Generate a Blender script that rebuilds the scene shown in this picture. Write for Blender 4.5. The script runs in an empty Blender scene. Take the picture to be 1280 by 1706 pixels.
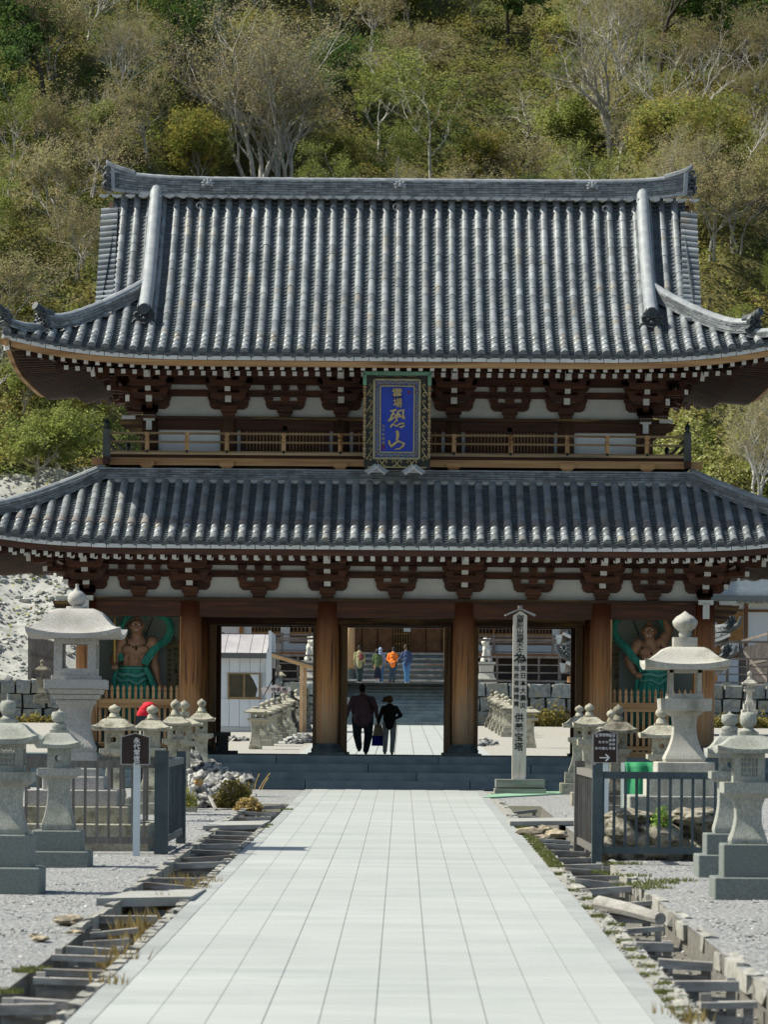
import bpy, math, random
from mathutils import Vector, Matrix, noise
from math import sin, cos, pi, radians, sqrt, atan2
sc = bpy.context.scene
COL = sc.collection
RND = random.Random(7)

# ------------------------------------------------------------ camera, light, exposure
F, CXP, HOR, CH = 6400.0, 670.0, 1235.0, 2.12      # focal length in photo pixels, vanishing column, horizon row, eye height
ROLL = 0.0078
cam = bpy.data.cameras.new('camera'); camo = bpy.data.objects.new('camera', cam); COL.objects.link(camo)
cam.sensor_fit = 'VERTICAL'; cam.sensor_height = 36; cam.lens = F/1706*36
cam.shift_y = (HOR-853)/1706; cam.shift_x = -(CXP-640)/1706
cam.clip_start = 1; cam.clip_end = 2000
cam.dof.use_dof = True; cam.dof.focus_distance = 89; cam.dof.aperture_fstop = 5.6
camo.matrix_world = Matrix.Translation((0, 0, CH)) @ Matrix.Rotation(pi/2, 4, 'X') @ Matrix.Rotation(ROLL, 4, 'Z')
sc.camera = camo
SUN_EL, SUN_AZ = radians(49), radians(-86)           # azimuth from +Y towards +X
w = bpy.data.worlds.new("World"); sc.world = w; w.use_nodes = True
nt = w.node_tree; bg = nt.nodes['Background']
sky = nt.nodes.new('ShaderNodeTexSky'); sky.sky_type = 'NISHITA'; sky.sun_disc = False
sky.sun_elevation = SUN_EL; sky.sun_rotation = SUN_AZ; sky.air_density = 1.0; sky.dust_density = 1.5; sky.ozone_density = 1.2
nt.links.new(sky.outputs[0], bg.inputs[0]); bg.inputs[1].default_value = 0.105
sl = bpy.data.lights.new('sun', 'SUN'); sl.energy = 5.0; sl.angle = radians(0.55); sl.color = (1, .95, .87)
slo = bpy.data.objects.new('sun', sl); COL.objects.link(slo)
sd = Vector((sin(SUN_AZ)*cos(SUN_EL), cos(SUN_AZ)*cos(SUN_EL), sin(SUN_EL)))
slo.rotation_euler = sd.to_track_quat('Z', 'Y').to_euler(); slo.location = sd*60
sc.view_settings.view_transform = 'Standard'; sc.view_settings.look = 'None'
sc.view_settings.gamma = 1; sc.view_settings.exposure = 0.42
sc.view_settings.use_white_balance = True; sc.view_settings.white_balance_temperature = 6850; sc.view_settings.white_balance_tint = 4; sc.view_settings.use_curve_mapping = False
sc.cycles.max_bounces = 6; sc.cycles.diffuse_bounces = 3; sc.cycles.caustics_reflective = False; sc.cycles.caustics_refractive = False

# ------------------------------------------------------------ measuring helpers
def un(px, py):
    a, b = px-CXP, py-HOR
    return a*cos(ROLL)+b*sin(ROLL), -a*sin(ROLL)+b*cos(ROLL)
def at(px, py, Y):
    a, b = un(px, py)
    return Vector((a*Y/F, Y, CH-b*Y/F))
def zp(py, Y): return CH+(HOR-py)*Y/F
def ground_z(y):
    if y < 85: return .0122*y
    if y < 87.5: return 1.037
    if y < 98: t = (y-87.5)/10.5; return 1.037+.563*t
    if y < 176: return 1.6+(y-98)*.0162
    return 2.864
def gp(px, py):                                         # the point of the ground seen at a photo position
    lo, hi = 10., 176.
    a, b = un(px, py)
    for _ in range(50):
        m = (lo+hi)/2
        if CH-b*m/F > ground_z(m): lo = m
        else: hi = m
    return Vector((a*lo/F, lo, ground_z(lo)))

# ------------------------------------------------------------ mesh building
WORLD = {None: Vector((0, 0, 0))}
class MB:
    def __init__(s): s.v, s.f, s.m = [], [], []
    def add(s, vs, fs, mi=0):
        o = len(s.v); s.v += [tuple(p) for p in vs]
        for k, f in enumerate(fs):
            s.f.append(tuple(i+o for i in f)); s.m.append(mi[k] if isinstance(mi, (list, tuple)) else mi)
    def box(s, c, sz, mi=0, rz=0, top=1.0, rx=0, ry=0):
        x, y, z = sz[0]/2, sz[1]/2, sz[2]/2
        R = Matrix.Rotation(rz, 3, 'Z') @ Matrix.Rotation(ry, 3, 'Y') @ Matrix.Rotation(rx, 3, 'X'); c = Vector(c)
        vs = [c+R @ Vector((a*x*(top if d > 0 else 1), b*y*(top if d > 0 else 1), d*z)) for d in (-1, 1) for a, b in ((-1, -1), (1, -1), (1, 1), (-1, 1))]
        s.add(vs, [(3, 2, 1, 0), (4, 5, 6, 7), (0, 1, 5, 4), (1, 2, 6, 5), (2, 3, 7, 6), (3, 0, 4, 7)], mi)
    def b6(s, x0, x1, y0, y1, z0, z1, mi=0): s.box(((x0+x1)/2, (y0+y1)/2, (z0+z1)/2), (abs(x1-x0), abs(y1-y0), abs(z1-z0)), mi)
    def beam(s, p0, p1, wd, h, mi=0, end=None, up=(0, 0, 1)):
        p0, p1 = Vector(p0), Vector(p1); d = (p1-p0).normalized(); u = Vector(up); sd = d.cross(u)
        if sd.length < 1e-4: sd = Vector((1, 0, 0))
        sd.normalize(); u = sd.cross(d)
        vs = [p+sd*a*wd/2+u*b*h/2 for p in (p0, p1) for a, b in ((-1, -1), (1, -1), (1, 1), (-1, 1))]
        e = mi if end is None else end
        s.add(vs, [(3, 2, 1, 0), (4, 5, 6, 7), (0, 1, 5, 4), (1, 2, 6, 5), (2, 3, 7, 6), (3, 0, 4, 7)], [e, mi, mi, mi, mi, mi])
    def tube(s, pts, r, n=6, mi=0, cap=True, flat=1.0, up=(0, 0, 1)):
        pts = [Vector(p) for p in pts]; rr = r if isinstance(r, (list, tuple)) else [r]*len(pts)
        vs, fs = [], []; prev = None
        for i, p in enumerate(pts):
            d = (pts[min(i+1, len(pts)-1)]-pts[max(i-1, 0)])
            d = d.normalized() if d.length > 1e-9 else Vector((0, 0, 1))
            if prev is None:
                a = d.cross(Vector(up))
                if a.length < 1e-3: a = d.cross(Vector((1, 0, 0)))
            else: a = prev-d*prev.dot(d)
            a.normalize(); prev = a; b = a.cross(d)
            for k in range(n):
                t = 2*pi*k/n; vs.append(p+a*cos(t)*rr[i]+b*sin(t)*rr[i]*flat)
        for i in range(len(pts)-1):
            for k in range(n):
                k2 = (k+1) % n; fs.append((i*n+k, i*n+k2, (i+1)*n+k2, (i+1)*n+k))
        if cap: fs += [tuple(range(n))[::-1], tuple(range((len(pts)-1)*n, len(pts)*n))]
        s.add(vs, fs, mi)
    def lathe(s, c, prof, n=12, mi=0, sq=1.0):
        c = Vector(c); vs, fs = [], []
        for r, z in prof:
            for k in range(n):
                t = 2*pi*(k+.5)/n; vs.append(c+Vector((cos(t)*r, sin(t)*r, z)))
        for i in range(len(prof)-1):
            for k in range(n):
                k2 = (k+1) % n; fs.append((i*n+k, i*n+k2, (i+1)*n+k2, (i+1)*n+k))
        fs += [tuple(range(n))[::-1], tuple(range((len(prof)-1)*n, len(prof)*n))]
        s.add(vs, fs, mi)
    def prism(s, poly, y0, y1, mi=0, M=None):          # poly (x,z) extruded along y, M optional matrix
        n = len(poly); vs = [Vector((x, y, z)) for y in (y0, y1) for x, z in poly]
        if M is not None: vs = [M @ v for v in vs]
        fs = [tuple(range(n)), tuple(range(n, 2*n))[::-1]]+[(i, i+n, (i+1) % n+n, (i+1) % n) for i in range(n)]
        s.add(vs, fs, mi)
    def sqloft(s, c, secs, mi=0, ch=.0):              # square sections (z, half x, half y)
        c = Vector(c); vs, fs = [], []
        n = 8 if ch else 4
        for sec in secs:
            z, hx = sec[0], sec[1]; hy = sec[2] if len(sec) > 2 else hx
            if ch:
                q = ch
                for a, b in ((-hx+q, -hy), (hx-q, -hy), (hx, -hy+q), (hx, hy-q), (hx-q, hy), (-hx+q, hy), (-hx, hy-q), (-hx, -hy+q)): vs.append(c+Vector((a, b, z)))
            else:
                for a, b in ((-1, -1), (1, -1), (1, 1), (-1, 1)): vs.append(c+Vector((a*hx, b*hy, z)))
        for i in range(len(secs)-1):
            for k in range(n): fs.append((i*n+k, i*n+(k+1) % n, (i+1)*n+(k+1) % n, (i+1)*n+k))
        fs += [tuple(range(n))[::-1], tuple(range((len(secs)-1)*n, len(secs)*n))]
        s.add(vs, fs, mi)
    def grid(s, fn, nu, nv, mi=0):
        vs = [fn(i/nu, j/nv) for j in range(nv+1) for i in range(nu+1)]
        s.add(vs, [(j*(nu+1)+i, j*(nu+1)+i+1, (j+1)*(nu+1)+i+1, (j+1)*(nu+1)+i) for j in range(nv) for i in range(nu)], mi)
    def sphere(s, c, r, n=10, m=7, mi=0, R=None):
        c = Vector(c); r = r if isinstance(r, (list, tuple)) else (r, r, r)
        vs = []; fs = []
        for j in range(1, m):
            for i in range(n):
                v = Vector((sin(pi*j/m)*cos(2*pi*i/n)*r[0], sin(pi*j/m)*sin(2*pi*i/n)*r[1], cos(pi*j/m)*r[2]))
                vs.append(c+(R @ v if R else v))
        t = Vector((0, 0, r[2])); vs += [c+(R @ t if R else t), c-(R @ t if R else t)]
        for j in range(m-2):
            for i in range(n): fs.append((j*n+i, (j+1)*n+i, (j+1)*n+(i+1) % n, j*n+(i+1) % n))
        a = (m-1)*n
        for i in range(n): fs += [(a, i, (i+1) % n), (a+1, (m-2)*n+(i+1) % n, (m-2)*n+i)]
        s.add(vs, fs, mi)
    def build(s, name, mats, parent=None, smooth=False, origin=None, kind=None):
        v = s.v; W = WORLD[parent]
        if origin is None:
            o = Vector([(min(p[k] for p in v)+max(p[k] for p in v))/2 for k in range(3)])
            if parent is None: o.z = min(p[2] for p in v)
        else: o = Vector(origin)
        me = bpy.data.meshes.new(name)
        me.from_pydata([(p[0]-o.x, p[1]-o.y, p[2]-o.z) for p in v], [], s.f)
        mats = mats if isinstance(mats, (list, tuple)) else [mats]
        for m in mats: me.materials.append(m)
        if len(mats) > 1: me.polygons.foreach_set('material_index', s.m)
        if smooth: me.polygons.foreach_set('use_smooth', [True]*len(me.polygons))
        me.update()
        ob = bpy.data.objects.new(name, me); COL.objects.link(ob)
        if parent is not None: ob.parent = parent
        ob.location = o-W; WORLD[ob] = o
        if kind: ob['kind'] = kind
        return ob
def smooth_by_angle(ob, a=40):
    me = ob.data; me.polygons.foreach_set('use_smooth', [True]*len(me.polygons))
    import bmesh
    bm = bmesh.new(); bm.from_mesh(me)
    for e in bm.edges:
        if len(e.link_faces) == 2 and e.calc_face_angle(0) > radians(a): e.smooth = False
    bm.to_mesh(me); bm.free(); return ob
def tag(o, label, cat, group=None, kind=None):
    o['label'] = label; o['category'] = cat
    if group: o['group'] = group
    if kind: o['kind'] = kind
    return o
def empty(name, loc, label=None, cat=None, group=None, local=False):
    o = bpy.data.objects.new(name, None); COL.objects.link(o); o.location = loc; o.empty_display_size = .2
    WORLD[o] = Vector((0, 0, 0)) if local else Vector(loc)
    if label: tag(o, label, cat, group)
    return o
def inst(ob, name, parent, loc, R=None, scale=None):    # another piece sharing mesh data; loc in the authoring frame
    c = bpy.data.objects.new(name, ob.data if hasattr(ob, 'data') else ob); COL.objects.link(c); c.parent = parent
    c.location = Vector(loc)-WORLD[parent]; WORLD[c] = Vector(loc)
    if R is not None:
        c.rotation_mode = 'QUATERNION'; c.rotation_quaternion = R.to_quaternion()
    if scale is not None: c.scale = scale
    return c
def copy_tree(o, parent=None):
    c = o.copy(); COL.objects.link(c); c.parent = parent
    for ch in list(o.children): copy_tree(ch, c)
    return c
def hidden_mesh(mb, name, mats, smooth=False):          # mesh data only, no object
    ob = mb.build(name, mats, None, smooth, origin=(0, 0, 0)); me = ob.data; bpy.data.objects.remove(ob); return me

# ------------------------------------------------------------ materials
def M(name, c1, c2=None, scale=3., rough=.8, bump=.0, bscale=30., stretch=(1, 1, 1), island=0., objr=0., c3=None, s3=1., metal=0., spec=.3, lo=.35, hi=.65, trans=0., t3=(.5, .62)):
    m = bpy.data.materials.new(name); m.use_nodes = True; n = m.node_tree; N = n.nodes; L = n.links
    b = N['Principled BSDF']; b.inputs['Roughness'].default_value = rough; b.inputs['Metallic'].default_value = metal
    b.inputs['Specular IOR Level'].default_value = spec
    g = N.new('ShaderNodeNewGeometry'); mp = N.new('ShaderNodeMapping'); mp.inputs['Scale'].default_value = stretch
    L.new(g.outputs['Position'], mp.inputs['Vector'])
    def nz(s, d=5):
        t = N.new('ShaderNodeTexNoise'); t.inputs['Scale'].default_value = s; t.inputs['Detail'].default_value = d
        t.inputs['Roughness'].default_value = .6; L.new(mp.outputs[0], t.inputs['Vector']); return t.outputs['Fac']
    def mix(f, a, c, bt='MIX'):
        x = N.new('ShaderNodeMix'); x.data_type = 'RGBA'; x.blend_type = bt
        for i, v in ((0, f), (6, a), (7, c)):
            if hasattr(v, 'links') or isinstance(v, bpy.types.NodeSocket): L.new(v, x.inputs[i])
            elif i == 0: x.inputs[0].default_value = v
            else: x.inputs[i].default_value = (*v, 1)
        return x.outputs[2]
    def rng(v, a, c, p=0., q=1.):
        r = N.new('ShaderNodeMapRange'); L.new(v, r.inputs[0])
        for i, k in enumerate((a, c, p, q)): r.inputs[i+1].default_value = k
        return r.outputs[0]
    col = mix(rng(nz(scale), lo, hi), c1, c2 or c1)
    if c3: col = mix(rng(nz(s3, 6), t3[0], t3[1]), col, c3)
    if island:
        col = mix(1., col, comb(N, L, rng(g.outputs['Random Per Island'], 0, 1, 1-island, 1+island)), 'MULTIPLY')
    if objr:
        oi = N.new('ShaderNodeObjectInfo')
        col = mix(1., col, comb(N, L, rng(oi.outputs['Random'], 0, 1, 1-objr, 1+objr)), 'MULTIPLY')
    L.new(col, b.inputs['Base Color'])
    if bump:
        bp = N.new('ShaderNodeBump'); bp.inputs['Strength'].default_value = bump; bp.inputs['Distance'].default_value = .02
        L.new(nz(bscale, 6), bp.inputs['Height']); L.new(bp.outputs[0], b.inputs['Normal'])
    if trans:
        t = N.new('ShaderNodeBsdfTranslucent'); L.new(col, t.inputs[0]); ms = N.new('ShaderNodeMixShader'); ms.inputs[0].default_value = trans
        L.new(b.outputs[0], ms.inputs[1]); L.new(t.outputs[0], ms.inputs[2]); L.new(ms.outputs[0], N['Material Output'].inputs[0])
    return m
def comb(N, L, v):
    c = N.new('ShaderNodeCombineColor')
    for i in range(3): L.new(v, c.inputs[i])
    return c.outputs[0]
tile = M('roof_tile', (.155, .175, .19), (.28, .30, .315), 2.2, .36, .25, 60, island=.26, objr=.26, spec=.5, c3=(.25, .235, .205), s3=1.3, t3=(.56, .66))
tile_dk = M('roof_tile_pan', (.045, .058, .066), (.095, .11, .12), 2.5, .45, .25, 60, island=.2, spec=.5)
tile_end = M('tile_end_disc', (.07, .085, .095), (.12, .135, .145), 8, .6, .3, 60)
noshi = M('ridge_tile', (.11, .125, .135), (.22, .235, .245), 5, .5, .2, 50, island=.35, spec=.5)
noshi_lt = M('ridge_tile_pale', (.22, .24, .26), (.32, .34, .36), 5, .5, .2, 50, island=.15)
mortar = M('white_mortar', (.55, .55, .53), (.42, .43, .42), 6, .9)
rafter_w = M('rafter_wood', (.030, .015, .010), (.065, .028, .016), 2.5, .7, .2, 20, objr=.3)
WHITE = M('white_paint', (.66, .66, .64), (.54, .54, .52), 3, .8, .1, 30, objr=.08)
plaster = M('plaster', (.60, .60, .58), (.50, .51, .50), 1.6, .9, .08, 20)
RED = dict(c1=(.045, .018, .011), c2=(.105, .038, .019))
red_x = M('cedar_red_across', **RED, scale=2.2, rough=.6, bump=.25, bscale=25, stretch=(.35, 1, 5), objr=.2, c3=(.05, .02, .012), s3=1.6)
red_y = M('cedar_red_deep', **RED, scale=2.2, rough=.6, bump=.25, bscale=25, stretch=(5, .35, 5), objr=.2)
tan_x = M('cedar_tan_across', (.38, .20, .085), (.50, .30, .14), 2, .65, .2, 22, stretch=(.3, 1, 7), objr=.12, c3=(.13, .05, .02), s3=.8, t3=(.52, .7))
dark_x = M('cedar_dark_across', (.035, .019, .012), (.09, .045, .024), 2, .7, .25, 22, stretch=(.3, 1, 5), objr=.2, c3=(.24, .15, .06), s3=1.1, t3=(.54, .62))
dark_z = M('cedar_dark_upright', (.05, .025, .015), (.11, .055, .03), 2, .7, .25, 22, stretch=(5, 5, .35), objr=.2)
tan_z = M('cedar_tan_upright', (.40, .22, .10), (.54, .34, .17), 2, .65, .2, 22, stretch=(9, 9, .5), objr=.15, c3=(.20, .09, .035), s3=1.2)
grey_w = M('weathered_board', (.20, .19, .175), (.42, .405, .38), 3, .85, .4, 20, stretch=(1, 1, 3), objr=.25, c3=(.22, .15, .09), s3=1.3, t3=(.55, .7))
rail_w = M('weathered_rail', (.20, .13, .07), (.32, .22, .12), 3, .75, .2, 20, stretch=(.4, 1, 4), objr=.1)
rail_dk = M('weathered_rail_dark', (.055, .06, .055), (.10, .105, .095), 3, .7, .2, 20, objr=.15)
bronze = M('dark_bronze', (.02, .03, .03), (.04, .055, .05), 6, .4, .1, 20, metal=.5)
step_st = M('slate_step', (.115, .15, .165), (.18, .215, .225), 2.5, .75, .15, 30, objr=.16, island=.1)
granite = M('pale_granite', (.34, .33, .29), (.49, .475, .43), 60, .85, .15, 80, stretch=(1, 1, .5), c3=(.20, .19, .15), s3=3.2, t3=(.52, .72), objr=.06)
granite_new = M('speckled_granite', (.22, .21, .20), (.48, .465, .44), 60, .75, .1, 60, lo=.28, hi=.62, c3=(.27, .26, .23), s3=1.8, t3=(.52, .75))
granite_base = M('cut_base_granite', (.12, .14, .13), (.22, .24, .23), 60, .7, .1, 70, c3=(.13, .145, .13), s3=1.6, t3=(.55, .8), objr=.08)
granite_cool = M('grey_granite', (.22, .23, .21), (.39, .40, .36), 60, .8, .15, 70, stretch=(1, 1, .5), c3=(.15, .16, .13), s3=3., t3=(.50, .74), objr=.05)
granite_moss = M('lichen_granite', (.28, .265, .20), (.44, .42, .35), 30, .9, .25, 50, c3=(.15, .14, .10), s3=5, t3=(.5, .68), objr=.08)
granite_dk = M('dark_mossy_granite', (.14, .13, .10), (.26, .24, .19), 30, .9, .25, 50, c3=(.09, .08, .06), s3=5)
# ============================================================ THE GATE
GX, YR, FLZ = -.165, 92.0, zp(1260, 87.7)
gate = empty('temple_gate', (GX, YR, FLZ)); WORLD[gate] = Vector((0, YR, FLZ))
tag(gate, 'two storey wooden temple gate with two sweeping grey tiled roofs and six front columns', 'temple gate')
class Roof:
    def __init__(s, hx, hy, zE, prof, lm): s.hx, s.hy, s.zE, s.prof, s.lm = hx, hy, zE, prof, lm
    def half(s, k): return s.hx if k in 'FB' else s.hy
    def lift(s, k, u, d):
        t = max(0, (abs(u)-(s.half(k)-5))/5)
        return s.lm*t**2.9*max(0, 1-d/3.2)**1.3
    def z(s, k, u, d): return s.zE+s.prof(d)+s.lift(k, u, d)
    def P(s, k, u, d, z):
        if k == 'F': return Vector((u, YR-s.hy+d, z))
        if k == 'B': return Vector((-u, YR+s.hy-d, z))
        if k == 'L': return Vector((-s.hx+d, YR-u, z))
        return Vector((s.hx-d, YR+u, z))
    def S(s, k, u, d, h=0.): return s.P(k, u, d, s.z(k, u, d)+h)
up = Roof(8.93, 5.7, zp(584.6, 86.3)-.05, lambda d: .33*d+.0737*d*d, .46)
lo = Roof(10.1, 6.7, zp(899, 85.3)-.05, lambda d: .42*d+.02*d*d, .42)
XV = 6.86                                             # verge
up_part = MB(); lo_part = MB()
def bed(mb, R, k, ends, nu=60, nv=14, drop=.06):       # ends(u) -> last d
    H = R.half(k)
    def fn(a, b):
        u = -H+2*H*a; d = ends(u)*b
        return R.S(k, u, d, -drop)
    mb.grid(fn, nu, nv)
def e_up_main(u): return 5.7 if abs(u) <= XV else max(.02, 8.93-abs(u))
def e_up_side(u): return max(.02, min(2.6, 5.7-abs(u)))
def e_lo_fb(u): return max(.02, min(3.25, 10.1-abs(u)))
def e_lo_s(u): return max(.02, min(3.25, 6.7-abs(u)))
for mb, R, e1, e2 in ((up_part, up, e_up_main, e_up_side), (lo_part, lo, e_lo_fb, e_lo_s)):
    for k in 'FB': bed(mb, R, k, e1, 114 if R is up else 100, 16)
    for k in 'LR': bed(mb, R, k, e2, 44, 10)
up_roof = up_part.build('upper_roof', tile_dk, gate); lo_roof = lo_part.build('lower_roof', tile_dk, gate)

# --- tile meshes
TL = .335
def half_tube(mb, L, r0, r1, n=7, mi=0, z0=0., cap=False):
    vs = []
    for y, r in ((-L/2, r0), (L/2, r1)):
        for i in range(n+1):
            t = pi*i/n; vs.append((cos(t)*r, y, z0+sin(t)*r*1.02))
        vs += []
    m = n+1
    mb.add(vs, [(i, i+m, i+1+m, i+1) for i in range(n)]+[tuple(range(m)), tuple(range(m, 2*m))[::-1]], mi)
RT = .086
t_ = MB(); half_tube(t_, TL+.02, RT+.004, RT-.004); me_cover = hidden_mesh(t_, 'cover_tile', [tile])
me_cover.polygons.foreach_set('use_smooth', [True]*7+[False]*2)
t_ = MB(); half_tube(t_, TL+.02, RT+.002, RT-.004)
n = 20; y0 = -TL/2-.012
rings = [(.0, y0-.004), (.022, y0-.004), (.026, y0+.004), (.070, y0+.004), (.078, y0-.010), (.096, y0-.010), (.098, y0+.03)]
vs = [(cos(2*pi*i/n)*r, y, sin(2*pi*i/n)*r) for r, y in rings for i in range(n)]
t_.add(vs, [(j*n+i, j*n+(i+1) % n, (j+1)*n+(i+1) % n, (j+1)*n+i) for j in range(len(rings)-1) for i in range(n)], 1)
for k in range(8):
    a = 2*pi*k/8; t_.box((cos(a)*.048, y0, sin(a)*.048), (.016, .012, .030), 1, ry=-a+pi/2)
me_eave = hidden_mesh(t_, 'eave_tile', [tile, tile_end])
t_ = MB(); vs = []
for i in range(9):
    t = i/8; x = (t-.5)*.20; zt = -.055*(1-(2*t-1)**2); vs += [(x, -.005, zt+.0), (x, -.005, zt-.062*(.55+.45*sin(pi*t))), (x, .012, zt-.05)]
t_.add(vs, [(i*3, i*3+3, i*3+4, i*3+1) for i in range(8)]+[(i*3+1, i*3+4, i*3+5, i*3+2) for i in range(8)]); me_drip = hidden_mesh(t_, 'drip_tile', [tile_end])
def frame(R, k, u, d0, d1, h=0.):
    a, b = R.S(k, u, d0, h), R.S(k, u, d1, h)
    ty = (b-a).normalized(); x0 = (R.S(k, u+.05, d0)-R.S(k, u-.05, d0)).normalized()
    nz_ = x0.cross(ty).normalized(); tx = ty.cross(nz_)
    return (a+b)/2, Matrix((tx, ty, nz_)).transposed()
def rows(R, k, ends, root, sp, n_obj, start=0., minlen=.15):
    H = R.half(k); N = int((H-.12)/sp); far = MB()
    for i in range(-N, N+1):
        u = i*sp; D = ends(u)
        if D < minlen: continue
        d = start; c = 0
        while d < D-.05:
            sl = sqrt(1+((R.z(k, u, min(d+.1, D))-R.z(k, u, d))/.1)**2); d1 = min(D, d+TL/sl)
            p, Rm = frame(R, k, u, d, d1)
            jit = Matrix.Rotation(RND.uniform(-.012, .012), 3, 'Z') @ Matrix.Rotation(RND.uniform(-.006, .006), 3, 'X')
            if c == 0 and n_obj >= 0: inst(me_eave, 'eave_tile', root, p, Rm @ jit)
            elif c <= n_obj: inst(me_cover, 'cover_tile', root, p, Rm @ jit)
            else:
                tmp = MB(); rj = RND.uniform(-.003, .003); half_tube(tmp, (p-R.S(k, u, d)).length*2+.02, RT+.004+rj, RT-.004+rj, 6)
                far.add([p+Rm @ (jit @ Vector(v)) for v in tmp.v], tmp.f)
            d = d1; c += 1
    return far
def pans(mb, R, k, ends, sp, ex=.15, na=4, d0=0., d_end=99):
    H = R.half(k); N = int((H-.12)/sp)
    for i in range(-N, N):
        u = (i+.5)*sp; D = min(ends(u), d_end); d = d0; n_ = 0
        while d < D-.03:
            sl = sqrt(1+((R.z(k, u, d+.1)-R.z(k, u, d))/.1)**2); d1 = min(D, d+ex/sl); vs = []
            j1 = RND.uniform(-.004, .004); j2 = RND.uniform(-.006, .006)
            for dd, hh in ((d+j2, -.05), (d+j2, .012+j1), (d1+.012, -.026)):
                for q in range(na+1):
                    t = q/na; uu = u+(t-.5)*(sp-.10); sag = -.050*(1-(2*t-1)**2)
                    vs.append(R.S(k, uu, dd, hh+sag+.012))
            m = na+1
            mb.add(vs, [(q, q+1, q+1+m, q+m) for q in range(na)]+[(q+m, q+1+m, q+1+2*m, q+2*m) for q in range(na)])
            d = d1
SP = .3135
far_u = rows(up, 'F', e_up_main, up_roof, SP, 3)
far_l = rows(lo, 'F', e_lo_fb, lo_roof, SP, 2)
far_ub = MB(); far_lb = MB()
for k in 'B':
    f = rows(up, k, e_up_main, up_roof, SP, -1); far_ub.add(f.v, f.f)
    f = rows(lo, k, e_lo_fb, lo_roof, SP, -1); far_lb.add(f.v, f.f)
for k in 'LR':
    f = rows(up, k, e_up_side, up_roof, SP, -1); far_ub.add(f.v, f.f)
    f = rows(lo, k, e_lo_s, lo_roof, SP, -1); far_lb.add(f.v, f.f)
for nm, f, rt in (('upper_course_tiles', far_u, up_roof), ('upper_course_tiles', far_l, lo_roof), ('far_slope_tiles', far_ub, up_roof), ('far_slope_tiles', far_lb, lo_roof)):
    ob = f.build(nm, tile, rt, kind='stuff'); smooth_by_angle(ob, 35)
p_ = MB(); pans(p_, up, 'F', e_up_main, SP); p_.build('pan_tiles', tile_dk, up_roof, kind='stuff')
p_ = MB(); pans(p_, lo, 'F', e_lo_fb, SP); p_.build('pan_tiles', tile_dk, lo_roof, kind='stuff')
for R, rt, k, ends in ((up, up_roof, 'F', e_up_main), (lo, lo_roof, 'F', e_lo_fb)):
    N = int((R.half(k)-.12)/SP)
    for i in range(-N, N):
        u = (i+.5)*SP; inst(me_drip, 'drip_tile', rt, R.S(k, u, -.03, .0), frame(R, k, u, 0, .3)[1])

# lower roof: raised sleeve tiles half way down the rows (snow guards) and two small lines
sl_ = MB(); half_tube(sl_, .30, .103, .098, 7); me_sleeve = hidden_mesh(sl_, 'snow_guard_tile', [M('guard_tile', (.17, .155, .15), (.26, .24, .23), 5, .5, .2, 40, objr=.2)])
for i in range(-31, 32):
    u = i*SP
    if e_lo_fb(u) > 1.5:
        p, Rm = frame(lo, 'F', u, .78, 1.08, .004); inst(me_sleeve, 'snow_guard_tile', lo_roof, p, Rm)

# --- layered ridges
def ridge(mb, pts, wd, layers, lh, caps=True, cr=.1, mi=0, cmi=0, seg=.3, bulge=.02, capmb=None):
    """stacked thin tiles along a line of points (points = underside centre)"""
    pts = [Vector(p) for p in pts]; L = [0]
    for a, b in zip(pts, pts[1:]): L.append(L[-1]+(b-a).length)
    def ev(s):
        s = max(0, min(L[-1]-1e-6, s))
        for i in range(len(pts)-1):
            if s <= L[i+1]: return pts[i].lerp(pts[i+1], (s-L[i])/(L[i+1]-L[i]))
        return pts[-1]
    for j in range(layers):
        s = -(j % 2)*seg/2; z = (j+.5)*lh; wj = wd*(1-.30*j/layers)+(bulge if j % 2 == 0 else 0)
        while s < L[-1]-.01:
            a, b = ev(max(s, 0)), ev(min(s+seg-.008, L[-1]))
            if (b-a).length > .03:
                w2 = wj+RND.uniform(-.012, .012); dz = Vector((0, 0, z+RND.uniform(-.003, .003)))
                mb.beam(a+dz, b+dz, w2, lh-.009, mi)
            s += seg
    if caps:
        s = 0; c = capmb or mb
        while s < L[-1]-.01:
            a, b = ev(s), ev(min(s+seg*1.15-.004, L[-1])); dz = Vector((0, 0, layers*lh-.01))
            c.tube([a+dz, b+dz], [cr+.004, cr-.004], 10, cmi)
            s += seg*1.15
def ogre(mb, c, s, yaw=0., mi=0):                        # end ornament: plate with scrolls, curls and a horned face
    Mx = Matrix.Translation(c) @ Matrix.Rotation(yaw, 4, 'Z') @ Matrix.Scale(s, 4)
    t = MB()
    t.prism([(-.36, 0), (-.44, .12), (-.30, .26), (-.33, .48), (-.2, .66), (0, .72), (.2, .66), (.33, .48), (.30, .26), (.44, .12), (.36, 0)], -.07, .09)
    for sx in (-1, 1):
        for cx, cz, r in ((.25, .16, .13), (.22, .40, .11), (.12, .56, .08)):
            t.tube([(sx*(cx+cos(a)*r*(1-a/9)), -.11, cz+sin(a)*r*(1-a/9)) for a in [q*.7 for q in range(9)]], .035, 5)
        t.sphere((sx*.11, -.12, .38), (.05, .05, .05), 8, 5)
        t.tube([(sx*.13, -.10, .5), (sx*.2, -.16, .62), (sx*.17, -.2, .74)], [.04, .03, .008], 5)
    t.sphere((0, -.13, .28), (.09, .08, .07), 8, 5); t.tube([(-.16, -.12, .16), (0, -.16, .12), (.16, -.12, .16)], .035, 5)
    mb.add([Mx @ Vector(v) for v in t.v], t.f, mi)
orn = M('ornament_tile', (.035, .045, .05), (.08, .09, .10), 6, .45, .2, 40)
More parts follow.
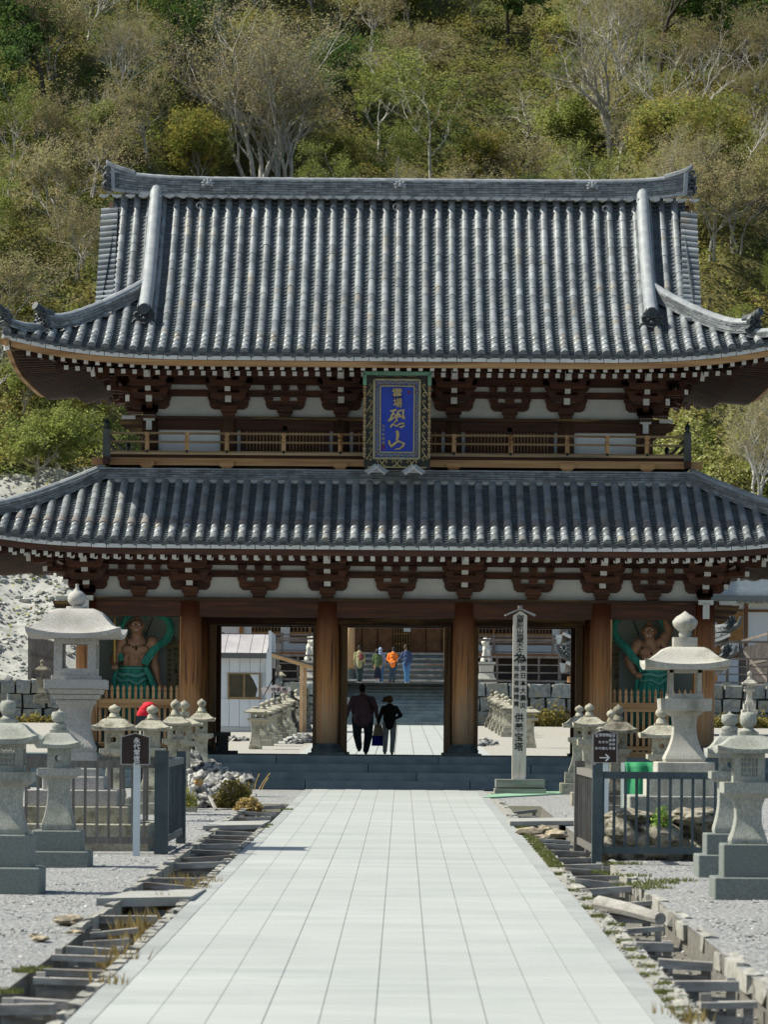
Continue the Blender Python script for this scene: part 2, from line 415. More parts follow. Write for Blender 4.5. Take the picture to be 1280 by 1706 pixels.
# main ridge
zr = zp(331, 92)+.02
def zmain(x): return zr+.20*(abs(x)/7.0)**8
mb = MB(); cp = MB(); XE = 6.86
ridge(mb, [(x*XE/24, 92, zmain(x*XE/24)-.02) for x in range(-24, 25)], .46, 7, .057, True, .10, 0, 0, .30, capmb=cp)
mr = mb.build('main_ridge', noshi, gate); cp.build('ridge_caps', noshi_lt, mr)
mb = MB(); ridge(mb, [(x*XE/24, 91.80, zmain(x*XE/24)-.085) for x in range(-24, 25)], .16, 1, .07, False, seg=.32); mb.build('pale_ridge_course', noshi_lt, mr)
for x in range(-22, 23):                                # little white mortar arcs under the ridge
    pass
for sx in (-1, 1):
    mb = MB(); t = MB(); ogre(t, (0, 0, 0), .74, sx*pi/2); mb.add([Vector((v[0]*1.25, v[1], v[2])) + Vector((sx*(XE+.10), 92, zmain(XE)-.10)) for v in t.v], t.f)
    for cz, r in ((.06, .09), (.24, .10), (.42, .08)):
        for yy in (-.28, .28): mb.tube([(sx*(XE+.12+cos(a)*r*(1-a/9)), 92+yy, zmain(XE)+cz+sin(a)*r*(1-a/9)) for a in [q*.7 for q in range(9)]], .035, 5)
    mb.build('ridge_end_ornament', orn, gate)
    mb = MB(); mb.beam((sx*(XE-.02), 91.76, zmain(XE)-.08), (sx*(XE+.0), 91.76, zmain(XE)+.45), .09, .12, up=(0, 1, 0)); mb.build('ridge_end_band', noshi_lt, gate)
    mb = MB(); mb.tube([(sx*(XE-.5), 92, zmain(XE-.5)+.41), (sx*(XE-.2), 92, zmain(XE)+.42), (sx*(XE+.0), 92, zmain(XE)+.50), (sx*(XE+.14), 92, zmain(XE)+.62), (sx*(XE+.16), 92, zmain(XE)+.68)], [.1, .105, .09, .05, .02], 8); mb.build('ridge_tip', noshi, gate)
crest = MB()
for k in range(7):
    a = radians(-30+k*40); crest.sphere((cos(a)*.10, 0, sin(a)*.07), (.06, .03, .035), 8, 5, R=Matrix.Rotation(-a, 3, 'Y'))
crest.sphere((0, -.02, 0), (.05, .03, .05), 8, 5)
me_cr = hidden_mesh(crest, 'ridge_crest', [noshi_lt])
for x in (-4.58, 0.02, 4.62): inst(me_cr, 'ridge_crest', mr, (x, 91.72, zmain(x)+.26))
# descending ridges
XK = 5.82
for k, sgn in (('F', 1), ('B', -1)):
    for sx in (-1, 1):
        mb, cp = MB(), MB()
        pts = [up.S(k, sx*XK*sgn, d, .0) for d in [1.85+q*.35 for q in range(12)]]
        ridge(mb, pts, .40, 4, .06, False, seg=.3)
        cpts = [p+Vector((0, 0, .26)) for p in pts]
        cp.tube(cpts, .155, 12)
        kr = mb.build('descending_ridge', noshi, gate); cp2 = cp.build('ridge_caps', noshi_lt, kr); smooth_by_angle(cp2)
        mb = MB(); p = pts[0]
        ogre(mb, p+Vector((0, -.10*sgn, -.16)), .72, 0 if k == 'F' else pi)
        q = p+Vector((0, -.02*sgn, .27)); mb.tube([q+Vector((0, .2*sgn, .05)), q+Vector((0, -.30*sgn, -.02))], .125, 16); mb.tube([q+Vector((0, -.295*sgn, -.02)), q+Vector((0, -.33*sgn, -.02))], [.125, .125], 16)
        for r_k in range(8): a_k = r_k*pi/4; mb.box(q+Vector((cos(a_k)*.06, -.335*sgn, -.02+sin(a_k)*.06)), (.03, .02, .03))
        mb.build('ridge_ornament', orn, gate)
# corner ridges
def hipline(R, sx, sy, d, h):
    k = 'F' if sy < 0 else 'B'; u = (R.hx-d)*sx*(1 if k == 'F' else -1)
    return R.S(k, u, d, h)
for sx in (-1, 1):
    for sy in (-1, 1):
        yaw = atan2(-sx*-1, 1)  # placeholder angle
        ang = {(-1, -1): -pi/4, (1, -1): pi/4, (1, 1): 3*pi/4, (-1, 1): -3*pi/4}[(sx, sy)]
        mb, cp = MB(), MB()
        def curl(q, n, a): return a*(max(0, q/(n-1)-.72)/.28)**2
        n_ = 12; pts = [hipline(up, sx, sy, 3.0-(3.0-.85)*q/(n_-1), -.02+curl(q, n_, .10)) for q in range(n_)]
        ridge(mb, pts, .34, 5, .052, True, .105, seg=.3, capmb=cp)
        pts2 = [hipline(up, sx, sy, .92-(.92-.06)*q/7, -.03+.12*(q/7)**2) for q in range(8)]
        ridge(mb, pts2, .30, 3, .05, True, .09, seg=.3, capmb=cp)
        cr_ = mb.build('corner_ridge', noshi, gate); cp.build('ridge_caps', noshi_lt, cr_)
        mb = MB(); 
        for P_ in (pts, pts2):
            mb = MB(); ogre(mb, P_[-1]+Vector((0, 0, .02)), .6 if P_ is pts else .55, ang)
            dr = (P_[-1]-P_[-2]).normalized(); h0 = Vector((0, 0, .33 if P_ is pts else .24))
            mb.tube([P_[-2]+h0, P_[-1]+h0+Vector((0, 0, .05)), P_[-1]+h0+dr*.22+Vector((0, 0, .16))], [.10, .10, .095], 12)
            mb.build('ridge_ornament', orn, gate)
        # lower roof corner ridge
        mb, cp = MB(), MB()
        pts = [hipline(lo, sx, sy, 3.3-(3.3-.1)*q/15, -.02+.1*(max(0, q/15-.7)/.3)**2) for q in range(16)]
        ridge(mb, pts, .36, 5, .05, True, .10, seg=.3, capmb=cp)
        cr_ = mb.build('corner_ridge', noshi, gate); cp.build('ridge_caps', noshi_lt, cr_)
        mb = MB(); ogre(mb, pts[-1], .7, ang); mb.build('ridge_ornament', orn, gate)
# ridge around the foot of the upper storey
XT, YT = 6.85, 3.45
for a, b in (((-XT, -YT), (XT, -YT)), ((-XT, YT), (XT, YT)), ((-XT, -YT), (-XT, YT)), ((XT, -YT), (XT, YT))):
    mb = MB(); zt = lo.zE+lo.prof(3.25)
    ridge(mb, [(a[0], 92+a[1], zt-.02), (b[0], 92+b[1], zt-.02)], .34, 4, .055, False, seg=.3)
    fr = mb.build('foot_ridge', noshi, gate)
    mb = MB(); ridge(mb, [(a[0], 92+a[1], zt+.20), (b[0], 92+b[1], zt+.20)], .30, 1, .045, False, seg=.32); mb.build('pale_ridge_course', noshi_lt, fr)
mb = MB(); zt = lo.zE+lo.prof(3.25)                     # mortar arcs between row heads
for i in range(-21, 22):
    u = (i+.5)*SP; mb.prism([(u-.11, zt+.02), (u-.11, zt-.03), (u-.06, zt-.085), (u, zt-.10), (u+.06, zt-.085), (u+.11, zt-.03), (u+.11, zt+.02)], 88.40, 88.5)
mb.build('ridge_mortar', mortar, lo_roof, kind='stuff')
mb = MB(); zt = zr
for i in range(-23, 23):
    u = (i+.5)*SP
    mb.prism([(u-.11, zt-.03), (u-.11, zt-.07), (u, zt-.11), (u+.11, zt-.07), (u+.11, zt-.03)], 91.58, 91.7)
mb.build('ridge_mortar', mortar, up_roof, kind='stuff')
# verge tiles and gables
vt = MB(); half_tube(vt, .40, .082, .078, 7); me_v = hidden_mesh(vt, 'verge_tile', [tile])
for sx in (-1, 1):
    for k in 'FB':
        sg = 1 if k == 'F' else -1
        d = 2.0
        while d < 5.45:
            p = up.S(k, sx*sg*(XV+.06-.13*(5.5-d)/3.5), d, .03); q = up.S(k, sx*sg*(XV+.06-.13*(5.4-d)/3.5), d+.1, .03)
            ty = (q-p).normalized(); ax = Vector((sx, 0, -.10)).normalized(); nn = ax.cross(ty); nn = nn if nn.z > 0 else -nn
            tx = ax.cross(nn)
            inst(me_v, 'verge_tile', up_roof, p, Matrix((tx, ax, nn)).transposed())
            d += .215/sqrt(1+(.33+.147*d)**2)*1.02
    mb = MB()
    prof = [(y, up.zE+up.prof(5.7-abs(y))-.16) for y in [-3.9+.3*q for q in range(27)]]
    pl = [(92+y, z) for y, z in prof]+[(92+3.9, pl_z) for pl_z in (up.zE+up.prof(1.8)-.3,)]+[(92-3.9, up.zE+up.prof(1.8)-.3)]
    R90 = Matrix(((0, 1, 0, 0), (1, 0, 0, 0), (0, 0, 1, 0), (0, 0, 0, 1)))
    mb.prism(pl, sx*6.3, sx*6.38, 0, R90); gb = mb.build('gable_wall', plaster, gate)
    mb = MB()
    for (y, z), (y2, z2) in zip(prof, prof[1:]): mb.beam((sx*6.72, 92+y, z-.18), (sx*6.72, 92+y2, z2-.18), .09, .34)
    for (y, z), (y2, z2) in zip(prof, prof[1:]): mb.beam((sx*6.55, 92+y, z+.02), (sx*6.55, 92+y2, z2+.02), .8, .06)
    mb.build('bargeboard', dark_x, gate)
# hanging chains
for x in (-4.75, -.05, 4.95):
    mb = MB(); pts = [up.S('F', x+.02*sin(d), d, .06) for d in [.9+q*.055 for q in range(82)]]
    for i, p in enumerate(pts):
        q = up.S('F', x, .9+i*.055+.02, .06); t = (q-p).normalized(); sd = Vector((1, 0, 0)) if i % 2 else t.cross(Vector((1, 0, 0)))
        mb.tube([p-t*.03, p-t*.03+sd*.022, p+t*.03+sd*.022, p+t*.03, p+t*.03-sd*.022, p-t*.03-sd*.022, p-t*.03], .007, 4, cap=False)
    p = pts[-1]+Vector((0, -.02, .08)); mb.tube([p+Vector((cos(a)*.075, 0, sin(a)*.075)) for a in [q*pi/6 for q in range(13)]], .016, 5)
    mb.build('roof_chain', M('chain_metal', (.30, .31, .31), (.45, .45, .44), 4, .5) if 'chain_metal' not in bpy.data.materials else bpy.data.materials['chain_metal'], gate)

# --- eaves: white edge boards, beam, rafters, soffit
def eaves(R, wall_x, wall_y, zo1, zo2, beam_mat, rise=.33):
    for k in 'FBLR':
        H = R.half(k); n_ = int(2*H/.33); mbs = MB()
        bm_ = MB(); sf = MB()
        for i in range(n_):
            u0, u1 = -H+2*H*i/n_+.02, -H+2*H*(i+1)/n_-.014+.02
            c = (u0+u1)/2
            a, b = R.P(k, u0, .05, R.zE-.135+R.lift(k, u0, 0)), R.P(k, u1, .05, R.zE-.135+R.lift(k, u1, 0))
            if k == 'F':
                m_ = MB(); m_.beam(a, b, .05, .088+RND.uniform(-.006, .006)); m_.build('eave_board', WHITE, up_roof if R is up else lo_roof)
            else: mbs.beam(a, b, .05, .088)
        if mbs.v: mbs.build('edge_board', WHITE, up_roof if R is up else lo_roof)
        m = 40
        for i in range(m):
            u0, u1 = -H+2*H*i/m, -H+2*H*(i+1)/m
            z0, z1 = R.zE-.25+R.lift(k, u0, 0), R.zE-.25+R.lift(k, u1, 0)
            bm_.beam(R.P(k, u0, .13, z0), R.P(k, u1, .13, z1), .10, .13)
        bm_.build('eave_beam', beam_mat, up_roof if R is up else lo_roof)
        wd_ = (R.hx-wall_x)
        def fn(a, b):
            u = -H+2*H*a; dmax = min(wd_+.35, H-abs(u)) if H-abs(u) < wd_+.35 else wd_+.35; d = .16+max(.02, dmax-.16)*b
            zz = R.zE+zo1+.09+R.lift(k, u, d)+(0.12*(d-.25) if d < 1.15 else .108+rise*(d-1.15))
            return R.P(k, u, d, zz)
        sf.grid(fn, 70, 12); sf.build('eave_lining', red_x if k in 'FB' else rafter_w, up_roof if R is up else lo_roof)
        # rafters
        N = int((H-.35)/.2605)
        for i in range(-N, N+1):
            u = (i)*.2605; lim = H-abs(u)
            for nm, d0, d1, zo, s_, wsz in (('flying_rafter', .27, 1.3, zo1, .12, .095), ('base_rafter', 1.12, wd_+.3, zo2, rise, .10)):
                d1_ = min(d1, lim)
                if d1_-d0 < .15: continue
                lf = R.lift(k, u, d0)
                a = R.P(k, u, d0, R.zE+zo+lf); b = R.P(k, u, d1_, R.zE+zo+R.lift(k, u, d1_)+s_*(d1_-d0))
                mb = MB(); mb.beam(a, b, wsz, wsz*1.05, 0, 1); mb.build(nm, [rafter_w, WHITE], up_roof if R is up else lo_roof)
    for sx in (-1, 1):
        for sy in (-1, 1):
            k = 'F' if sy < 0 else 'B'
            a = Vector((sx*(R.hx-.12), 92+sy*(R.hy-.12), R.zE-.33+R.lm)); b = Vector((sx*(wall_x), 92+sy*wall_y, R.zE+zo2+.75))
            mb = MB(); mb.beam(a, b, .2, .24, 0, 1); mb.build('hip_rafter', [dark_x, WHITE], gate)
WXu, WYu, WXl, WYl = 5.77, 2.5, 7.09, 3.8
eaves(up, WXu, WYu, zp(614.5, 86.6)-up.zE, zp(624, 87.4)-up.zE, tan_x)
eaves(lo, WXl, WYl, zp(931, 85.6)-lo.zE, zp(932, 86.45)-lo.zE, red_x)

# --- brackets
px = .0138
def arm_poly(h, half, z0, z1):
    return [(-half, z1), (half, z1), (half, z0+(z1-z0)*.55), (half*.93, z0+(z1-z0)*.22), (half*.78, z0), (-half*.78, z0), (-half*.93, z0+(z1-z0)*.22), (-half, z0+(z1-z0)*.55)]
def masu(mb, T, u, o, z0, z1, w_=.2, mi=0):
    zm = z0+(z1-z0)*.42
    t = MB(); t.sqloft((u, -o, 0), [(z0, w_*.35), (z0+(zm-z0)*.5, w_*.39), (zm, w_*.5), (z1, w_*.5)])
    mb.add([T @ Vector(v) for v in t.v], t.f, mi)
def lat_arm(mb, T, o, z0, z1, half, th=.13):
    t = MB(); t.prism(arm_poly(0, half, z0, z1), -o-th/2, -o+th/2); mb.add([T @ Vector(v) for v in t.v], t.f)
def out_arm(mb, T, u, o0, o1, z0, z1, w_=.15, diag=0, slope=0.):
    t = MB(); h = z1-z0; zc = (z0+z1)/2
    a, b = Vector((0, -o1, zc)), Vector((0, -o0, zc+slope))
    t.beam(a, b, w_, h, 0, 1)
    Rm = Matrix.Rotation(diag, 4, 'Z')
    mb.add([T @ (Rm @ Vector(v)) for v in t.v], t.f, t.m)
def bset(parent, T, z0, full, upper=False, corner=0, split=False):
    bs = MB(); w0 = .37
    t = MB(); t.sqloft((0, 0, 0), [(z0, .135), (z0+6*px, .15), (z0+8*px, .185), (z0+18*px, .185)]); bs.add([T @ Vector(v) for v in t.v], t.f)
    root = bs.build('bracket_set', red_x, parent)
    arms = [(0, 12.5, 27, .455, .13), (0, 34, 45, .46, .11)]
    if full: arms += [(.42, 27, 38, .40, .13), (.42, 43, 54, .52, .13), (.84, 46, 57, .42, .13), (0, 55, 66, .55, .1)]
    if split:
        for o_, za, zb, hf_, th_ in arms: a = MB(); lat_arm(a, T, o_, z0+za*px, z0+zb*px, hf_, th_); a.build('bracket_arm', red_x, root)
        for u in (-.385, 0, .385):
            for args in [(u, .02, 25.5, 37, .215), (u, .02, 45, 54, .2)]+([(u*.9, .42, 37, 46, .2), (u*.9, .84, 56, 64, .2)] if full else []):
                a = MB(); masu(a, T, args[0], args[1], z0+args[2]*px, z0+args[3]*px, args[4]); a.build('bearing_block', red_x, root)
    a = MB(); lat_arm(a, T, 0, z0+12.5*px, z0+27*px, .455); lat_arm(a, T, 0, z0+34*px, z0+45*px, .46, .11); 
    if full:
        lat_arm(a, T, .42, z0+27*px, z0+38*px, .40); lat_arm(a, T, .42, z0+43*px, z0+54*px, .52)
        lat_arm(a, T, .84, z0+46*px, z0+57*px, .42)
        lat_arm(a, T, .0, z0+55*px, z0+66*px, .55, .1)
    if not split: a.build('bracket_arm', red_x, root, kind='stuff')
    blk = MB()
    for u in (-.385, 0, .385):
        masu(blk, T, u, .02, z0+25.5*px, z0+37*px, .215); masu(blk, T, u, .02, z0+45*px, z0+54*px, .2)
        if full:
            masu(blk, T, u*.9, .42, z0+37*px, z0+46*px, .2); masu(blk, T, u*.9, .84, z0+56*px, z0+64*px, .2)
    if not split: blk.build('bearing_blocks', red_x, root, kind='stuff')
    if full:
        ou = MB(); aa = [0]+([pi/4*corner] if corner else [])
        for dg in aa:
            f = 1.414 if dg else 1.
            if upper:
                out_arm(ou, T, 0, 0, .50*f, z0+22*px, z0+33*px, .145, dg); out_arm(ou, T, 0, 0, 1.25*f, z0+58*px, z0+74*px, .15, dg, .35)
                out_arm(ou, T, 0, 0, .9*f, z0+38*px, z0+46*px, .13, dg)
            else:
                out_arm(ou, T, 0, 0, .46*f, z0+19*px, z0+27*px, .15, dg); out_arm(ou, T, 0, 0, .90*f, z0+39*px, z0+47*px, .15, dg)
                out_arm(ou, T, 0, 0, 1.25*f, z0+54*px, z0+70*px, .155, dg, .2)
        ou.build('bracket_nose', [red_y, WHITE], root)
def storey(cols, ycols, mids, zpl, hy, hx, upper):
    """brackets, beams and plaster band above the wall plate on all four sides"""
    for k, half_, at_, mm in (('F', hy, cols, mids), ('B', hy, [-c for c in cols], [-c for c in mids]), ('L', hx, ycols, []), ('R', hx, ycols, [])):
        Rz = {'F': 0, 'B': pi, 'L': -pi/2, 'R': pi/2}[k]
        base = Matrix.Translation((0, 92, 0)) @ Matrix.Rotation(Rz, 4, 'Z')
        for u in at_:
            c = 0
            if abs(abs(u)-max(abs(q) for q in at_)) < .01 and k in 'FB': c = -1 if u < 0 else 1
            bset(gate, base @ Matrix.Translation((u, -half_, 0)), zpl, True, upper, c, k == 'F')
        for u in mm: bset(gate, base @ Matrix.Translation((u, -half_, 0)), zpl, False, upper, 0, k == 'F')
        W_ = hx if k in 'FB' else hy
        mb = MB(); t = MB()
        t.b6(-W_, W_, -half_-.045, -half_+.05, zpl+34*px, zpl+45*px); t.b6(-W_, W_, -half_-.05, -half_+.05, zpl+54*px, zpl+68*px)
        t.b6(-W_-.9, W_+.9, -half_-.90, -half_-.78, zpl+63*px, zpl+74*px); t.b6(-W_, W_, -half_-.02, -half_+.05, zpl+68*px, zpl+105*px)
        mb.add([base @ Vector(v) for v in t.v], t.f); mb.build('bracket_beam', red_x if k in 'FB' else red_y, gate)
        t = MB(); t.b6(-W_, W_, -half_, -half_+.04, zpl, zpl+68*px)
        mb = MB(); mb.add([base @ Vector(v) for v in t.v], t.f); mb.build('plaster_band', plaster, gate)
s1 = 72.6; C1 = [-7.09, -4.725, -1.57, 1.57, 4.725, 7.09]
ZP1 = zp(998, 88.2)
storey(C1, [-3.8, 0, 3.8], [-5.9, -3.15, 0, 3.15, 5.9], ZP1, WYl, WXl, False)
s2 = 71.5; C2 = [-5.77, -3.93, -1.31, 1.31, 3.93, 5.77]
ZP2 = zp(697, 89.5)
storey(C2, [-2.5, 0, 2.5], [-2.62, 0, 2.62], ZP2, WYu, WXu, True)

# --- lower storey columns, beams, doorways
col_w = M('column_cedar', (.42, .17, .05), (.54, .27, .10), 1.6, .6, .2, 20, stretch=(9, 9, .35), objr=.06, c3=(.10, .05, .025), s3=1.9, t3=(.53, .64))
def grade(mt, z0, z1, c):                               # the weather-bleached foot of the columns
    n = mt.node_tree; N = n.nodes; L = n.links; b = N['Principled BSDF']; old = b.inputs[0].links[0].from_socket
    g = N.new('ShaderNodeNewGeometry'); sp = N.new('ShaderNodeSeparateXYZ'); L.new(g.outputs[0], sp.inputs[0])
    no = N.new('ShaderNodeTexNoise'); no.inputs['Scale'].default_value = 1.5; mp = N.new('ShaderNodeMapping'); mp.inputs[3].default_value = (8, 8, .5)
    L.new(g.outputs[0], mp.inputs[0]); L.new(mp.outputs[0], no.inputs[0])
    ad = N.new('ShaderNodeMath'); ad.operation = 'MULTIPLY_ADD'; L.new(no.outputs[0], ad.inputs[0]); ad.inputs[1].default_value = 1.6; L.new(sp.outputs[2], ad.inputs[2])
    r = N.new('ShaderNodeMapRange'); L.new(ad.outputs[0], r.inputs[0]); r.inputs[1].default_value = z0+.8; r.inputs[2].default_value = z1+.8
    x = N.new('ShaderNodeMix'); x.data_type = 'RGBA'; L.new(r.outputs[0], x.inputs[0]); x.inputs[6].default_value = (*c, 1); L.new(old, x.inputs[7]); L.new(x.outputs[2], b.inputs[0])
grade(col_w, 1.8, 3.5, (.28, .215, .15))
def grade_top(mt, z0, z1, c):  # redder wood towards the column tops, with the shade under the eaves painted in
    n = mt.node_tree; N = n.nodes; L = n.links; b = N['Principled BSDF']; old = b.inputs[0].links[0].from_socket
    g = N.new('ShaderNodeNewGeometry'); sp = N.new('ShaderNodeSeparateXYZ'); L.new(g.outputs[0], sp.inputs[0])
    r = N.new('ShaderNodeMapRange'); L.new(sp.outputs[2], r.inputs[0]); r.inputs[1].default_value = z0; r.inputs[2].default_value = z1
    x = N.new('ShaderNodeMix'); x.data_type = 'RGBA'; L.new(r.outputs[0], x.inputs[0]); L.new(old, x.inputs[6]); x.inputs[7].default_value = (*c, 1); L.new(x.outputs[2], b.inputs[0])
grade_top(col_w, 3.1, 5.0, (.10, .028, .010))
base_met = M('column_shoe', (.03, .045, .05), (.07, .09, .09), 5, .5, .1, 30, metal=.3)
ZB = zp(1030, 88.2)
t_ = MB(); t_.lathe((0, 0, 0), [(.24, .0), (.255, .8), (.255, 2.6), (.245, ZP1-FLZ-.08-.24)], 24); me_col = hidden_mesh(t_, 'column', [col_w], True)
t_ = MB(); t_.sqloft((0, 0, 0), [(-.02, .42), (.06, .42), (.06, .36), (.07, .36)]); t_.lathe((0, 0, .07), [(.35, 0), (.36, .06), (.31, .14), (.29, .17), (.29, .2)], 20); me_shoe = hidden_mesh(t_, 'column_shoe', [base_met])
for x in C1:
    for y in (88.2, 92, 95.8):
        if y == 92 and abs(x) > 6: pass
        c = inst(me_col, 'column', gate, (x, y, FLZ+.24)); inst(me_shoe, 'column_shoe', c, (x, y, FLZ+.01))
mb = MB()
for y in (88.2, 92, 95.8):
    mb.b6(-7.09, 7.09, y-.12, y+.12, ZB, ZP1-.085)
for x in (C1[0], C1[1], C1[4], C1[5]): mb.b6(x-.11, x+.11, 88.2, 95.8, ZB+.01, ZP1-.09)
mb.build('head_beam', red_x, gate)
mb = MB()
for y in (88.2, 95.8): mb.b6(-7.75, 7.75, y-.21, y+.21, ZP1-.085, ZP1)
for x in (-7.09, 7.09): mb.b6(x-.21, x+.21, 87.75, 96.3, ZP1-.083, ZP1-.002)
mb.build('wall_plate', dark_x, gate)
for sx in (-1, 1):                                      # white painted ends of plate and beam at the corners
    mb = MB(); mb.b6(sx*7.09-.17, sx*7.09+.17, 87.68, 87.76, ZP1-.10, ZP1+.01); mb.b6(sx*7.09-.075, sx*7.09+.075, 87.60, 87.70, ZB+.02, ZP1-.10)
    mb.build('painted_beam_end', WHITE, gate); mb = MB(); mb.b6(sx*7.42, sx*7.80, 87.97, 88.0, ZP1-.085, ZP1-.0); mb.build('painted_beam_end', WHITE, gate)
    mb = MB(); mb.b6(sx*7.09-.07, sx*7.09+.07, 87.7, 88.1, ZB+.02, ZP1-.1)
    mb.prism([(sx*7.3, ZP1-.1), (sx*7.9, ZP1-.1), (sx*7.82, ZP1-.28), (sx*7.68, ZP1-.33), (sx*7.6, ZP1-.46), (sx*7.45, ZP1-.5), (sx*7.3, ZB+.0)], 88.12, 88.28); mb.build('beam_nose', dark_x, gate)
# middle row: jambs and dark transoms
mb = MB()
for x in C1[1:5]:
    for sx in (-1, 1):
        if (x < -4 and sx < 0) or (x > 4 and sx > 0): continue
        m2 = MB(); m2.b6(x+sx*.25, x+sx*.41, 91.86, 92.14, FLZ, ZB); m2.build('door_jamb', tan_z if False else M('jamb_cedar', (.16, .095, .045), (.24, .15, .08), 2, .7, .2, 20, stretch=(9, 9, .5), c3=(.07, .04, .02), s3=1) if 'jamb_cedar' not in bpy.data.materials else bpy.data.materials['jamb_cedar'], gate)
        m2 = MB(); m2.b6(x+sx*.25, x+sx*.36, 95.7, 95.9, FLZ, ZB); m2.build('door_jamb', dark_z, gate)
ZL = zp(1043, 91.86)
for i in range(1, 4):
    m2 = MB(); m2.b6(C1[i]+.2, C1[i+1]-.2, 91.84, 92.16, ZL, ZL+.20); m2.b6(C1[i]+.2, C1[i+1]-.2, 91.9, 92.1, ZL+.20, ZP1); m2.build('lintel', dark_x, gate)
mb = MB(); mb.b6(-7.2, 7.2, 88.1, 95.9, ZP1+.95, ZP1+1.0); mb.b6(-4.7, 4.7, 88.3, 95.7, ZP1-.02, ZP1+.02); mb.build('ceiling_boards', red_y, gate)
# statue bays: back and side walls, pickets
nio_wall = M('statue_bay_wall', (.45, .54, .49), (.52, .60, .55), 1.2, .85)
for sx in (-1, 1):
    x0, x1 = sorted((sx*4.725, sx*7.09))
    mb = MB(); mb.b6(x0+.1, x1-.1, 90.0, 90.1, FLZ, ZP1-.1); mb.b6(x0+.1, x1-.1, 88.4, 90.0, FLZ, FLZ+.25); mb.build('bay_wall', nio_wall, gate)
    mb = MB(); mb.b6(sx*4.725-.04, sx*4.725+.04, 88.4, 91.9, FLZ, ZB); mb.b6(sx*7.09-.04, sx*7.09+.04, 88.4, 95.6, FLZ, ZB); mb.b6(sx*4.725-.04, sx*4.725+.04, 92.1, 95.6, FLZ, ZB)
    mb.build('side_boarding', tan_z, gate)
    mb = MB(); xi0, xi1 = x0+.26, x1-.24
    za, zb = zp(1183, 88.2), zp(1168, 88.2)
    mb.b6(xi0-.04, xi1+.04, 88.1, 88.26, za, zb); rl = mb.build('bay_rail', tan_x, gate)
    mb = MB(); mb.b6(xi0-.04, xi1+.04, 88.1, 88.26, zp(1247, 88.2), zp(1240, 88.2)); mb.b6(xi0-.02, xi1+.02, 88.12, 88.24, FLZ-.0, FLZ+.13); mb.build('bay_sill', tan_x, gate)
    for q in (xi0-.06, xi1+.06): mb = MB(); mb.b6(q-.045, q+.045, 88.05, 88.3, FLZ+.1, ZB); mb.build('bay_frame', tan_z, gate)
    n_ = 14
    pk = MB(); pk.sqloft((0, 0, 0), [(0, .034, .03), (.17, .034, .03), (.19, .018, .018), (.205, .034, .03), (.235, .036, .032), (.27, .028, .026), (.32, .006, .006)])
    me_pk = hidden_mesh(pk, 'picket_finial', [tan_z])
    bar = MB(); bar.sqloft((0, 0, 0), [(0, .032, .03), (za-FLZ-.13, .032, .03)]); me_bar = hidden_mesh(bar, 'picket', [tan_z])
    for i in range(n_):
        x = xi0+.05+(xi1-xi0-.1)*i/(n_-1)
        inst(me_pk, 'picket_finial', gate, (x, 88.18, zb)); inst(me_bar, 'picket', gate, (x, 88.18, FLZ+.13))

# --- platform and front steps (stone blocks)
plat = MB(); plat.b6(-9.5, 9.5, 87.72, 97.2, 1.0, FLZ-.004)
platform = tag(plat.build('stone_platform', step_st, None), 'blue grey stone platform with four front steps under the gate', 'platform')
platform['kind'] = 'structure'; del platform['category']
platform.location.x += GX; WORLD[platform].x = WORLD[platform].x
gz = ground_z(86.2); rs = (FLZ-gz)/4
for i in range(4):
    y0 = 86.1+.5*i+.02; z1 = FLZ-rs*(3-i); L = 3.7; off_ = (0, 1.2, 2.3, .7)[i]; x = -9.4
    first = True
    while x < 9.4:
        x2 = min(9.4, x+(L-off_ if first else L)); first = False
        mb = MB(); mb.b6(x+.009, x2-.009, y0-.35 if i == 3 else y0-.02, y0+.53, z1-rs, z1-.0)
        if i == 3: mb = MB(); mb.b6(x+.009, x2-.009, y0-.02, y0+.9, z1-rs, z1+.003)
        mb.build('step_block', step_st, platform); x = x2
# --- upper storey walls and balcony
YW = 89.5
def Zu(py): return zp(py, YW)
t_ = MB(); t_.lathe((0, 0, 0), [(.20, 0), (.20, ZP2-Zu(765)-.06)], 18); me_c2 = hidden_mesh(t_, 'upper_column', [dark_z], True)
for x in C2:
    for y in (YW, 92, 94.5): inst(me_c2, 'upper_column', gate, (x, y, Zu(765)))
mb = MB()
for y in (YW, 94.5): mb.b6(-6.35, 6.35, y-.17, y+.17, ZP2-.075, ZP2)
for x in (-5.77, 5.77): mb.b6(x-.17, x+.17, 89.1, 94.9, ZP2-.073, ZP2-.002)
mb.build('wall_plate', dark_x, gate)
mb = MB()
for y in (YW, 94.5): mb.b6(-5.8, 5.8, y-.09, y+.09, Zu(719), ZP2-.075)
for x in (-5.77, 5.77): mb.b6(x-.09, x+.09, 89.6, 94.4, Zu(719), ZP2-.075)
mb.build('head_beam', red_x, gate)
mb = MB()
for x0, x1 in zip(C2, C2[1:]): mb.b6(x0+.18, x1-.18, YW+.02, YW+.07, Zu(765), Zu(718))
for x0, x1 in zip(C2, C2[1:]): mb.b6(x0+.18, x1-.18, 94.4, 94.45, Zu(765), Zu(718))
for x in (-5.77, 5.77): mb.b6(x-.03, x+.03, 89.6, 94.4, Zu(765), Zu(718))
mb.build('white_wall_panel', M('white_panel', (.84, .85, .86), (.80, .81, .82), 2, .8), gate)
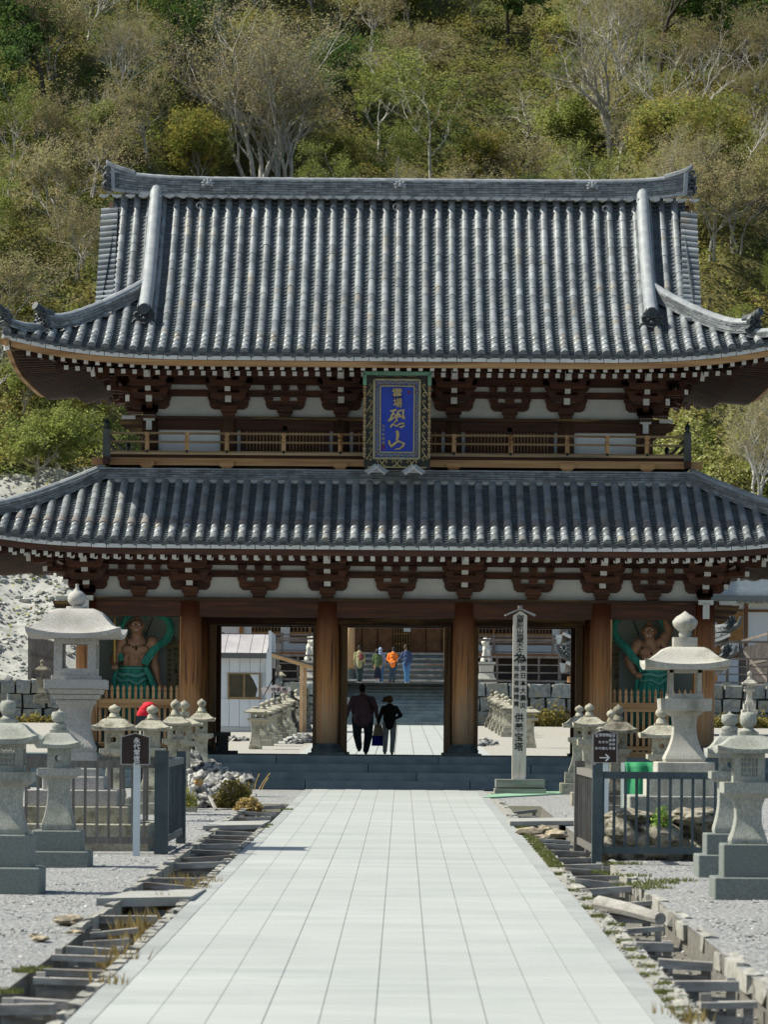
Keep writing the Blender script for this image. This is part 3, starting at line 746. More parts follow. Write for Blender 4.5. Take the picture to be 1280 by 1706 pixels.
for sx in (-1, 1):
    mb = MB(); mb.b6(sx*5.77-.13, sx*5.77+.13, 89.13, 89.21, ZP2-.12, ZP2+.01); mb.b6(sx*5.77-.065, sx*5.77+.065, 89.1, 89.2, ZP2-.34, ZP2-.12); mb.b6(sx*6.1, sx*6.42, 89.30, 89.33, ZP2-.085, ZP2-.0)
    mb.build('painted_beam_end', WHITE, gate)
    mb = MB(); mb.b6(sx*5.77-.06, sx*5.77+.06, 89.2, 89.5, ZP2-.33, ZP2-.1)
    mb.prism([(sx*5.9, ZP2-.09), (sx*6.5, ZP2-.09), (sx*6.42, ZP2-.25), (sx*6.3, ZP2-.3), (sx*6.2, ZP2-.4), (sx*6.05, ZP2-.42), (sx*5.9, ZP2-.5)], 89.42, 89.56); mb.build('beam_nose', dark_x, gate)
# lattice windows in the two inner bays and the centre bay
lat_m = M('lattice_bar', (.24, .12, .06), (.33, .19, .10), 2, .7, .15, 20, stretch=(8, 8, .5), objr=.1)
sl_ = MB(); sl_.b6(-.016, .016, -.02, .02, 0, Zu(719)-Zu(752)); me_slat = hidden_mesh(sl_, 'lattice_bar', [lat_m])
for cx, hw_ in ((-2.62, .98), (2.62, .98), (0, .98)):
    fr = MB()
    fr.b6(cx-hw_, cx+hw_, YW-.045, YW-.02, Zu(765), Zu(718)); wn = fr.build('lattice_window', M('window_dark', (.04, .018, .012), (.07, .03, .018), 3, .7) if 'window_dark' not in bpy.data.materials else bpy.data.materials['window_dark'], gate)
    fr = MB()
    for q in (-hw_, 0, hw_): fr.b6(cx+q-.055, cx+q+.055, YW-.09, YW-.03, Zu(765), Zu(712 if q == 0 else 718))
    fr.b6(cx-hw_, cx+hw_, YW-.085, YW-.035, Zu(721), Zu(718)); fr.b6(cx-hw_, cx+hw_, YW-.085, YW-.035, Zu(757), Zu(752))
    fr.build('window_frame', red_x, wn)
    for q in range(24):
        x = cx-hw_+.055+(q+.5)*(2*hw_-.11)/24
        if abs(x-cx) > .06: inst(me_slat, 'lattice_bar', wn, (x, YW-.065, Zu(752)))
# balcony
YB = 88.55; XB = 6.70
def Zb(py): return zp(py, YB)
mb = MB(); mb.b6(-XB-.12, XB+.12, YB-.08, YW+.1, Zb(760.5), Zb(756.5)); mb.b6(-XB-.12, XB+.12, 94.4, 95.6, Zb(760.5), Zb(756.5))
for sx in (-1, 1): mb.b6(sx*(XB+.12), sx*5.7, YW+.1, 94.4, Zb(760.5), Zb(756.5))
mb.build('balcony_deck', M('deck_tan', (.36, .25, .14), (.48, .35, .2), 2, .7, .2, 20, stretch=(.3, 1, 6), c3=(.07, .065, .055), s3=.5, t3=(.5, .62)), gate)
mb = MB(); mb.b6(-XB-.35, XB+.35, YB-.04, YB+.12, Zb(778), Zb(766)); mb.b6(-XB-.35, XB+.35, 95.4, 95.55, Zb(778), Zb(766)); mb.build('balcony_beam', tan_x, gate)
mb = MB(); mb.b6(-XB, XB, YB+.04, YB+.16, Zb(766), Zb(760.5)); mb.b6(-XB, XB, 95.3, 95.4, Zb(778), Zb(760.5))
for sx in (-1, 1): mb.b6(sx*XB-.06, sx*XB+.06, YB-.3, 95.7, Zb(778), Zb(766)+.002)
mb.build('balcony_joist', red_x, gate)
mb = MB(); mb.b6(-XB+.2, XB-.2, YB+.35, YB+.45, Zb(792), Zb(760.5)); mb.b6(-XB+.2, XB-.2, 95.0, 95.1, Zb(792), Zb(760.5)); 
for sx in (-1, 1): mb.b6(sx*(XB-.2), sx*(XB-.3), YB+.4, 95.1, Zb(792), Zb(760.5))
mb.build('balcony_skirt', dark_x, gate)
for x in [c*1.0 for c in C2]:
    mb = MB(); mb.sqloft((x, YB+.02, 0), [(Zb(783), .10), (Zb(780), .13), (Zb(778.2), .17, .14), (Zb(771), .17, .14)]); mb.build('balcony_block', tan_x, gate)
for y0_, ny in ((YB, -1), (184-YB, 1)):
    for pyt, h_, m_ in ((723, .05, rail_w), (737.5, .045, rail_w), (754, .085, rail_w)):
        mb = MB(); mb.b6(-XB-(.0), XB, y0_-.03, y0_+.03, Zb(pyt)-h_, Zb(pyt)); 
        mb.build('balcony_rail', m_, gate)
for sx in (-1, 1):
    for pyt, h_ in ((723, .05), (737.5, .045), (754, .085)):
        mb = MB(); mb.b6(sx*XB-.03, sx*XB+.03, YB, 184-YB, Zb(pyt)-h_-.003, Zb(pyt)-.003); mb.build('balcony_rail', rail_dk, gate)
    for y in (YB, 184-YB):
        mb = MB(); mb.b6(sx*XB-.085, sx*XB+.085, y-.085, y+.085, Zb(775), Zb(719)); cp_ = mb.build('corner_post', rail_dk, gate)
        mb = MB(); mb.lathe((sx*XB, y, Zb(719)), [(.085, 0), (.09, .03), (.05, .05), (.06, .10), (.075, .14), (.05, .19), (.015, .23), (.004, .29)], 12); mb.build('post_finial', bronze, cp_)
pt = MB(); pt.b6(-.05, .05, -.045, .045, 0, Zb(741)-Zb(757)); pt.sqloft((0, 0, 0), [(Zb(741)-Zb(757), .045), (Zb(739)-Zb(757), .03), (Zb(735)-Zb(757), .06), (Zb(731)-Zb(757), .035), (Zb(727)-Zb(757), .06), (Zb(723)-Zb(757), .05)])
pt.sphere((0, -.06, .02), .04, 8, 6, 1); me_pt = hidden_mesh(pt, 'balcony_post', [tan_z, bronze])
for x in (-5.77, -4.85, -3.93, -2.62, -1.31, 1.31, 2.62, 3.93, 4.85, 5.77): inst(me_pt, 'balcony_post', gate, (x, YB, Zb(757)))

# --- text helper
def text_mb(mb, ch, x, z, size, mi=0, bold=.0, depth=.01, y=0., shear=0., sx=1., R=None):
    cu = bpy.data.curves.new('t', 'FONT'); cu.body = ch; cu.size = 1.; cu.extrude = depth/size; cu.offset = bold; cu.resolution_u = 2; cu.shear = shear
    ob = bpy.data.objects.new('t', cu); COL.objects.link(ob); bpy.context.view_layer.update()
    dg = bpy.context.evaluated_depsgraph_get(); me = ob.evaluated_get(dg).to_mesh()
    vs = [v.co.copy() for v in me.vertices]; fs = [tuple(p.vertices) for p in me.polygons]
    if vs:
        cx = (min(v.x for v in vs)+max(v.x for v in vs))/2; cz = (min(v.y for v in vs)+max(v.y for v in vs))/2
        pts = [Vector((x+(v.x-cx)*size*sx, y-v.z*size, z+(v.y-cz)*size)) for v in vs]
        if R: pts = [R @ p for p in pts]
        mb.add(pts, fs, mi)
    ob.evaluated_get(dg).to_mesh_clear(); bpy.data.objects.remove(ob); bpy.data.curves.remove(cu)
def vtext(mb, s, x, ztop, size, step=None, **k):
    step = step or size*.98
    for i, c in enumerate(s):
        if c != ' ': text_mb(mb, c, x, ztop-step*(i+.5), size*.95, **k)

# --- the hanging name plaque
PY0 = 87.6; ps = F/PY0
def PX(px_): return (px_-661.5)/ps
def PZ(py_): return zp(py_, PY0)
plq = empty('name_plaque', (GX, PY0, PZ(782)), 'tall blue plaque with gold characters in a carved frame hanging between the roofs', 'plaque')
WORLD[plq] = Vector((0, 0, PZ(782))); plq.location.y = 87.95; plq.rotation_euler.x = radians(15); plq.scale.z = 1.03
blk = M('lacquer_black', (.008, .014, .013), (.02, .028, .025), 5, .35); gold = M('plaque_gold', (.40, .32, .16), (.52, .43, .24), 6, .4, .1, 30, metal=.35)
verd = M('verdigris_frame', (.13, .30, .22), (.20, .40, .30), 5, .6, .1, 20); frame_gold = M('worn_gold_frame', (.30, .28, .17), (.40, .38, .25), 7, .5, .2, 40)
blue = M('plaque_blue', (.012, .045, .38), (.018, .06, .46), 2, .45)
mb = MB(); mb.b6(PX(606), PX(717), 0, .10, PZ(779), PZ(622)); pb = mb.build('plaque_board', blk, plq)
mb = MB(); mb.b6(PX(634), PX(688.5), -.03, 0, PZ(751), PZ(643)); mb.build('blue_panel', blue, plq)
mb = MB()                                                # patterned border
mb.b6(PX(624), PX(698), -.02, -.002, PZ(760), PZ(634)); mb.build('border_ground', M('border_blue', (.03, .06, .25), (.10, .16, .32), 22, .5, c3=(.30, .16, .06), s3=30), plq)
mb = MB()
for (xa, xb, za, zb) in ((621, 700, 634, 631), (621, 700, 763, 760), (621, 624.5, 763, 631), (697, 700.5, 763, 631)): mb.b6(PX(xa), PX(xb), -.07, -.0, PZ(za), PZ(zb))
for (xa, xb, za, zb) in ((632, 690.5, 644, 642), (632, 690.5, 752.5, 750.5), (632, 634.2, 752, 642), (688.3, 690.5, 752, 642)): mb.b6(PX(xa), PX(xb), -.055, -.0, PZ(za), PZ(zb))
mb.build('inner_moulding', frame_gold, plq)
mb = MB(); rr = random.Random(3)
def vine(mb, x0, z0, x1, z1):
    n_ = int(max(abs(x1-x0), abs(z1-z0))/4.2)
    for i in range(n_):
        t = (i+.5)/n_; x = x0+(x1-x0)*t; z = z0+(z1-z0)*t; s = 1 if i % 2 else -1
        v = abs(x1-x0) < 1
        a = [(x+(s*2.2*cos(q)*(1-q/8) if v else 2.2*cos(q)*(1-q/8)), z+(2.2*sin(q)*(1-q/8))*(1 if v else s)) for q in [k*.8 for k in range(6)]]
        mb.tube([(PX(p[0]), -.03, PZ(p[1])) for p in a], .0065, 4)
for x in (628.3, 694.3): vine(mb, x, 646, x, 752)
for z in (638, 756): vine(mb, 628, z, 695, z)
mb.build('border_scrolls', M('border_pale', (.45, .48, .42), (.35, .42, .45), 9, .5), plq)
mb = MB(); mb.b6(PX(604), PX(718), -.12, .02, PZ(624.5), PZ(618.5)); mb.prism([(PX(604), PZ(618)), (PX(610), PZ(624)), (PX(610), PZ(641)), (PX(604), PZ(641))], -.12, .02); mb.prism([(PX(718), PZ(618)), (PX(712), PZ(624)), (PX(712), PZ(641)), (PX(718), PZ(641))], -.12, .02)
for i in range(14): x = 626+i*5; mb.b6(PX(x), PX(x+3), -.14, -.1, PZ(624.8), PZ(618.2))
mb.build('green_crown', verd, plq)
mb = MB()
for xx in (607, 715):
    for i in range(13):
        z = 642+i*9.2; mb.sphere((PX(xx), -.05, PZ(z+2.5)), (.040, .05, .042), 8, 6); mb.sphere((PX(xx), -.05, PZ(z+6.8)), (.034, .045, .028), 8, 6)
mb.build('carved_side', M('carved_wood', (.34, .22, .12), (.46, .36, .22), 8, .6, .2, 30), plq)
mb = MB()
for sx in (-1, 1):
    for k in range(5):
        z = 650+k*26.2; xc = 661.5+sx*46.0
        for pts in ([(5, 9), (1, 2), (-2.5, -3), (-4, -8), (-2, -10.5), (.5, -9), (-.5, -6.5)], [(5, 9), (3, 4), (-1, 3), (-4, 7), (-2, 10.5), (.5, 9), (-.5, 6.8)]):
            mb.tube([(PX(xc+sx*p[0]), -.02, PZ(z+p[1])) for p in pts], [.013]*5+[.01, .012], 5)
for k in (-1, 0, 1):
    xc = 661.5+k*25; 
    for sx in (-1, 1): mb.tube([(PX(xc+sx*p[0]), -.02, PZ(p[1])) for p in ((7, 775), (2, 773), (.8, 769.5), (3, 765.5), (7, 765), (8, 768), (6, 769))], .014, 5)
    for sx in (-1, 1): mb.tube([(PX(xc+sx*p[0]), -.015, PZ(p[1])) for p in ((7, 629), (3, 627), (0, 629))], .006, 4)
mb.b6(PX(612), PX(711), -.03, .0, PZ(777), PZ(775.6)); mb.build('gold_scrollwork', gold, plq)
# big brush characters, as raised strokes (photo positions on the plaque)
def strokes(mb, S, flat=.5):
    for st in S:
        mb.tube([(PX(a), -.045, PZ(b)) for a, b, r in st], [r/ps for a, b, r in st], 8, 0, True, flat, up=(0, 1, 0))
L_ = []
z7 = lambda X_, Y_, r: (580+X_/8., 600+Y_/8., r/8.)
L_ += [[z7(*p) for p in st] for st in (
    [(555, 672, 10), (600, 665, 13), (632, 655, 17), (640, 662, 10)], [(600, 668, 12), (590, 720, 15), (560, 775, 14), (528, 802, 8)], [(560, 730, 8), (590, 722, 10), (620, 700, 8)],
    [(528, 800, 14), (565, 785, 16), (605, 760, 12)], [(636, 715, 12), (615, 765, 12)],
    [(660, 680, 14), (655, 730, 13), (640, 790, 12), (612, 830, 8)], [(655, 675, 12), (700, 663, 14), (738, 655, 17), (728, 700, 13), (735, 750, 15), (755, 765, 16)], [(670, 700, 10), (690, 730, 14), (680, 755, 12)],
    [(700, 735, 10), (725, 755, 13), (750, 772, 12)],
    [(560, 885, 12), (585, 850, 14), (610, 838, 11)], [(590, 838, 9), (640, 870, 14), (690, 835, 15), (745, 830, 14), (752, 855, 13), (705, 892, 10)], [(640, 810, 7), (660, 790, 8)], [(680, 885, 10), (715, 872, 9)],
    [(645, 928, 20), (662, 975, 24), (655, 1030, 20), (645, 1058, 14)], [(545, 1055, 14), (550, 1100, 18), (575, 1135, 22), (620, 1100, 18), (655, 1072, 15), (690, 1065, 14)],
    [(660, 1068, 13), (715, 1085, 14), (748, 1098, 15), (735, 1125, 16), (690, 1165, 12), (645, 1172, 6)], [(620, 1178, 4), (660, 1165, 12)])]
mb = MB(); strokes(mb, L_); smooth_by_angle(mb.build('large_gold_characters', gold, plq), 50)
mb = MB()
text_mb(mb, '霊', PX(661), PZ(654), .225, 0, .010, .03, -.045, -.0, sx=1.1); text_mb(mb, '場', PX(662), PZ(670), .215, 0, .010, .03, -.045)
mb.build('gold_characters', gold, plq)
mb = MB(); vtext(mb, '永平寺貫首', PX(638.5), PZ(705), .075, .095, bold=.01, depth=.01, y=-.035); mb.build('small_inscription', frame_gold, plq)
mb = MB()
for a, b in ((681, 653), (638.5, 739), (638.5, 744.5)):
    for (dx, dz) in ((-1.7, 0), (0, 0), (1.7, 0)): mb.b6(PX(a+dx-.5), PX(a+dx+.5), -.035, -.03, PZ(b+2.7), PZ(b-2.7))
    mb.b6(PX(a-2.2), PX(a+2.2), -.035, -.028, PZ(b+.4), PZ(b-.4))
mb.build('seal_mark', M('seal_red', (.22, .03, .02), None, 3), plq)
for cx in (627.5, 689.5):
    mb = MB()
    for sx in (-1, 1): mb.beam((PX(cx+sx*17), -.16, PZ(784)), (PX(cx), -.10, PZ(772)), .32, .035)
    mb.prism([(PX(cx-9), PZ(783)), (PX(cx+9), PZ(783)), (PX(cx), PZ(776))], -.2, .0); mb.build('support_bracket', WHITE, plq)
# ============================================================ GROUND, PATH, GUTTERS
gravel_m = M('gravel', (.10, .105, .11), (.33, .335, .34), 38, .95, 1., 60, c3=(.47, .47, .46), s3=24, t3=(.50, .60), lo=.40, hi=.60)
court_m = M('courtyard_gravel', (.26, .25, .225), (.42, .405, .365), 14, .95, .5, 30, c3=(.34, .33, .28), s3=1.2, t3=(.55, .75))
soil_m = M('gutter_soil', (.10, .095, .08), (.22, .21, .19), 18, .95, .6, 40)
PL, PR = -2.14, 1.82                                     # path edges
GL0, GR0 = -2.20, 2.04
TE = 74.                                   # gutter inner edges
def zone(name, m, x0, x1, y0, y1, nx, ny, zf=None, rough_=0.012):
    mb = MB()
    def fn(a, b):
        x = x0+(x1-x0)*a; y = y0+(y1-y0)*b
        z = ground_z(y) if zf is None else zf(x, y)
        return Vector((x, y, z-.012+(noise.noise(Vector((x*1.3, y*1.3, 0)))*rough_*1.5 if 0 < a < 1 else 0)))
    mb.grid(fn, nx, ny); ob = mb.build(name, m, None, kind='structure', smooth=True); return ob
zone('ground', gravel_m, -60, -2.82, 8, 84, 90, 90)
zone('ground', gravel_m, 2.68, 60, 8, 84, 90, 90)
g_ = zone('ground', gravel_m, -60, 60, 84, 87.6, 90, 8)
zone('ground', court_m, -90, 90, 97.0, 176, 60, 50)
for a_, b_ in ((-60, -9.4), (9.4, 60)): zone('ground', court_m, a_, b_, 87.55, 97.1, 20, 6)
zone('ground', soil_m, -2.83, -2.19, 8, TE, 6, 200, lambda x, y: ground_z(y)-.30+.05*noise.noise(Vector((x*3, y*3, 0))))
zone('ground', soil_m, 2.03, 2.69, 8, TE, 6, 200, lambda x, y: ground_z(y)-.30+.05*noise.noise(Vector((x*3, y*3, 0))))
zone('ground', M('verge_soil', (.20, .195, .17), (.40, .395, .36), 20, .95, .7, 50), 1.80, 2.04, 8, 84, 4, 200)
zone('ground', gravel_m, -2.83, -2.12, TE, 84, 4, 10); zone('ground', gravel_m, 2.02, 2.70, TE, 84, 4, 10)
mb = MB()
def wallstrip(x, dx):
    mb.grid(lambda a, b: Vector((x+dx*b, 8+66*a, ground_z(8+66*a)-.02-.45*b)), 120, 1)
wallstrip(-2.82, .0); wallstrip(-2.19, .0); wallstrip(2.03, 0); wallstrip(2.69, 0)
mb.build('gutter_wall', soil_m, None, kind='structure')
# path of long pale paving slabs, nearest slabs individual, the rest one mesh
paver_m = M('paving_slab', (.34, .36, .352), (.405, .425, .415), .7, .75, .08, 60, objr=.018, island=.015, c3=(.305, .33, .33), s3=.9, t3=(.50, .75), stretch=(.5, 1.6, 1))
kerb_m = M('path_edge_slab', (.27, .285, .285), (.35, .365, .365), 1.2, .8, .08, 60, objr=.06, island=.06)
path = MB(); path.grid(lambda a, b: Vector((PL+(PR-PL)*a, 10+76.1*b, ground_z(10+76.1*b)-.006)), 4, 60)
path = path.build('path', M('path_joint', (.27, .25, .20), (.20, .19, .16), 2, .95), None, kind='structure')
path['label'] = 'straight pale stone path leading to the gate steps'
ncol = 10; ew = .17; cw = (PR-PL-2*ew)/ncol; rest = MB(); cnt = 0
for c in range(-1, ncol+1):
    x0 = PL+ew+c*cw if 0 <= c < ncol else (PL if c < 0 else PR-ew); x1 = x0+(cw if 0 <= c < ncol else ew)
    L = 2.4; y = 22.6+(1.2 if c % 2 else 0)+(.2 if c % 3 == 1 else 0)
    y -= 12
    while y < 86.0:
        y2 = min(86.05, y+L); z0, z1 = ground_z(y), ground_z(y2); g = .0028; h = .0085+.0008*(c % 3)
        v = [(x0+g, y, z0-.01), (x1-g, y, z0-.01), (x1-g, y2, z1-.01), (x0+g, y2, z1-.01)]
        v += [(a, b, c_+.01+h) for a, b, c_ in v]
        fcs = [(4, 5, 6, 7), (1, 2, 6, 5), (3, 0, 4, 7)]
        if y2 > 23.5 and y < 62 and cnt < 290:
            m_ = MB(); m_.add(v, fcs); m_.build('paving_slab', paver_m if 0 <= c < ncol else kerb_m, path); cnt += 1
        else: rest.add(v, fcs, 0 if 0 <= c < ncol else 1)
        y = y2
rest.build('paving_slabs_beyond', [paver_m, kerb_m], path, kind='stuff')
# the path beyond the gate
fp = MB(); fp.grid(lambda a, b: Vector((-2.9+5.4*a, 97.1+78.4*b, ground_z(97.1+78.4*b)-.004)), 2, 40)
fpath = fp.build('path', bpy.data.materials['path_joint'], None, kind='structure'); rest = MB()
for c in range(10):
    x0 = -2.9+.54*c; y = 97.1-(.6 if c % 2 else 0)
    while y < 175.4:
        y2 = min(175.4, y+1.2); y_ = max(97.1, y); z0, z1 = ground_z(y_)+.006, ground_z(y2)+.006; g = .012
        rest.add([(x0+g, y_+.01, z0), (x0+.54-g, y_+.01, z0), (x0+.54-g, y2-.01, z1), (x0+g, y2-.01, z1)], [(0, 1, 2, 3)]); y = y2
rest.build('paving_slabs', paver_m, fpath, kind='stuff')
# the passage floor through the gate
mb = MB(); mb.b6(-7, 7, 88.5, 97.15, FLZ-.0, FLZ+.006); mb.build('passage_floor', step_st, platform)
# weathered cross boards over the gutters: one little timber frame per board
def gutter_frame(px0, px1, py0, side, kind=0, idx=0):
    a = gp(px0, py0); b = gp(px1, py0); y = a.y; z = a.z
    x0, x1 = a.x, b.x
    r = random.Random(idx*7+side)
    root = empty('gutter_frame', (x0*.5+x1*.5, y, z-.35))
    mb = MB(); th = r.uniform(.045, .075); h = r.uniform(.07, .12); tl = r.uniform(-.03, .03)
    mb.beam((x0, y, z-.01+tl), (x1, y+r.uniform(-.06, .06), z-.01-tl), .10+r.uniform(0, .06), th); mb.build('cross_board', grey_w, root)
    mb = MB(); n = r.choice((1, 2))
    for q in range(n):
        yy = y-.03+.06*q+.02; mb = MB(); mb.beam((x0+.04, yy+.04, z-.12-.12*q), (x1-.04, yy+.04+r.uniform(-.03, .03), z-.14-.1*q), .03, h); mb.build('lower_board', grey_w, root)
    for xx in (x0+.05, x1-.05):
        mb = MB(); w_ = r.uniform(.05, .085); mb.beam((xx+r.uniform(-.02, .02), y+.05, z-.44), (xx, y+.05, z+.02+r.uniform(-.05, .05)), w_, w_); mb.build('stake', grey_w, root)
    for q in range(r.randint(3, 5)):
        xx = x0+(x1-x0)*(q+.7)/5; mb = MB(); mb.beam((xx, y+.1, z-.44), (xx+.01, y+.1, z-.08+r.uniform(-.05, 0)), .06, .03); mb.build('stake', grey_w, root)
    return root
LB = [(0, 92, 1678), (20, 118, 1668), (55, 182, 1633), (55, 175, 1618), (86, 195, 1594), (110, 210, 1583), (140, 217, 1570), (150, 230, 1552), (164, 262, 1530), (240, 330, 1476), (250, 345, 1466), (275, 380, 1440), (288, 390, 1430), (300, 395, 1418), (312, 402, 1408), (330, 425, 1402), (345, 432, 1394), (355, 440, 1388), (398, 452, 1363), (405, 462, 1355), (425, 475, 1344)]
GRP = 'timber frames in the gutters beside the path'
nm_l = ['bottom left corner', 'next to the corner frame']
ordw = ['nearest', 'second', 'third', 'fourth', 'fifth', 'sixth', 'seventh', 'eighth', 'ninth', 'tenth', 'eleventh', 'twelfth', 'thirteenth', 'fourteenth', 'fifteenth', 'sixteenth', 'seventeenth', 'eighteenth', 'nineteenth', 'twentieth', 'twenty first', 'twenty second', 'twenty third', 'twenty fourth']
for i, (a, b, c) in enumerate(LB):
    tag(gutter_frame(a, b, c, 0, 0, i), f'grey weathered timber frame across the gutter left of the path, {ordw[i]} from the bottom', 'timber frame', GRP)
RB = [(1165, 1260, 1672), (1122, 1230, 1640), (1097, 1187, 1605), (1060, 1122, 1575), (1022, 1106, 1548), (984, 1086, 1506), (968, 1053, 1482), (958, 1034, 1471), (950, 1030, 1461), (940, 1016, 1451), (925, 1005, 1443), (912, 990, 1432), (905, 985, 1420), (900, 965, 1408), (893, 950, 1400), (868, 898, 1362), (850, 895, 1352)]
for i, (a, b, c) in enumerate(RB):
    tag(gutter_frame(a, b, c, 1, 0, i+40), f'grey weathered timber frame across the gutter right of the path, {ordw[i]} from the bottom', 'timber frame', GRP)
mb = MB(); a, b = gp(1000, 1516), gp(1100, 1530); mb.tube([a+Vector((0, 0, .06)), a.lerp(b, .5)+Vector((0, 0, .04)), b+Vector((0, -.1, .0))], [.085, .075, .06], 9)
tag(mb.build('fallen_log', grey_w, None), 'round grey log lying askew across the right gutter', 'log')
# bridging slabs over the gutter
def slab(name, q, th, lab, m=kerb_m):
    P = [gp(*p) for p in q]; mb = MB(); z = max(p.z for p in P)+.03
    vs = [(p.x, p.y, z) for p in P]+[(p.x, p.y, z-th) for p in P]
    mb.add(vs, [(0, 1, 2, 3), (7, 6, 5, 4), (0, 4, 5, 1), (1, 5, 6, 2), (2, 6, 7, 3), (3, 7, 4, 0)]); return tag(mb.build(name, m, None), lab, 'slab', 'slabs bridging the gutters')
slab('bridge_slab', [(160, 1507), (318, 1503), (343, 1485), (215, 1491)], .09, 'wide pale grey slab bridging the left gutter near the bottom of the photo', M('bleached_plank', (.27, .27, .255), (.38, .38, .36), 3, .85, .3, 20, stretch=(1, 1, 1)))
slab('bridge_slab', [(338, 1384), (436, 1381), (450, 1370), (358, 1373)], .07, 'pale slab bridging the left gutter beside the fenced lantern', bpy.data.materials['bleached_plank'])
slab('bridge_slab', [(850, 1377), (990, 1374), (985, 1364), (846, 1368)], .07, 'pale slab bridging the right gutter in front of the memorial post', bpy.data.materials['bleached_plank'])
# rough kerb stones between right gutter and path, and outside both gutters
kst = M('rough_kerb_stone', (.24, .235, .21), (.40, .39, .36), 7, .9, .5, 18, objr=.12, c3=(.25, .24, .21), s3=9)
def rough_block(c, sz, seed, rz=0):
    r = random.Random(seed); t = MB(); x, y, z = sz[0]/2, sz[1]/2, sz[2]/2; vs = []
    def f(a, b, d): return Vector((a*x*r.uniform(.82, 1.05), b*y*r.uniform(.88, 1.04), d*z*r.uniform(.8, 1.1)))
    V = {}
    for a in (-1, 0, 1):
        for b in (-1, 0, 1):
            for d in (-1, 1): V[(a, b, d)] = len(vs); vs.append(f(a, b, d))
    F_ = []
    for a in (-1, 0):
        for b in (-1, 0):
            F_.append((V[a, b, 1], V[a+1, b, 1], V[a+1, b+1, 1], V[a, b+1, 1]))
    for a in (-1, 0):
        F_.append((V[a, -1, -1], V[a+1, -1, -1], V[a+1, -1, 1], V[a, -1, 1])); F_.append((V[a+1, 1, -1], V[a, 1, -1], V[a, 1, 1], V[a+1, 1, 1]))
        F_.append((V[-1, a+1, -1], V[-1, a, -1], V[-1, a, 1], V[-1, a+1, 1])); F_.append((V[1, a, -1], V[1, a+1, -1], V[1, a+1, 1], V[1, a, 1]))
    R_ = Matrix.Rotation(rz, 3, 'Z'); t.add([Vector(c)+R_ @ v for v in vs], F_); return t
kerb = empty('kerb_row', (1.95, 30, ground_z(30))); tag(kerb, 'row of rough whitish stones between the path and the right gutter', 'kerb')
y = 24.
i = 0
while y < 84:
    L = RND.uniform(.5, 1.1)*(1 if y < 50 else 1.6); t = rough_block((1.98+RND.uniform(-.03, .03), y+L/2, ground_z(y)-.05-RND.uniform(0, .03)), (RND.uniform(.09, .15), L*.93, .13), i, RND.uniform(-.04, .04)); t.build('kerb_stone', kst, kerb); y += L; i += 1
kerb2 = empty('kerb_row', (2.85, 30, ground_z(30))); tag(kerb2, 'row of rough whitish stones along the outer edge of the right gutter', 'kerb')
y = 24.
while y < 50:
    L = RND.uniform(.5, 1.2); t = rough_block((2.73+RND.uniform(-.03, .03), y+L/2, ground_z(y)-.06-RND.uniform(0, .04)), (RND.uniform(.08, .16), L*.93, .15), i, RND.uniform(-.04, .04)); t.build('kerb_stone', kst, kerb2); y += L; i += 1
kerb3 = empty('kerb_row', (-2.88, 30, ground_z(30))); tag(kerb3, 'row of grey boards and stones along the outer edge of the left gutter', 'kerb')
y = 34.
while y < 70:
    L = RND.uniform(.8, 1.8); t = rough_block((-2.86+RND.uniform(-.02, .02), y+L/2, ground_z(y)-.02), (.10, L*.95, .14), i); t.build('kerb_stone', kst, kerb3); y += L; i += 1
kerb4 = empty('kerb_row', (-2.17, 26, ground_z(26))); tag(kerb4, 'broken pale stones between the path and the left gutter', 'kerb')
y = 23.5
while y < 62:
    L = RND.uniform(.35, .8); t = rough_block((-2.19, y+L/2, ground_z(y)-.035), (.10, L*.9, .12), i)
    t.build('kerb_stone', kst, kerb4); y += L*RND.choice((1, 1, 1.6)); i += 1
# loose gravel stones and pebbles
rr = random.Random(5); ico = []
import bmesh
def rock_mesh(name, m, seed, sub=1, amp=.35, sq=(1, 1, .7)):
    bm = bmesh.new(); bmesh.ops.create_icosphere(bm, subdivisions=sub, radius=1)
    for v in bm.verts:
        n_ = noise.noise(v.co*1.3+Vector((seed*7.1, 0, 0)))+.5*noise.noise(v.co*3.1+Vector((seed*3.3, 5, 0)))
        v.co = v.co*(1+amp*n_); v.co = Vector((v.co.x*sq[0], v.co.y*sq[1], v.co.z*sq[2]))
    me = bpy.data.meshes.new(name); bm.to_mesh(me); bm.free(); me.materials.append(m); return me
pm = [MB(), MB()]
base_ic = [rock_mesh('p', gravel_m, k, 1, .5) for k in range(5)]
bv = [[v.co.copy() for v in me.vertices] for me in base_ic]; bf = [tuple(p.vertices) for p in base_ic[0].polygons]
for me in base_ic: bpy.data.meshes.remove(me)
def pebble(mb, p, s, r): 
    V = r.choice(bv); a = r.uniform(0, 6.3); c, s_ = cos(a), sin(a)
    mb.add([(p[0]+(v.x*c-v.y*s_)*s, p[1]+(v.x*s_+v.y*c)*s, p[2]+v.z*s*.8) for v in V], bf)
for i in range(30000):
    y = 24+(rr.random()**1.9)*46; hw = y*.105+1.5
    x = rr.uniform(-hw, hw)
    if -2.95 < x < 2.85: continue
    pebble(pm[0], (x, y, ground_z(y)-.012), rr.uniform(.007, .019)*(1+.7*(rr.random() > .95)), rr)
for side, (x0, x1) in enumerate(((-2.8, -2.2), (1.83, 2.68))):
    for i in range(1600):
        y = 24+(rr.random()**1.5)*45; x = rr.uniform(x0, x1); z = ground_z(y)-(.29 if x < -2.1 or x > 2.05 else .0)
        pebble(pm[0], (x, y, z), rr.uniform(.008, .022), rr)
pm[0].build('loose_gravel', M('gravel_stone', (.20, .205, .21), (.42, .42, .415), 30, .9, .3, 40, island=.75), None, kind='stuff')
tag(bpy.data.objects['loose_gravel'], 'loose grey gravel stones spread over the ground', 'gravel')
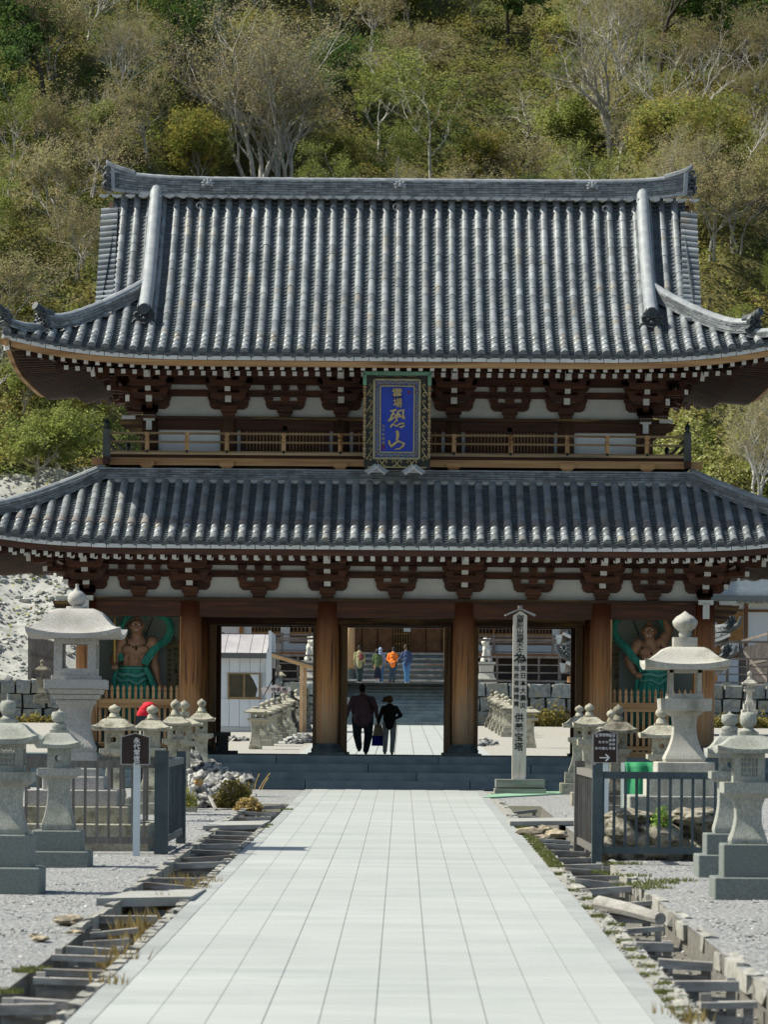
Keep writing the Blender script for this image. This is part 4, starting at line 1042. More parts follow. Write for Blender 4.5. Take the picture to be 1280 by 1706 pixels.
# ============================================================ STONE LANTERNS
ROOFP = [(.36, 1.), (.44, .985), (.54, .90), (.66, .68), (.78, .46), (.89, .31), (.96, .25), (1., .235)]
def kasa(mb, z0, h, half, top=.36, lift=.22, prof=ROOFP, edge=.235):
    """square lantern roof with hollow slopes and upturned corners"""
    n = 9; rings = []
    pr = [(max(r, top) if i == 0 else r, z) for i, (r, z) in enumerate(prof)]+[(.985, .0), (.55, -.0)]
    for r, z in pr:
        ring = []
        for sd_ in range(4):
            for k in range(n-1):
                t = -1+2*k/(n-1); c = abs(t)**2.6*max(0, (r-.45)/.55)**2
                a = Vector((t*r*half*(1+.03*c), -r*half*(1+.03*c), 0)); a = Matrix.Rotation(sd_*pi/2, 3, 'Z') @ a
                ring.append((a.x, a.y, z0+z*h+lift*h*c))
        rings.append(ring)
    m = 4*(n-1); vs = [p for r in rings for p in r]
    fs = [(j*m+(i+1) % m, j*m+i, (j+1)*m+i, (j+1)*m+(i+1) % m) for j in range(len(rings)-1) for i in range(m)]
    fs += [tuple(range(m)), tuple(range((len(rings)-1)*m, len(rings)*m))[::-1]]
    mb.add(vs, fs)
def holed_plate(mb, half, z0, h, r, y, th, hz=None, n=24, hw=None, square=False):
    """upright plate facing -y with an opening"""
    hz = hz if hz is not None else z0+h/2; vs = []
    for yy in (y, y+th):
        for k in range(n):
            a = 2*pi*k/n+pi/4; c, s_ = cos(a), sin(a)
            if square: q = 1/max(abs(c), abs(s_)); vs.append((c*q*hw[0], yy, hz+s_*q*hw[1]))
            else: vs.append((c*r, yy, hz+s_*r))
        for k in range(n):
            a = 2*pi*k/n+pi/4; c, s_ = cos(a), sin(a); q = 1/max(abs(c), abs(s_)); zc = z0+h/2
            vs.append((c*q*half, yy, zc+s_*q*h/2))
    fs = []
    for k in range(n):
        k2 = (k+1) % n
        fs += [(k, k2, n+k2, n+k), (2*n+k2, 2*n+k, 3*n+k, 3*n+k2), (k2, k, 2*n+k, 2*n+k2)]
    mb.add(vs, fs)
def fin_profile(kind, h, r):
    if kind == 'onion': return [(r*1.02, 0), (r*1.02, .10*h), (r*.95, .12*h), (r*.82, .30*h), (r*.52, .42*h), (r*.72, .47*h), (r*1.0, .62*h), (r*1.0, .72*h), (r*.8, .84*h), (r*.35, .92*h), (r*.10, 1.*h)]
    if kind == 'drum': return [(r*.95, 0), (r*.95, .22*h), (r*1.0, .24*h), (r*.95, .36*h), (r*.62, .40*h), (r*.75, .48*h), (r*.98, .55*h), (r*1.02, .75*h), (r*.92, .86*h), (r*.3, .89*h), (r*.1, .97*h), (.003, h)]
    if kind == 'spike': return [(r*1.0, 0), (r*1.0, .16*h), (r*.8, .17*h), (r*.55, .27*h), (r*.8, .32*h), (r*1.0, .44*h), (r*1.0, .66*h), (r*.8, .75*h), (r*.18, .78*h), (r*.12, .93*h), (r*.16, .94*h), (r*.16, h)]
    if kind == 'ball': return [(r*1.15, 0), (r*1.15, .10*h), (r*.5, .11*h), (r*.65, .16*h), (r*.95, .28*h), (r*1.02, .42*h), (r*.93, .56*h), (r*.6, .68*h), (r*.25, .76*h), (r*.16, .90*h), (r*.18, h)]
    return [(r*.42, 0), (r*.5, .1*h), (r*.45, .22*h), (r*.85, .38*h), (r*1.0, .52*h), (r*1.0, .62*h), (r*.72, .78*h), (r*.3, .90*h), (.004, h)]
def stone_lantern(loc, steps, shaft, plat, box, roof, fin, mat_, label, group, kind='hole', rot=0., mat2=None, extra=None, roofp=ROOFP, name='stone_lantern'):
    """steps [(half,h)], shaft (h,bottom,mid,top), plat [(z,half)...], box (h,half), roof (h,half), fin (kind,h,r)"""
    L = empty(name, loc, label, 'stone lantern', group, local=True); L.rotation_euler.z = rot
    z = -.03; m2 = mat2 or mat_
    for i, (hf, h) in enumerate(steps):
        mb = MB(); e = .012; zz = z; h_ = h+(.03 if i == 0 else 0)
        mb.sqloft((0, 0, 0), [(zz, hf), (zz+h_-e, hf), (zz+h_, hf-e)], 0, e); mb.build('base_block', m2, L); z = zz+h_
    h, wb, wm, wt = shaft; mb = MB(); ss = []
    for q in range(17):
        t = q/16
        if t < .08: w_ = wb*(1-.06*(.08-t)/.08)
        else:
            t2 = (t-.08)/.92
            w_ = wb*(1-t2)**2.2+wt*t2**3+wm*(1-(1-t2)**2.2-t2**3)
        ss.append((z+h*t, w_))
    mb.sqloft((0, 0, 0), ss, 0, .008); sh = mb.build('shaft', mat_, L); smooth_by_angle(sh, 30); z += h
    mb = MB(); mb.sqloft((0, 0, 0), [(z+a, b) for a, b in plat], 0, .006); mb.build('platform', mat_, L); z += plat[-1][0]
    h, hf = box; mb = MB(); th = hf*.28
    if kind == 'hole':
        for R_ in range(4):
            t = MB(); holed_plate(t, hf-(0 if R_ % 2 == 0 else th), z, h, hf*.30, -hf, th)
            mb.add([Matrix.Rotation(R_*pi/2, 3, 'Z') @ Vector(v) for v in t.v], t.f)
        mb.build('light_box', mat_, L)
    elif kind in ('lattice', 'open'):
        ow, oh = (hf*.52, h*.30) if kind == 'lattice' else (hf*.60, h*.33)
        for R_ in range(4):
            t = MB(); holed_plate(t, hf-(0 if R_ % 2 == 0 else th), z, h, 0, -hf, th, hz=z+h*.52, hw=(ow, oh), square=True)
            mb.add([Matrix.Rotation(R_*pi/2, 3, 'Z') @ Vector(v) for v in t.v], t.f)
        mb.build('light_box', mat_, L)
        if kind == 'lattice':
            mb = MB(); nx, nz = 4, 3
            for a in range(nx):
                for b in range(nz):
                    cx = -ow+2*ow*(a+.5)/nx; cz = z+h*.52-oh+2*oh*(b+.5)/nz; rx, rz = ow/nx, oh/nz
                    mb.tube([(cx+cos(q)*rx, -hf+.02, cz+sin(q)*rz) for q in [k*pi/5 for k in range(11)]], .006, 4, cap=False)
                    mb.b6(cx-.006, cx+.006, -hf+.012, -hf+.028, cz-rz, cz+rz); mb.b6(cx-rx, cx+rx, -hf+.013, -hf+.027, cz-.006, cz+.006)
            mb.build('pierced_panel', mat_, L)
    else:                                                # four slim posts, open between
        for a in (-1, 1):
            for b in (-1, 1): m_ = MB(); m_.b6(a*hf-a*.0, a*(hf-.055), b*hf, b*(hf-.055), z, z+h); m_.build('corner_post', mat_, L)
        mb.b6(-hf-.02, hf+.02, -hf-.02, hf+.02, z, z+.035); mb.b6(-hf, hf, -hf, hf, z+h-.04, z+h); mb.build('light_frame', mat_, L)
    z += h
    h, hf = roof; mb = MB(); kasa(mb, z, h, hf, prof=roofp); rf = mb.build('roof', mat_, L); smooth_by_angle(rf, 38); z += h
    k_, h, r = fin; mb = MB(); 
    if k_ == 'heart': mb.sqloft((0, 0, 0), [(z, r*.95), (z+.13, r*.95)], 0, .008); z += .13; h -= .13
    if k_ in ('onion', 'spike', 'drum'): mb.sqloft((0, 0, 0), [(z-.01, r*1.15), (z+h*.12, r*1.15)], 0, .006)
    fb = MB(); fb.lathe((0, 0, z), fin_profile(k_, h, r), 20); mb.add(fb.v, fb.f); smooth_by_angle(mb.build('finial', mat_, L), 50)
    if extra: extra(L)
    return L
def lpx(cx, s, ys, hv, mat_, label, group, kind='hole', fin='onion', z0=None, rot=0., mat2=None, name='stone_lantern', extra=None):
    """lantern from its heights and half widths measured in the photo at scale s (pixels per metre)"""
    Y = F/s; X = un(cx, ys[-1])[0]/s; gz = ground_z(Y) if z0 is None else z0
    H = [0 if y is None else (ys[0]-y)/s for y in ys]
    p = lambda v: v/s
    if ys[2] is None:
        steps = []; sh0 = 0
    else: steps = [(p(hv[0]), H[1]-H[0]), (p(hv[1]), H[2]-H[1])]; sh0 = H[2]
    ph = H[4]-H[3]; pw = p(hv[5])
    return stone_lantern((X, Y, gz), steps, (H[3]-sh0, p(hv[2]), p(hv[3]), p(hv[4])), [(0, pw*.72), (ph*.30, pw*.96), (ph*.32, pw), (ph, pw)],
        (H[5]-H[4], p(hv[6])), (H[6]-H[5], p(hv[7])), (fin, H[7]-H[6], p(hv[8])), mat_, label, group, kind, rot, mat2, extra, name=name)
GL = 'stone lanterns lining the approach'
def carve(half):
    def f(L):
        mb = MB(); r = random.Random(9)
        for q in range(26):
            a = r.uniform(-.10, .10); z = r.uniform(-.05, .05); b = r.uniform(-.05, .05)
            mb.tube([(a, -half, .62+z), (a+b*.6, -half-.004, .62+z+r.uniform(-.05, .05)), (a+b, -half, .62+z+r.uniform(-.05, .05))], .006, 4)
        mb.build('carved_crest', granite, L, kind='stuff')
    return f
lpx(13, 157, [1497, 1456, 1402, 1322, 1298, 1252, 1217, 1168], [60, 44, 34, 21, 27, 43, 28, 55, 13.5], granite_cool, 'large grey lantern with pierced lattice panel, cut off by the left photo edge', GL, 'lattice', 'spike', mat2=granite_base, extra=carve(.17))
lpx(98.6, 136.5, [1447, 1422, 1388, 1302, 1285, 1252, 1226, 1186], [54, 41, 28, 15, 19, 34, 18, 37, 13], granite_cool, 'grey lantern with drum shaped finial in front of the left fence', GL, 'hole', 'drum', mat2=granite_base)
lpx(1248, 157, [1497, 1463, 1408, 1332, 1306, 1258, 1228, 1178], [59, 44, 31, 17, 27, 44, 26, 54, 14], granite_cool, 'large grey lantern with pierced lattice panel at the right photo edge', GL, 'lattice', 'spike', mat2=granite_base, extra=carve(.15))
lpx(1217, 140, [1453, 1418, 1383, 1298, 1280, 1258, 1221, 1180], [55, 41, 27, 16, 20, 33, 17, 39, 14], granite_cool, 'grey lantern with drum finial half hidden behind the rightmost lantern', GL, 'hole', 'drum', mat2=granite_base)
lpx(190.5, 100, [1369, 1352, 1332, 1262, 1251, 1221, 1201, 1177], [34, 27, 20, 11, 14, 23.5, 15, 36, 10], granite_moss, 'mossy lantern with wide roof just right of the tall fenced lantern', GL, 'hole', 'onion')
lpx(253.5, 95, [1358, 1340, 1319, 1261, 1249, 1221, 1203, 1177], [26, 22, 19, 9, 13, 22, 13, 31, 9.5], granite_moss, 'mossy lantern behind the brown sign, red cloth showing at its finial', GL, 'hole', 'onion')
lpx(292.5, 91, [1350, 1326, 1303, 1244, 1234, 1212, 1197, 1168], [24, 20, 15, 9, 13, 21, 13, 25, 8.5], granite_moss, 'mossy lantern left of the rock pile, front one of an overlapping pair', GL, 'hole', 'onion')
lpx(307, 86.7, [1341, 1322, 1300, 1248, 1238, 1213, 1200, 1169], [24, 19, 14, 8, 12, 20, 13, 29, 8.5], granite_moss, 'mossy lantern left of the rock pile, rear one of an overlapping pair', GL, 'hole', 'heart')
lpx(336, 80.7, [1281, None, None, 1229, 1220, 1200, 1186, 1162], [0, 0, 15, 8, 11, 19, 10, 22, 7.5], granite_moss, 'short mossy lantern standing on top of the rock pile by the left column', GL, 'hole', 'onion', z0=CH+(HOR-1283)/80.7)
lpx(1103, 104, [1377, 1358, 1338, 1264, 1253, 1226, 1205, 1174], [34, 26, 20, 11, 14, 24, 15, 36, 10], granite_moss, 'pale mossy lantern partly behind the tall fenced lantern on the right', GL, 'hole', 'onion')
lpx(1031, 91, [1350, 1338, 1322, 1257, 1245, 1219, 1200, 1171], [24, 22, 19, 12, 14, 22, 14, 31, 9], granite_dk, 'darkest brown lantern, behind the sign with the white arrow', GL, 'hole', 'onion')
lpx(1019, 84, [1335, 1318, 1300, 1245, 1236, 1217, 1203, 1179], [22, 18, 14, 8, 11, 20, 12, 26, 7.5], granite_moss, 'pale lantern almost hidden behind the darkest brown lantern', GL, 'hole', 'onion')
lpx(983, 86, [1341, 1319, 1298, 1245, 1231, 1210, 1194, 1171], [30, 21, 17, 8, 13, 20, 11, 27, 8], granite_moss, 'mossy lantern beside the right end of the steps, front one of a pair', GL, 'hole', 'onion')
lpx(966, 77, [1320, 1302, 1284, 1235, 1226, 1210, 1193, 1172], [31, 23, 17, 8, 12, 19, 9, 27, 7.5], granite_moss, 'mossy lantern beside the right end of the steps, rear one of a pair', GL, 'hole', 'onion')
# rows beyond the gate
GR2 = 'lanterns in the rows beyond the gate'
def far_l(cx, top, X, i, lab, drk=False, fn=None, blocks=True):
    s = abs(un(cx, top)[0]/X); Y = F/s; zt = CH+(HOR-top)/s; g = ground_z(Y); H = zt-g
    t = lambda f: H*f
    st = [(.34, t(.13)), (.27, t(.12))] if blocks else []
    b = .25 if blocks else 0
    return stone_lantern((X, Y, g), st, (t(.66-b-.0 if not blocks else .30), .20, .10, .14), [(0, .18), (.03, .25), (.09, .25)], (t(.115), .14), (t(.10), .34), ('onion', H-t(b+(.30 if blocks else .66)+.215)-.09, .105), granite_dk if drk else granite_moss, lab, GR2, 'hole')
for i, (cx, top, drk) in enumerate([(426, 1177, 0), (438, 1171, 0), (446, 1167, 0), (455, 1164, 0), (465, 1162, 1), (472, 1156, 0), (480, 1152, 0), (487, 1152, 1), (494, 1149, 0)]):
    far_l(cx, top, -4.36, i, ('dark brown' if drk else 'pale mossy')+f' lantern beyond the gate left of the far path, {ordw[i]} from the front', drk, blocks=i > 0)
for i, (cx, top, drk) in enumerate([(884, 1174, 0), (850, 1163, 0), (844.7, 1157.5, 0), (839, 1154, 0), (832, 1154, 0), (827.5, 1149.6, 0), (821, 1147, 1), (815.7, 1145, 0)]):
    far_l(cx, top, 4.0, i, ('dark brown' if drk else 'pale mossy')+f' lantern beyond the gate right of the far path, {ordw[i]} from the front', drk, blocks=i > 0)
lpx(512, 42, [1235, 1229, 1222, 1201, 1197, 1186, 1179, 1155], [14, 11, 8, 4, 6, 10, 6, 14, 4.5], granite_moss, 'pale lantern seen between the porch posts and the gate column', GR2, z0=2.3)
lpx(465, 36, [1175, 1170, 1166, 1145, 1140, 1129, 1121, 1109], [11, 9, 7, 4, 5, 9, 6, 11, 3.5], granite_moss, 'small lantern by the stone wall above the shop sign board', GR2, z0=CH+(HOR-1175)/36)
lpx(1250, 37, [1185, 1178, 1168, 1148, 1144, 1136, 1128, 1113], [13, 10, 7, 3.5, 5, 9, 4.5, 12, 4], granite, 'small slender lantern by the stone wall at the far right', GR2, z0=CH+(HOR-1185)/37)
lpx(70, 37, [1175, 1170, 1162, 1140, 1133, 1122, 1115, 1103], [13, 12, 8, 4, 5, 9, 3, 12, 4], granite_dk, 'small dark lantern by the stone wall left of the tall fenced lantern', GR2, z0=CH+(HOR-1175)/37)
# the two tall lanterns inside fences
def steps_px(s, L_): return [(h/s, d/s) for h, d in L_]
s = 122.; YC = F/s
def rough_extra(seed, s): return None
BELL = [(.34, 1.), (.40, .99), (.50, .93), (.60, .78), (.70, .56), (.80, .36), (.90, .22), (1., .155)]
tallL = stone_lantern((un(126, 1250)[0]/s, YC, ground_z(YC)), [((130)/s, .34), (95/s, .23), (75/s, .22), (51/s, .18), (42/s, .11), (33/s, .22)], (78/s, 33/s, 19/s, 27/s),
    [(0, 28/s), (2/s, 31/s), (8.5/s, 31/s), (9/s, 28/s), (10/s, 36/s), (17/s, 38/s), (17.5/s, 34/s), (18.5/s, 42/s), (26/s, 44/s), (26.5/s, 41/s), (27/s, 50/s), (42/s, 50/s), (42.2/s, 39/s), (49/s, 39/s)], (61/s, 35/s), (50/s, 77/s), ('ball', 42/s, 15.5/s),
    granite_new, 'tallest lantern, speckled new granite with open window, inside the left fence', 'tall lanterns inside the fences', 'open', roofp=BELL)
rocky = M('rocky_plinth', (.17, .155, .12), (.36, .33, .27), 9, .95, .8, 14, c3=(.08, .075, .05), s3=6)
for ch in list(tallL.children)[:2]: ch.data.materials[0] = granite_moss
s = 124.; YD = F/s
tallR = stone_lantern((un(1141, 1200)[0]/s, YD, ground_z(YD)+.55), [(96/s, 30/s), (64/s, 30/s), (48/s, 26/s)], (76/s, 35/s, 16/s, 21/s), [(0, 23/s), (8/s, 31/s), (9/s, 42/s), (29/s, 43/s), (29.3/s, 30/s), (33/s, 30/s)],
    (44/s, 27/s), (38/s, 69/s), ('heart', 60/s, 21/s), granite, 'tall lantern with heart shaped finial and open light frame inside the right fence', 'tall lanterns inside the fences', 'posts')
for ch in list(tallR.children)[:1]: ch.data.materials[0] = granite_cool
rm = [rock_mesh('rock', rocky, k+3, 3, .55, (1, .8, .75)) for k in range(4)]
def rock_at(me, p, sc_, rz, label, name='boulder', m=None, group='boulders under the right tall lantern'):
    o = bpy.data.objects.new(name, me); COL.objects.link(o); o.location = p; o.scale = sc_; o.rotation_euler = (0, 0, rz); tag(o, label, 'rock', group); return o
for i, (cx, cy, w_, h_, lab) in enumerate([(1055, 1400, .44, .36, 'dark squarish boulder under the right tall lantern, left end by the fence post'), (1110, 1398, .50, .40, 'rough boulder under the right tall lantern, directly below its plinth'), (1165, 1400, .55, .38, 'broad dark boulder under the right tall lantern, right end'), (1012, 1405, .2, .38, 'narrow pale boulder close behind the right fence post'),
        (1042, 1360, .22, .12, 'small pale stone on the dark squarish boulder'), (1068, 1362, .18, .12, 'small grey stone between boulders behind the right fence'), (1160, 1360, .35, .16, 'flat dark stone on top of the broad boulder')]):
    p = at(cx, cy, 50.2); rock_at(rm[i % 4], (p.x, 50.1+.1*(i % 3), p.z), (w_, .45, h_), i, lab)
# ============================================================ FENCES
fence_dk = M('painted_fence', (.045, .065, .075), (.075, .10, .11), 4, .55, .1, 30, objr=.1)
fence_br = M('weathered_fence', (.12, .11, .10), (.20, .19, .17), 4, .7, .2, 20, stretch=(5, 5, .5), objr=.15)
def fence(name, p0, p1, h, m, label, nb, post=(1, 1), rail_h=.09, low=.17, pw=.13, parent=None):
    p0, p1 = Vector(p0), Vector(p1); root = parent or empty(name, p0, label, 'fence', 'fences round the tall lanterns')
    d = (p1-p0).normalized(); up_ = Vector((0, 0, 1))
    for fl, p in zip(post, (p0, p1)):
        if fl: mb = MB(); mb.beam(p-up_*.05, p+up_*(h+.06), pw, pw, 0, up=(0, 1, 0)); mb.build('post', m, root)
    mb = MB(); mb.beam(p0+up_*(h-.07), p1+up_*(h-.07), .09, rail_h); mb.build('top_rail', m, root)
    mb = MB(); mb.beam(p0+up_*low, p1+up_*low, .07, .09); mb.build('bottom_rail', m, root)
    for i in range(nb):
        q = p0.lerp(p1, (i+.5)/nb); mb = MB(); mb.beam(q+up_*low, q+up_*(h-.1), .036, .036, up=(0, 1, 0)); mb.build('bar', m, root)
    return root
gzf = ground_z(50.6)
fl = fence('fence', (-6.9, 50.6, gzf), (-3.16, 50.6, gzf), 1.24, fence_br, 'brown barred fence with a dark corner post round the tallest lantern, left side', 24, (0, 1))
mb = MB(); mb.beam((-3.16, 50.53, gzf-.05), (-3.16, 50.53, gzf+1.36), .18, .16, up=(0, 1, 0)); mb.build('corner_post', fence_dk, fl)
fence('', (-3.16, 50.7, gzf), (-3.12, 54.3, gzf+.04), 1.24, fence_dk, '', 14, (0, 1), parent=fl)
fence('', (-6.9, 54.6, gzf+.04), (-3.2, 54.6, gzf+.04), 1.24, fence_br, '', 22, (0, 0), parent=fl)
gzf = ground_z(48.6)
fr_ = fence('fence', (2.48, 48.6, gzf), (4.9, 48.6, gzf), 1.19, fence_dk, 'dark painted barred fence with corner post round the right tall lantern', 17, (1, 0))
fence('', (2.48, 48.7, gzf), (2.42, 52.2, gzf+.03), 1.19, fence_br, '', 9, (0, 1), parent=fr_, pw=.14)
# ============================================================ SIGNS
sign_br = M('sign_brown', (.028, .016, .013), (.036, .022, .018), 3, .5); ink = M('black_ink', (.01, .01, .01), None, 3, .6)
def sign(px0, px1, ytop, ysh, ybot, yground, label, gname):
    g = gp((px0+px1)/2, yground); Y = g.y; root = empty('sign_board', g, label, 'sign')
    X0, X1 = at(px0, ytop, Y).x, at(px1, ytop, Y).x; zt, zs, zb_ = zp(ytop, Y), zp(ysh, Y), zp(ybot, Y); xc = (X0+X1)/2
    mb = MB(); mb.prism([(X0, zb_), (X1, zb_), (X1, zs), (xc, zt), (X0, zs)], Y-.03, Y); bd = mb.build('board', sign_br, root)
    mb = MB(); e = .010
    P = [(X0, zb_), (X1, zb_), (X1, zs), (xc, zt), (X0, zs)]
    for a, b in zip(P, P[1:]+P[:1]): mb.beam((a[0], Y-.015, a[1]), (b[0], Y-.015, b[1]), .036, e)
    mb.build('board_edge', M('alu_edge', (.40, .40, .38), None, 3, .5) if 'alu_edge' not in bpy.data.materials else bpy.data.materials['alu_edge'], root)
    mb = MB(); mb.b6(xc-.045+.02, xc+.045+.02, Y, Y+.05, g.z-.05, zs-.1); mb.build('sign_post', M('post_white', (.52, .58, .62), (.60, .66, .70), 3, .5) if 'post_white' not in bpy.data.materials else bpy.data.materials['post_white'], root)
    return root, xc, Y, zs, zt, zb_, X0, X1
lett = M('white_lettering', (.78, .78, .78), None, 3, .6)
r_, xc, Y, zs, zt, zb_, X0, X1 = sign(203, 248, 1225, 1231, 1277, 1425, 'brown gabled sign with five white characters on a white post, left', '')
mb = MB(); vtext(mb, '永代常夜燈', xc+.02, zt-.055, .085, .078, bold=.012, depth=.004, y=Y-.034, sx=1.1); mb.build('white_lettering', lett, r_)
r_, xc, Y, zs, zt, zb_, X0, X1 = sign(990, 1028, 1213, 1219, 1268, 1372, 'brown gabled sign with rows of white characters and a white arrow, right', '')
mb = MB(); W_ = X1-X0; cs = W_/7.2
for i, st in enumerate(['宿坊', '御朱印', '御守護', '御守札', '塔婆供養', '祈願祈祷']):
    x = X0+W_*(i+.8)/6.6; n_ = len(st)
    for j, c in enumerate(st):
        f = 0 if n_ == 1 else j/(n_-1); text_mb(mb, c, x, zs-.045-f*.205, cs*.96, bold=.004, depth=.003, y=Y-.034)
    mb.b6(x-.025, x+.02, Y-.036, Y-.03, zs-.012, zs-.006); mb.b6(x-.025, x-.019, Y-.036, Y-.03, zs-.025, zs-.006)
mb.b6(xc-.09, xc+.06, Y-.036, Y-.03, zb_+.075, zb_+.092); mb.beam((xc+.01, Y-.033, zb_+.14), (xc+.07, Y-.033, zb_+.084), .006, .022); mb.beam((xc+.01, Y-.033, zb_+.028), (xc+.07, Y-.033, zb_+.084), .006, .022)
mb.build('white_lettering', lett, r_)
# memorial post
g = gp(866, 1322); Y = g.y; s = F/Y; root = empty('memorial_post', g, 'tall square pale wooden memorial post with black calligraphy and gabled cap beside the path', 'post')
pw_m = M('pale_bare_wood', (.46, .42, .36), (.58, .54, .48), 3, .8, .2, 20, stretch=(7, 7, .4), c3=(.30, .26, .21), s3=1.4, t3=(.55, .72))
xm = at(866, 1160, Y).x; xa, xb = xm-.150, xm+.150; zt, zb_ = zp(1024, Y), zp(1298, Y)
mb = MB(); mb.b6(xa, xb, Y-.15, Y+.15, zb_-.1, zt); mb.prism([(xa, zt), (xb, zt), (xm, zt+.10)], Y-.15, Y+.15); mb.build('shaft', pw_m, root)
mb = MB()
for sx in (-1, 1): mb.beam((xm, Y, zt+.14), (xm+sx*.33, Y, zt+.0), .42, .035)
mb.b6(xm-.04, xm+.04, Y-.22, Y+.2, zt+.11, zt+.21); mb.build('cap', grey_w, root)
mb = MB(); vtext(mb, '伽羅陀山地蔵大士', xm, zt+.01, .115, .101, bold=.012, depth=.004, y=Y-.155, sx=1.45)
text_mb(mb, '為', xm, zp(1096, Y), .24, bold=.02, depth=.004, y=Y-.155, sx=1.25)
vtext(mb, '東日本大震災', xm+.072, zp(1106, Y), .145, .16, bold=.012, depth=.004, y=Y-.155); vtext(mb, '殁故者諸精霊', xm-.07, zp(1107, Y), .125, .152, bold=.012, depth=.004, y=Y-.155)
vtext(mb, '供養宝塔', xm-.01, zp(1186, Y), .205, .208, bold=.014, depth=.004, y=Y-.155); mb.build('calligraphy', ink, root, kind='stuff')
mb = MB(); mb.b6(xm-.13, xm+.13, Y-.24, Y-.15, zb_-.04, zb_+.05); mb.build('notice_block', WHITE, root)
wd2 = M('plinth_timber', (.19, .195, .17), (.31, .31, .275), 2.5, .8, .3, 20, stretch=(.4, 1, 4))
for x0, x1, y0_, za, zb2 in ((826, 907, -.42, 1310, 1297), (824, 909, -.5, 1324, 1312)):
    mb = MB(); mb.b6(at(x0, 1310, Y).x, at(x1, 1310, Y).x, Y+y0_, Y+.5, zp(za, Y), zp(zb2, Y)); mb.build('plinth_timber', wd2, root)
mb = MB(); mb.b6(at(830, 1310, Y).x, at(903, 1310, Y).x, Y-.38, Y+.45, zp(1313, Y), zp(1309, Y)); mb.build('plinth_gap', dark_x, root)
# green mat strip and green sheet
green = M('green_mat', (.02, .20, .085), (.03, .26, .11), 6, .7, .1, 30)
P = [gp(806, 1330), gp(960, 1322), gp(960, 1316), gp(815, 1325)]; mb = MB(); mb.add([p+Vector((0, 0, .02)) for p in P]+[p-Vector((0, 0, .05)) for p in P], [(0, 1, 2, 3), (0, 4, 5, 1), (1, 5, 6, 2), (2, 6, 7, 3), (3, 7, 4, 0)])
tag(mb.build('green_mat', M('pale_green_mat', (.20, .36, .25), (.26, .42, .30), 5, .8), None), 'thin pale green mat strip at the foot of the memorial post', 'mat')
mb = MB(); a, b = at(1042, 1270, 66), at(1108, 1270, 66)
mb.grid(lambda u, v: Vector((a.x+(b.x-a.x)*u+.02*sin(9*v), 66-1.0*v*.35+.03*sin(u*14), a.z-(a.z-ground_z(66))*v)), 16, 10); 
gs = mb.build('green_sheet', green, None, smooth=True); tag(gs, 'bright green sheet hanging behind the right fence under the lanterns', 'sheet')
sol = gs.modifiers.new('s', 'SOLIDIFY'); sol.thickness = .02
mb = MB(); mb.b6(a.x, b.x, 66.05, 67.2, ground_z(66), a.z-.01); tag(mb.build('covered_table', step_st, None), 'low block behind the bright green sheet on the right', 'table')
# black trestle on the platform
p = at(370, 1252, 89.5); mb = MB(); z = FLZ+.006
mb.b6(p.x-.28, p.x+.36, 89.3, 89.7, z, z+.09); mb.b6(p.x-.09, p.x+.14, 89.45, 89.6, z+.09, z+.42); mb.b6(p.x-.19, p.x+.19, 89.35, 89.7, z+.42, z+.52)
tag(mb.build('offering_stand', M('stand_black', (.012, .012, .014), None, 3, .5), None), 'small black wooden stand on the platform in the left doorway', 'stand')
# red capped figure behind the lanterns, with a small dark sign
Y = 76; p = at(245, 1200, Y); root = empty('jizo_figure', (p.x, Y, ground_z(Y)), 'small stone figure in bright red cap and bib behind the left lanterns', 'statue')
mb = MB(); mb.sqloft((p.x, Y, 0), [(ground_z(Y), .22), (ground_z(Y)+.5, .2)]); mb.lathe((p.x, Y, 0), [(.17, ground_z(Y)+.5), (.16, zp(1206, Y)), (.06, zp(1196, Y))], 12); mb.sphere((p.x, Y, zp(1190, Y)), (.10, .10, .12), 12, 8); mb.build('body', granite_moss, root, True)
redc = M('red_cloth', (.55, .012, .025), (.65, .02, .04), 8, .8, .1, 30)
mb = MB(); mb.sphere((p.x+.03, Y-.01, zp(1180, Y)), (.14, .14, .09), 12, 8); mb.build('cap', redc, root, True)
mb = MB(); mb.sphere((p.x-.07, Y-.12, zp(1194, Y)), (.13, .06, .13), 12, 8); mb.sphere((p.x-.06, Y-.10, zp(1186, Y)), (.10, .06, .08), 12, 8); mb.build('bib', redc, root, True)
p = at(236, 1210, 72); mb = MB(); mb.b6(p.x-.12, p.x+.12, 72, 72.03, zp(1212, 72), zp(1196, 72)); mb.b6(p.x-.02, p.x+.02, 72.03, 72.06, ground_z(72), zp(1200, 72)); tag(mb.build('small_sign', M('sign_dark', (.03, .035, .04), None, 3, .5), None), 'small dark sign beside the red capped figure', 'sign')
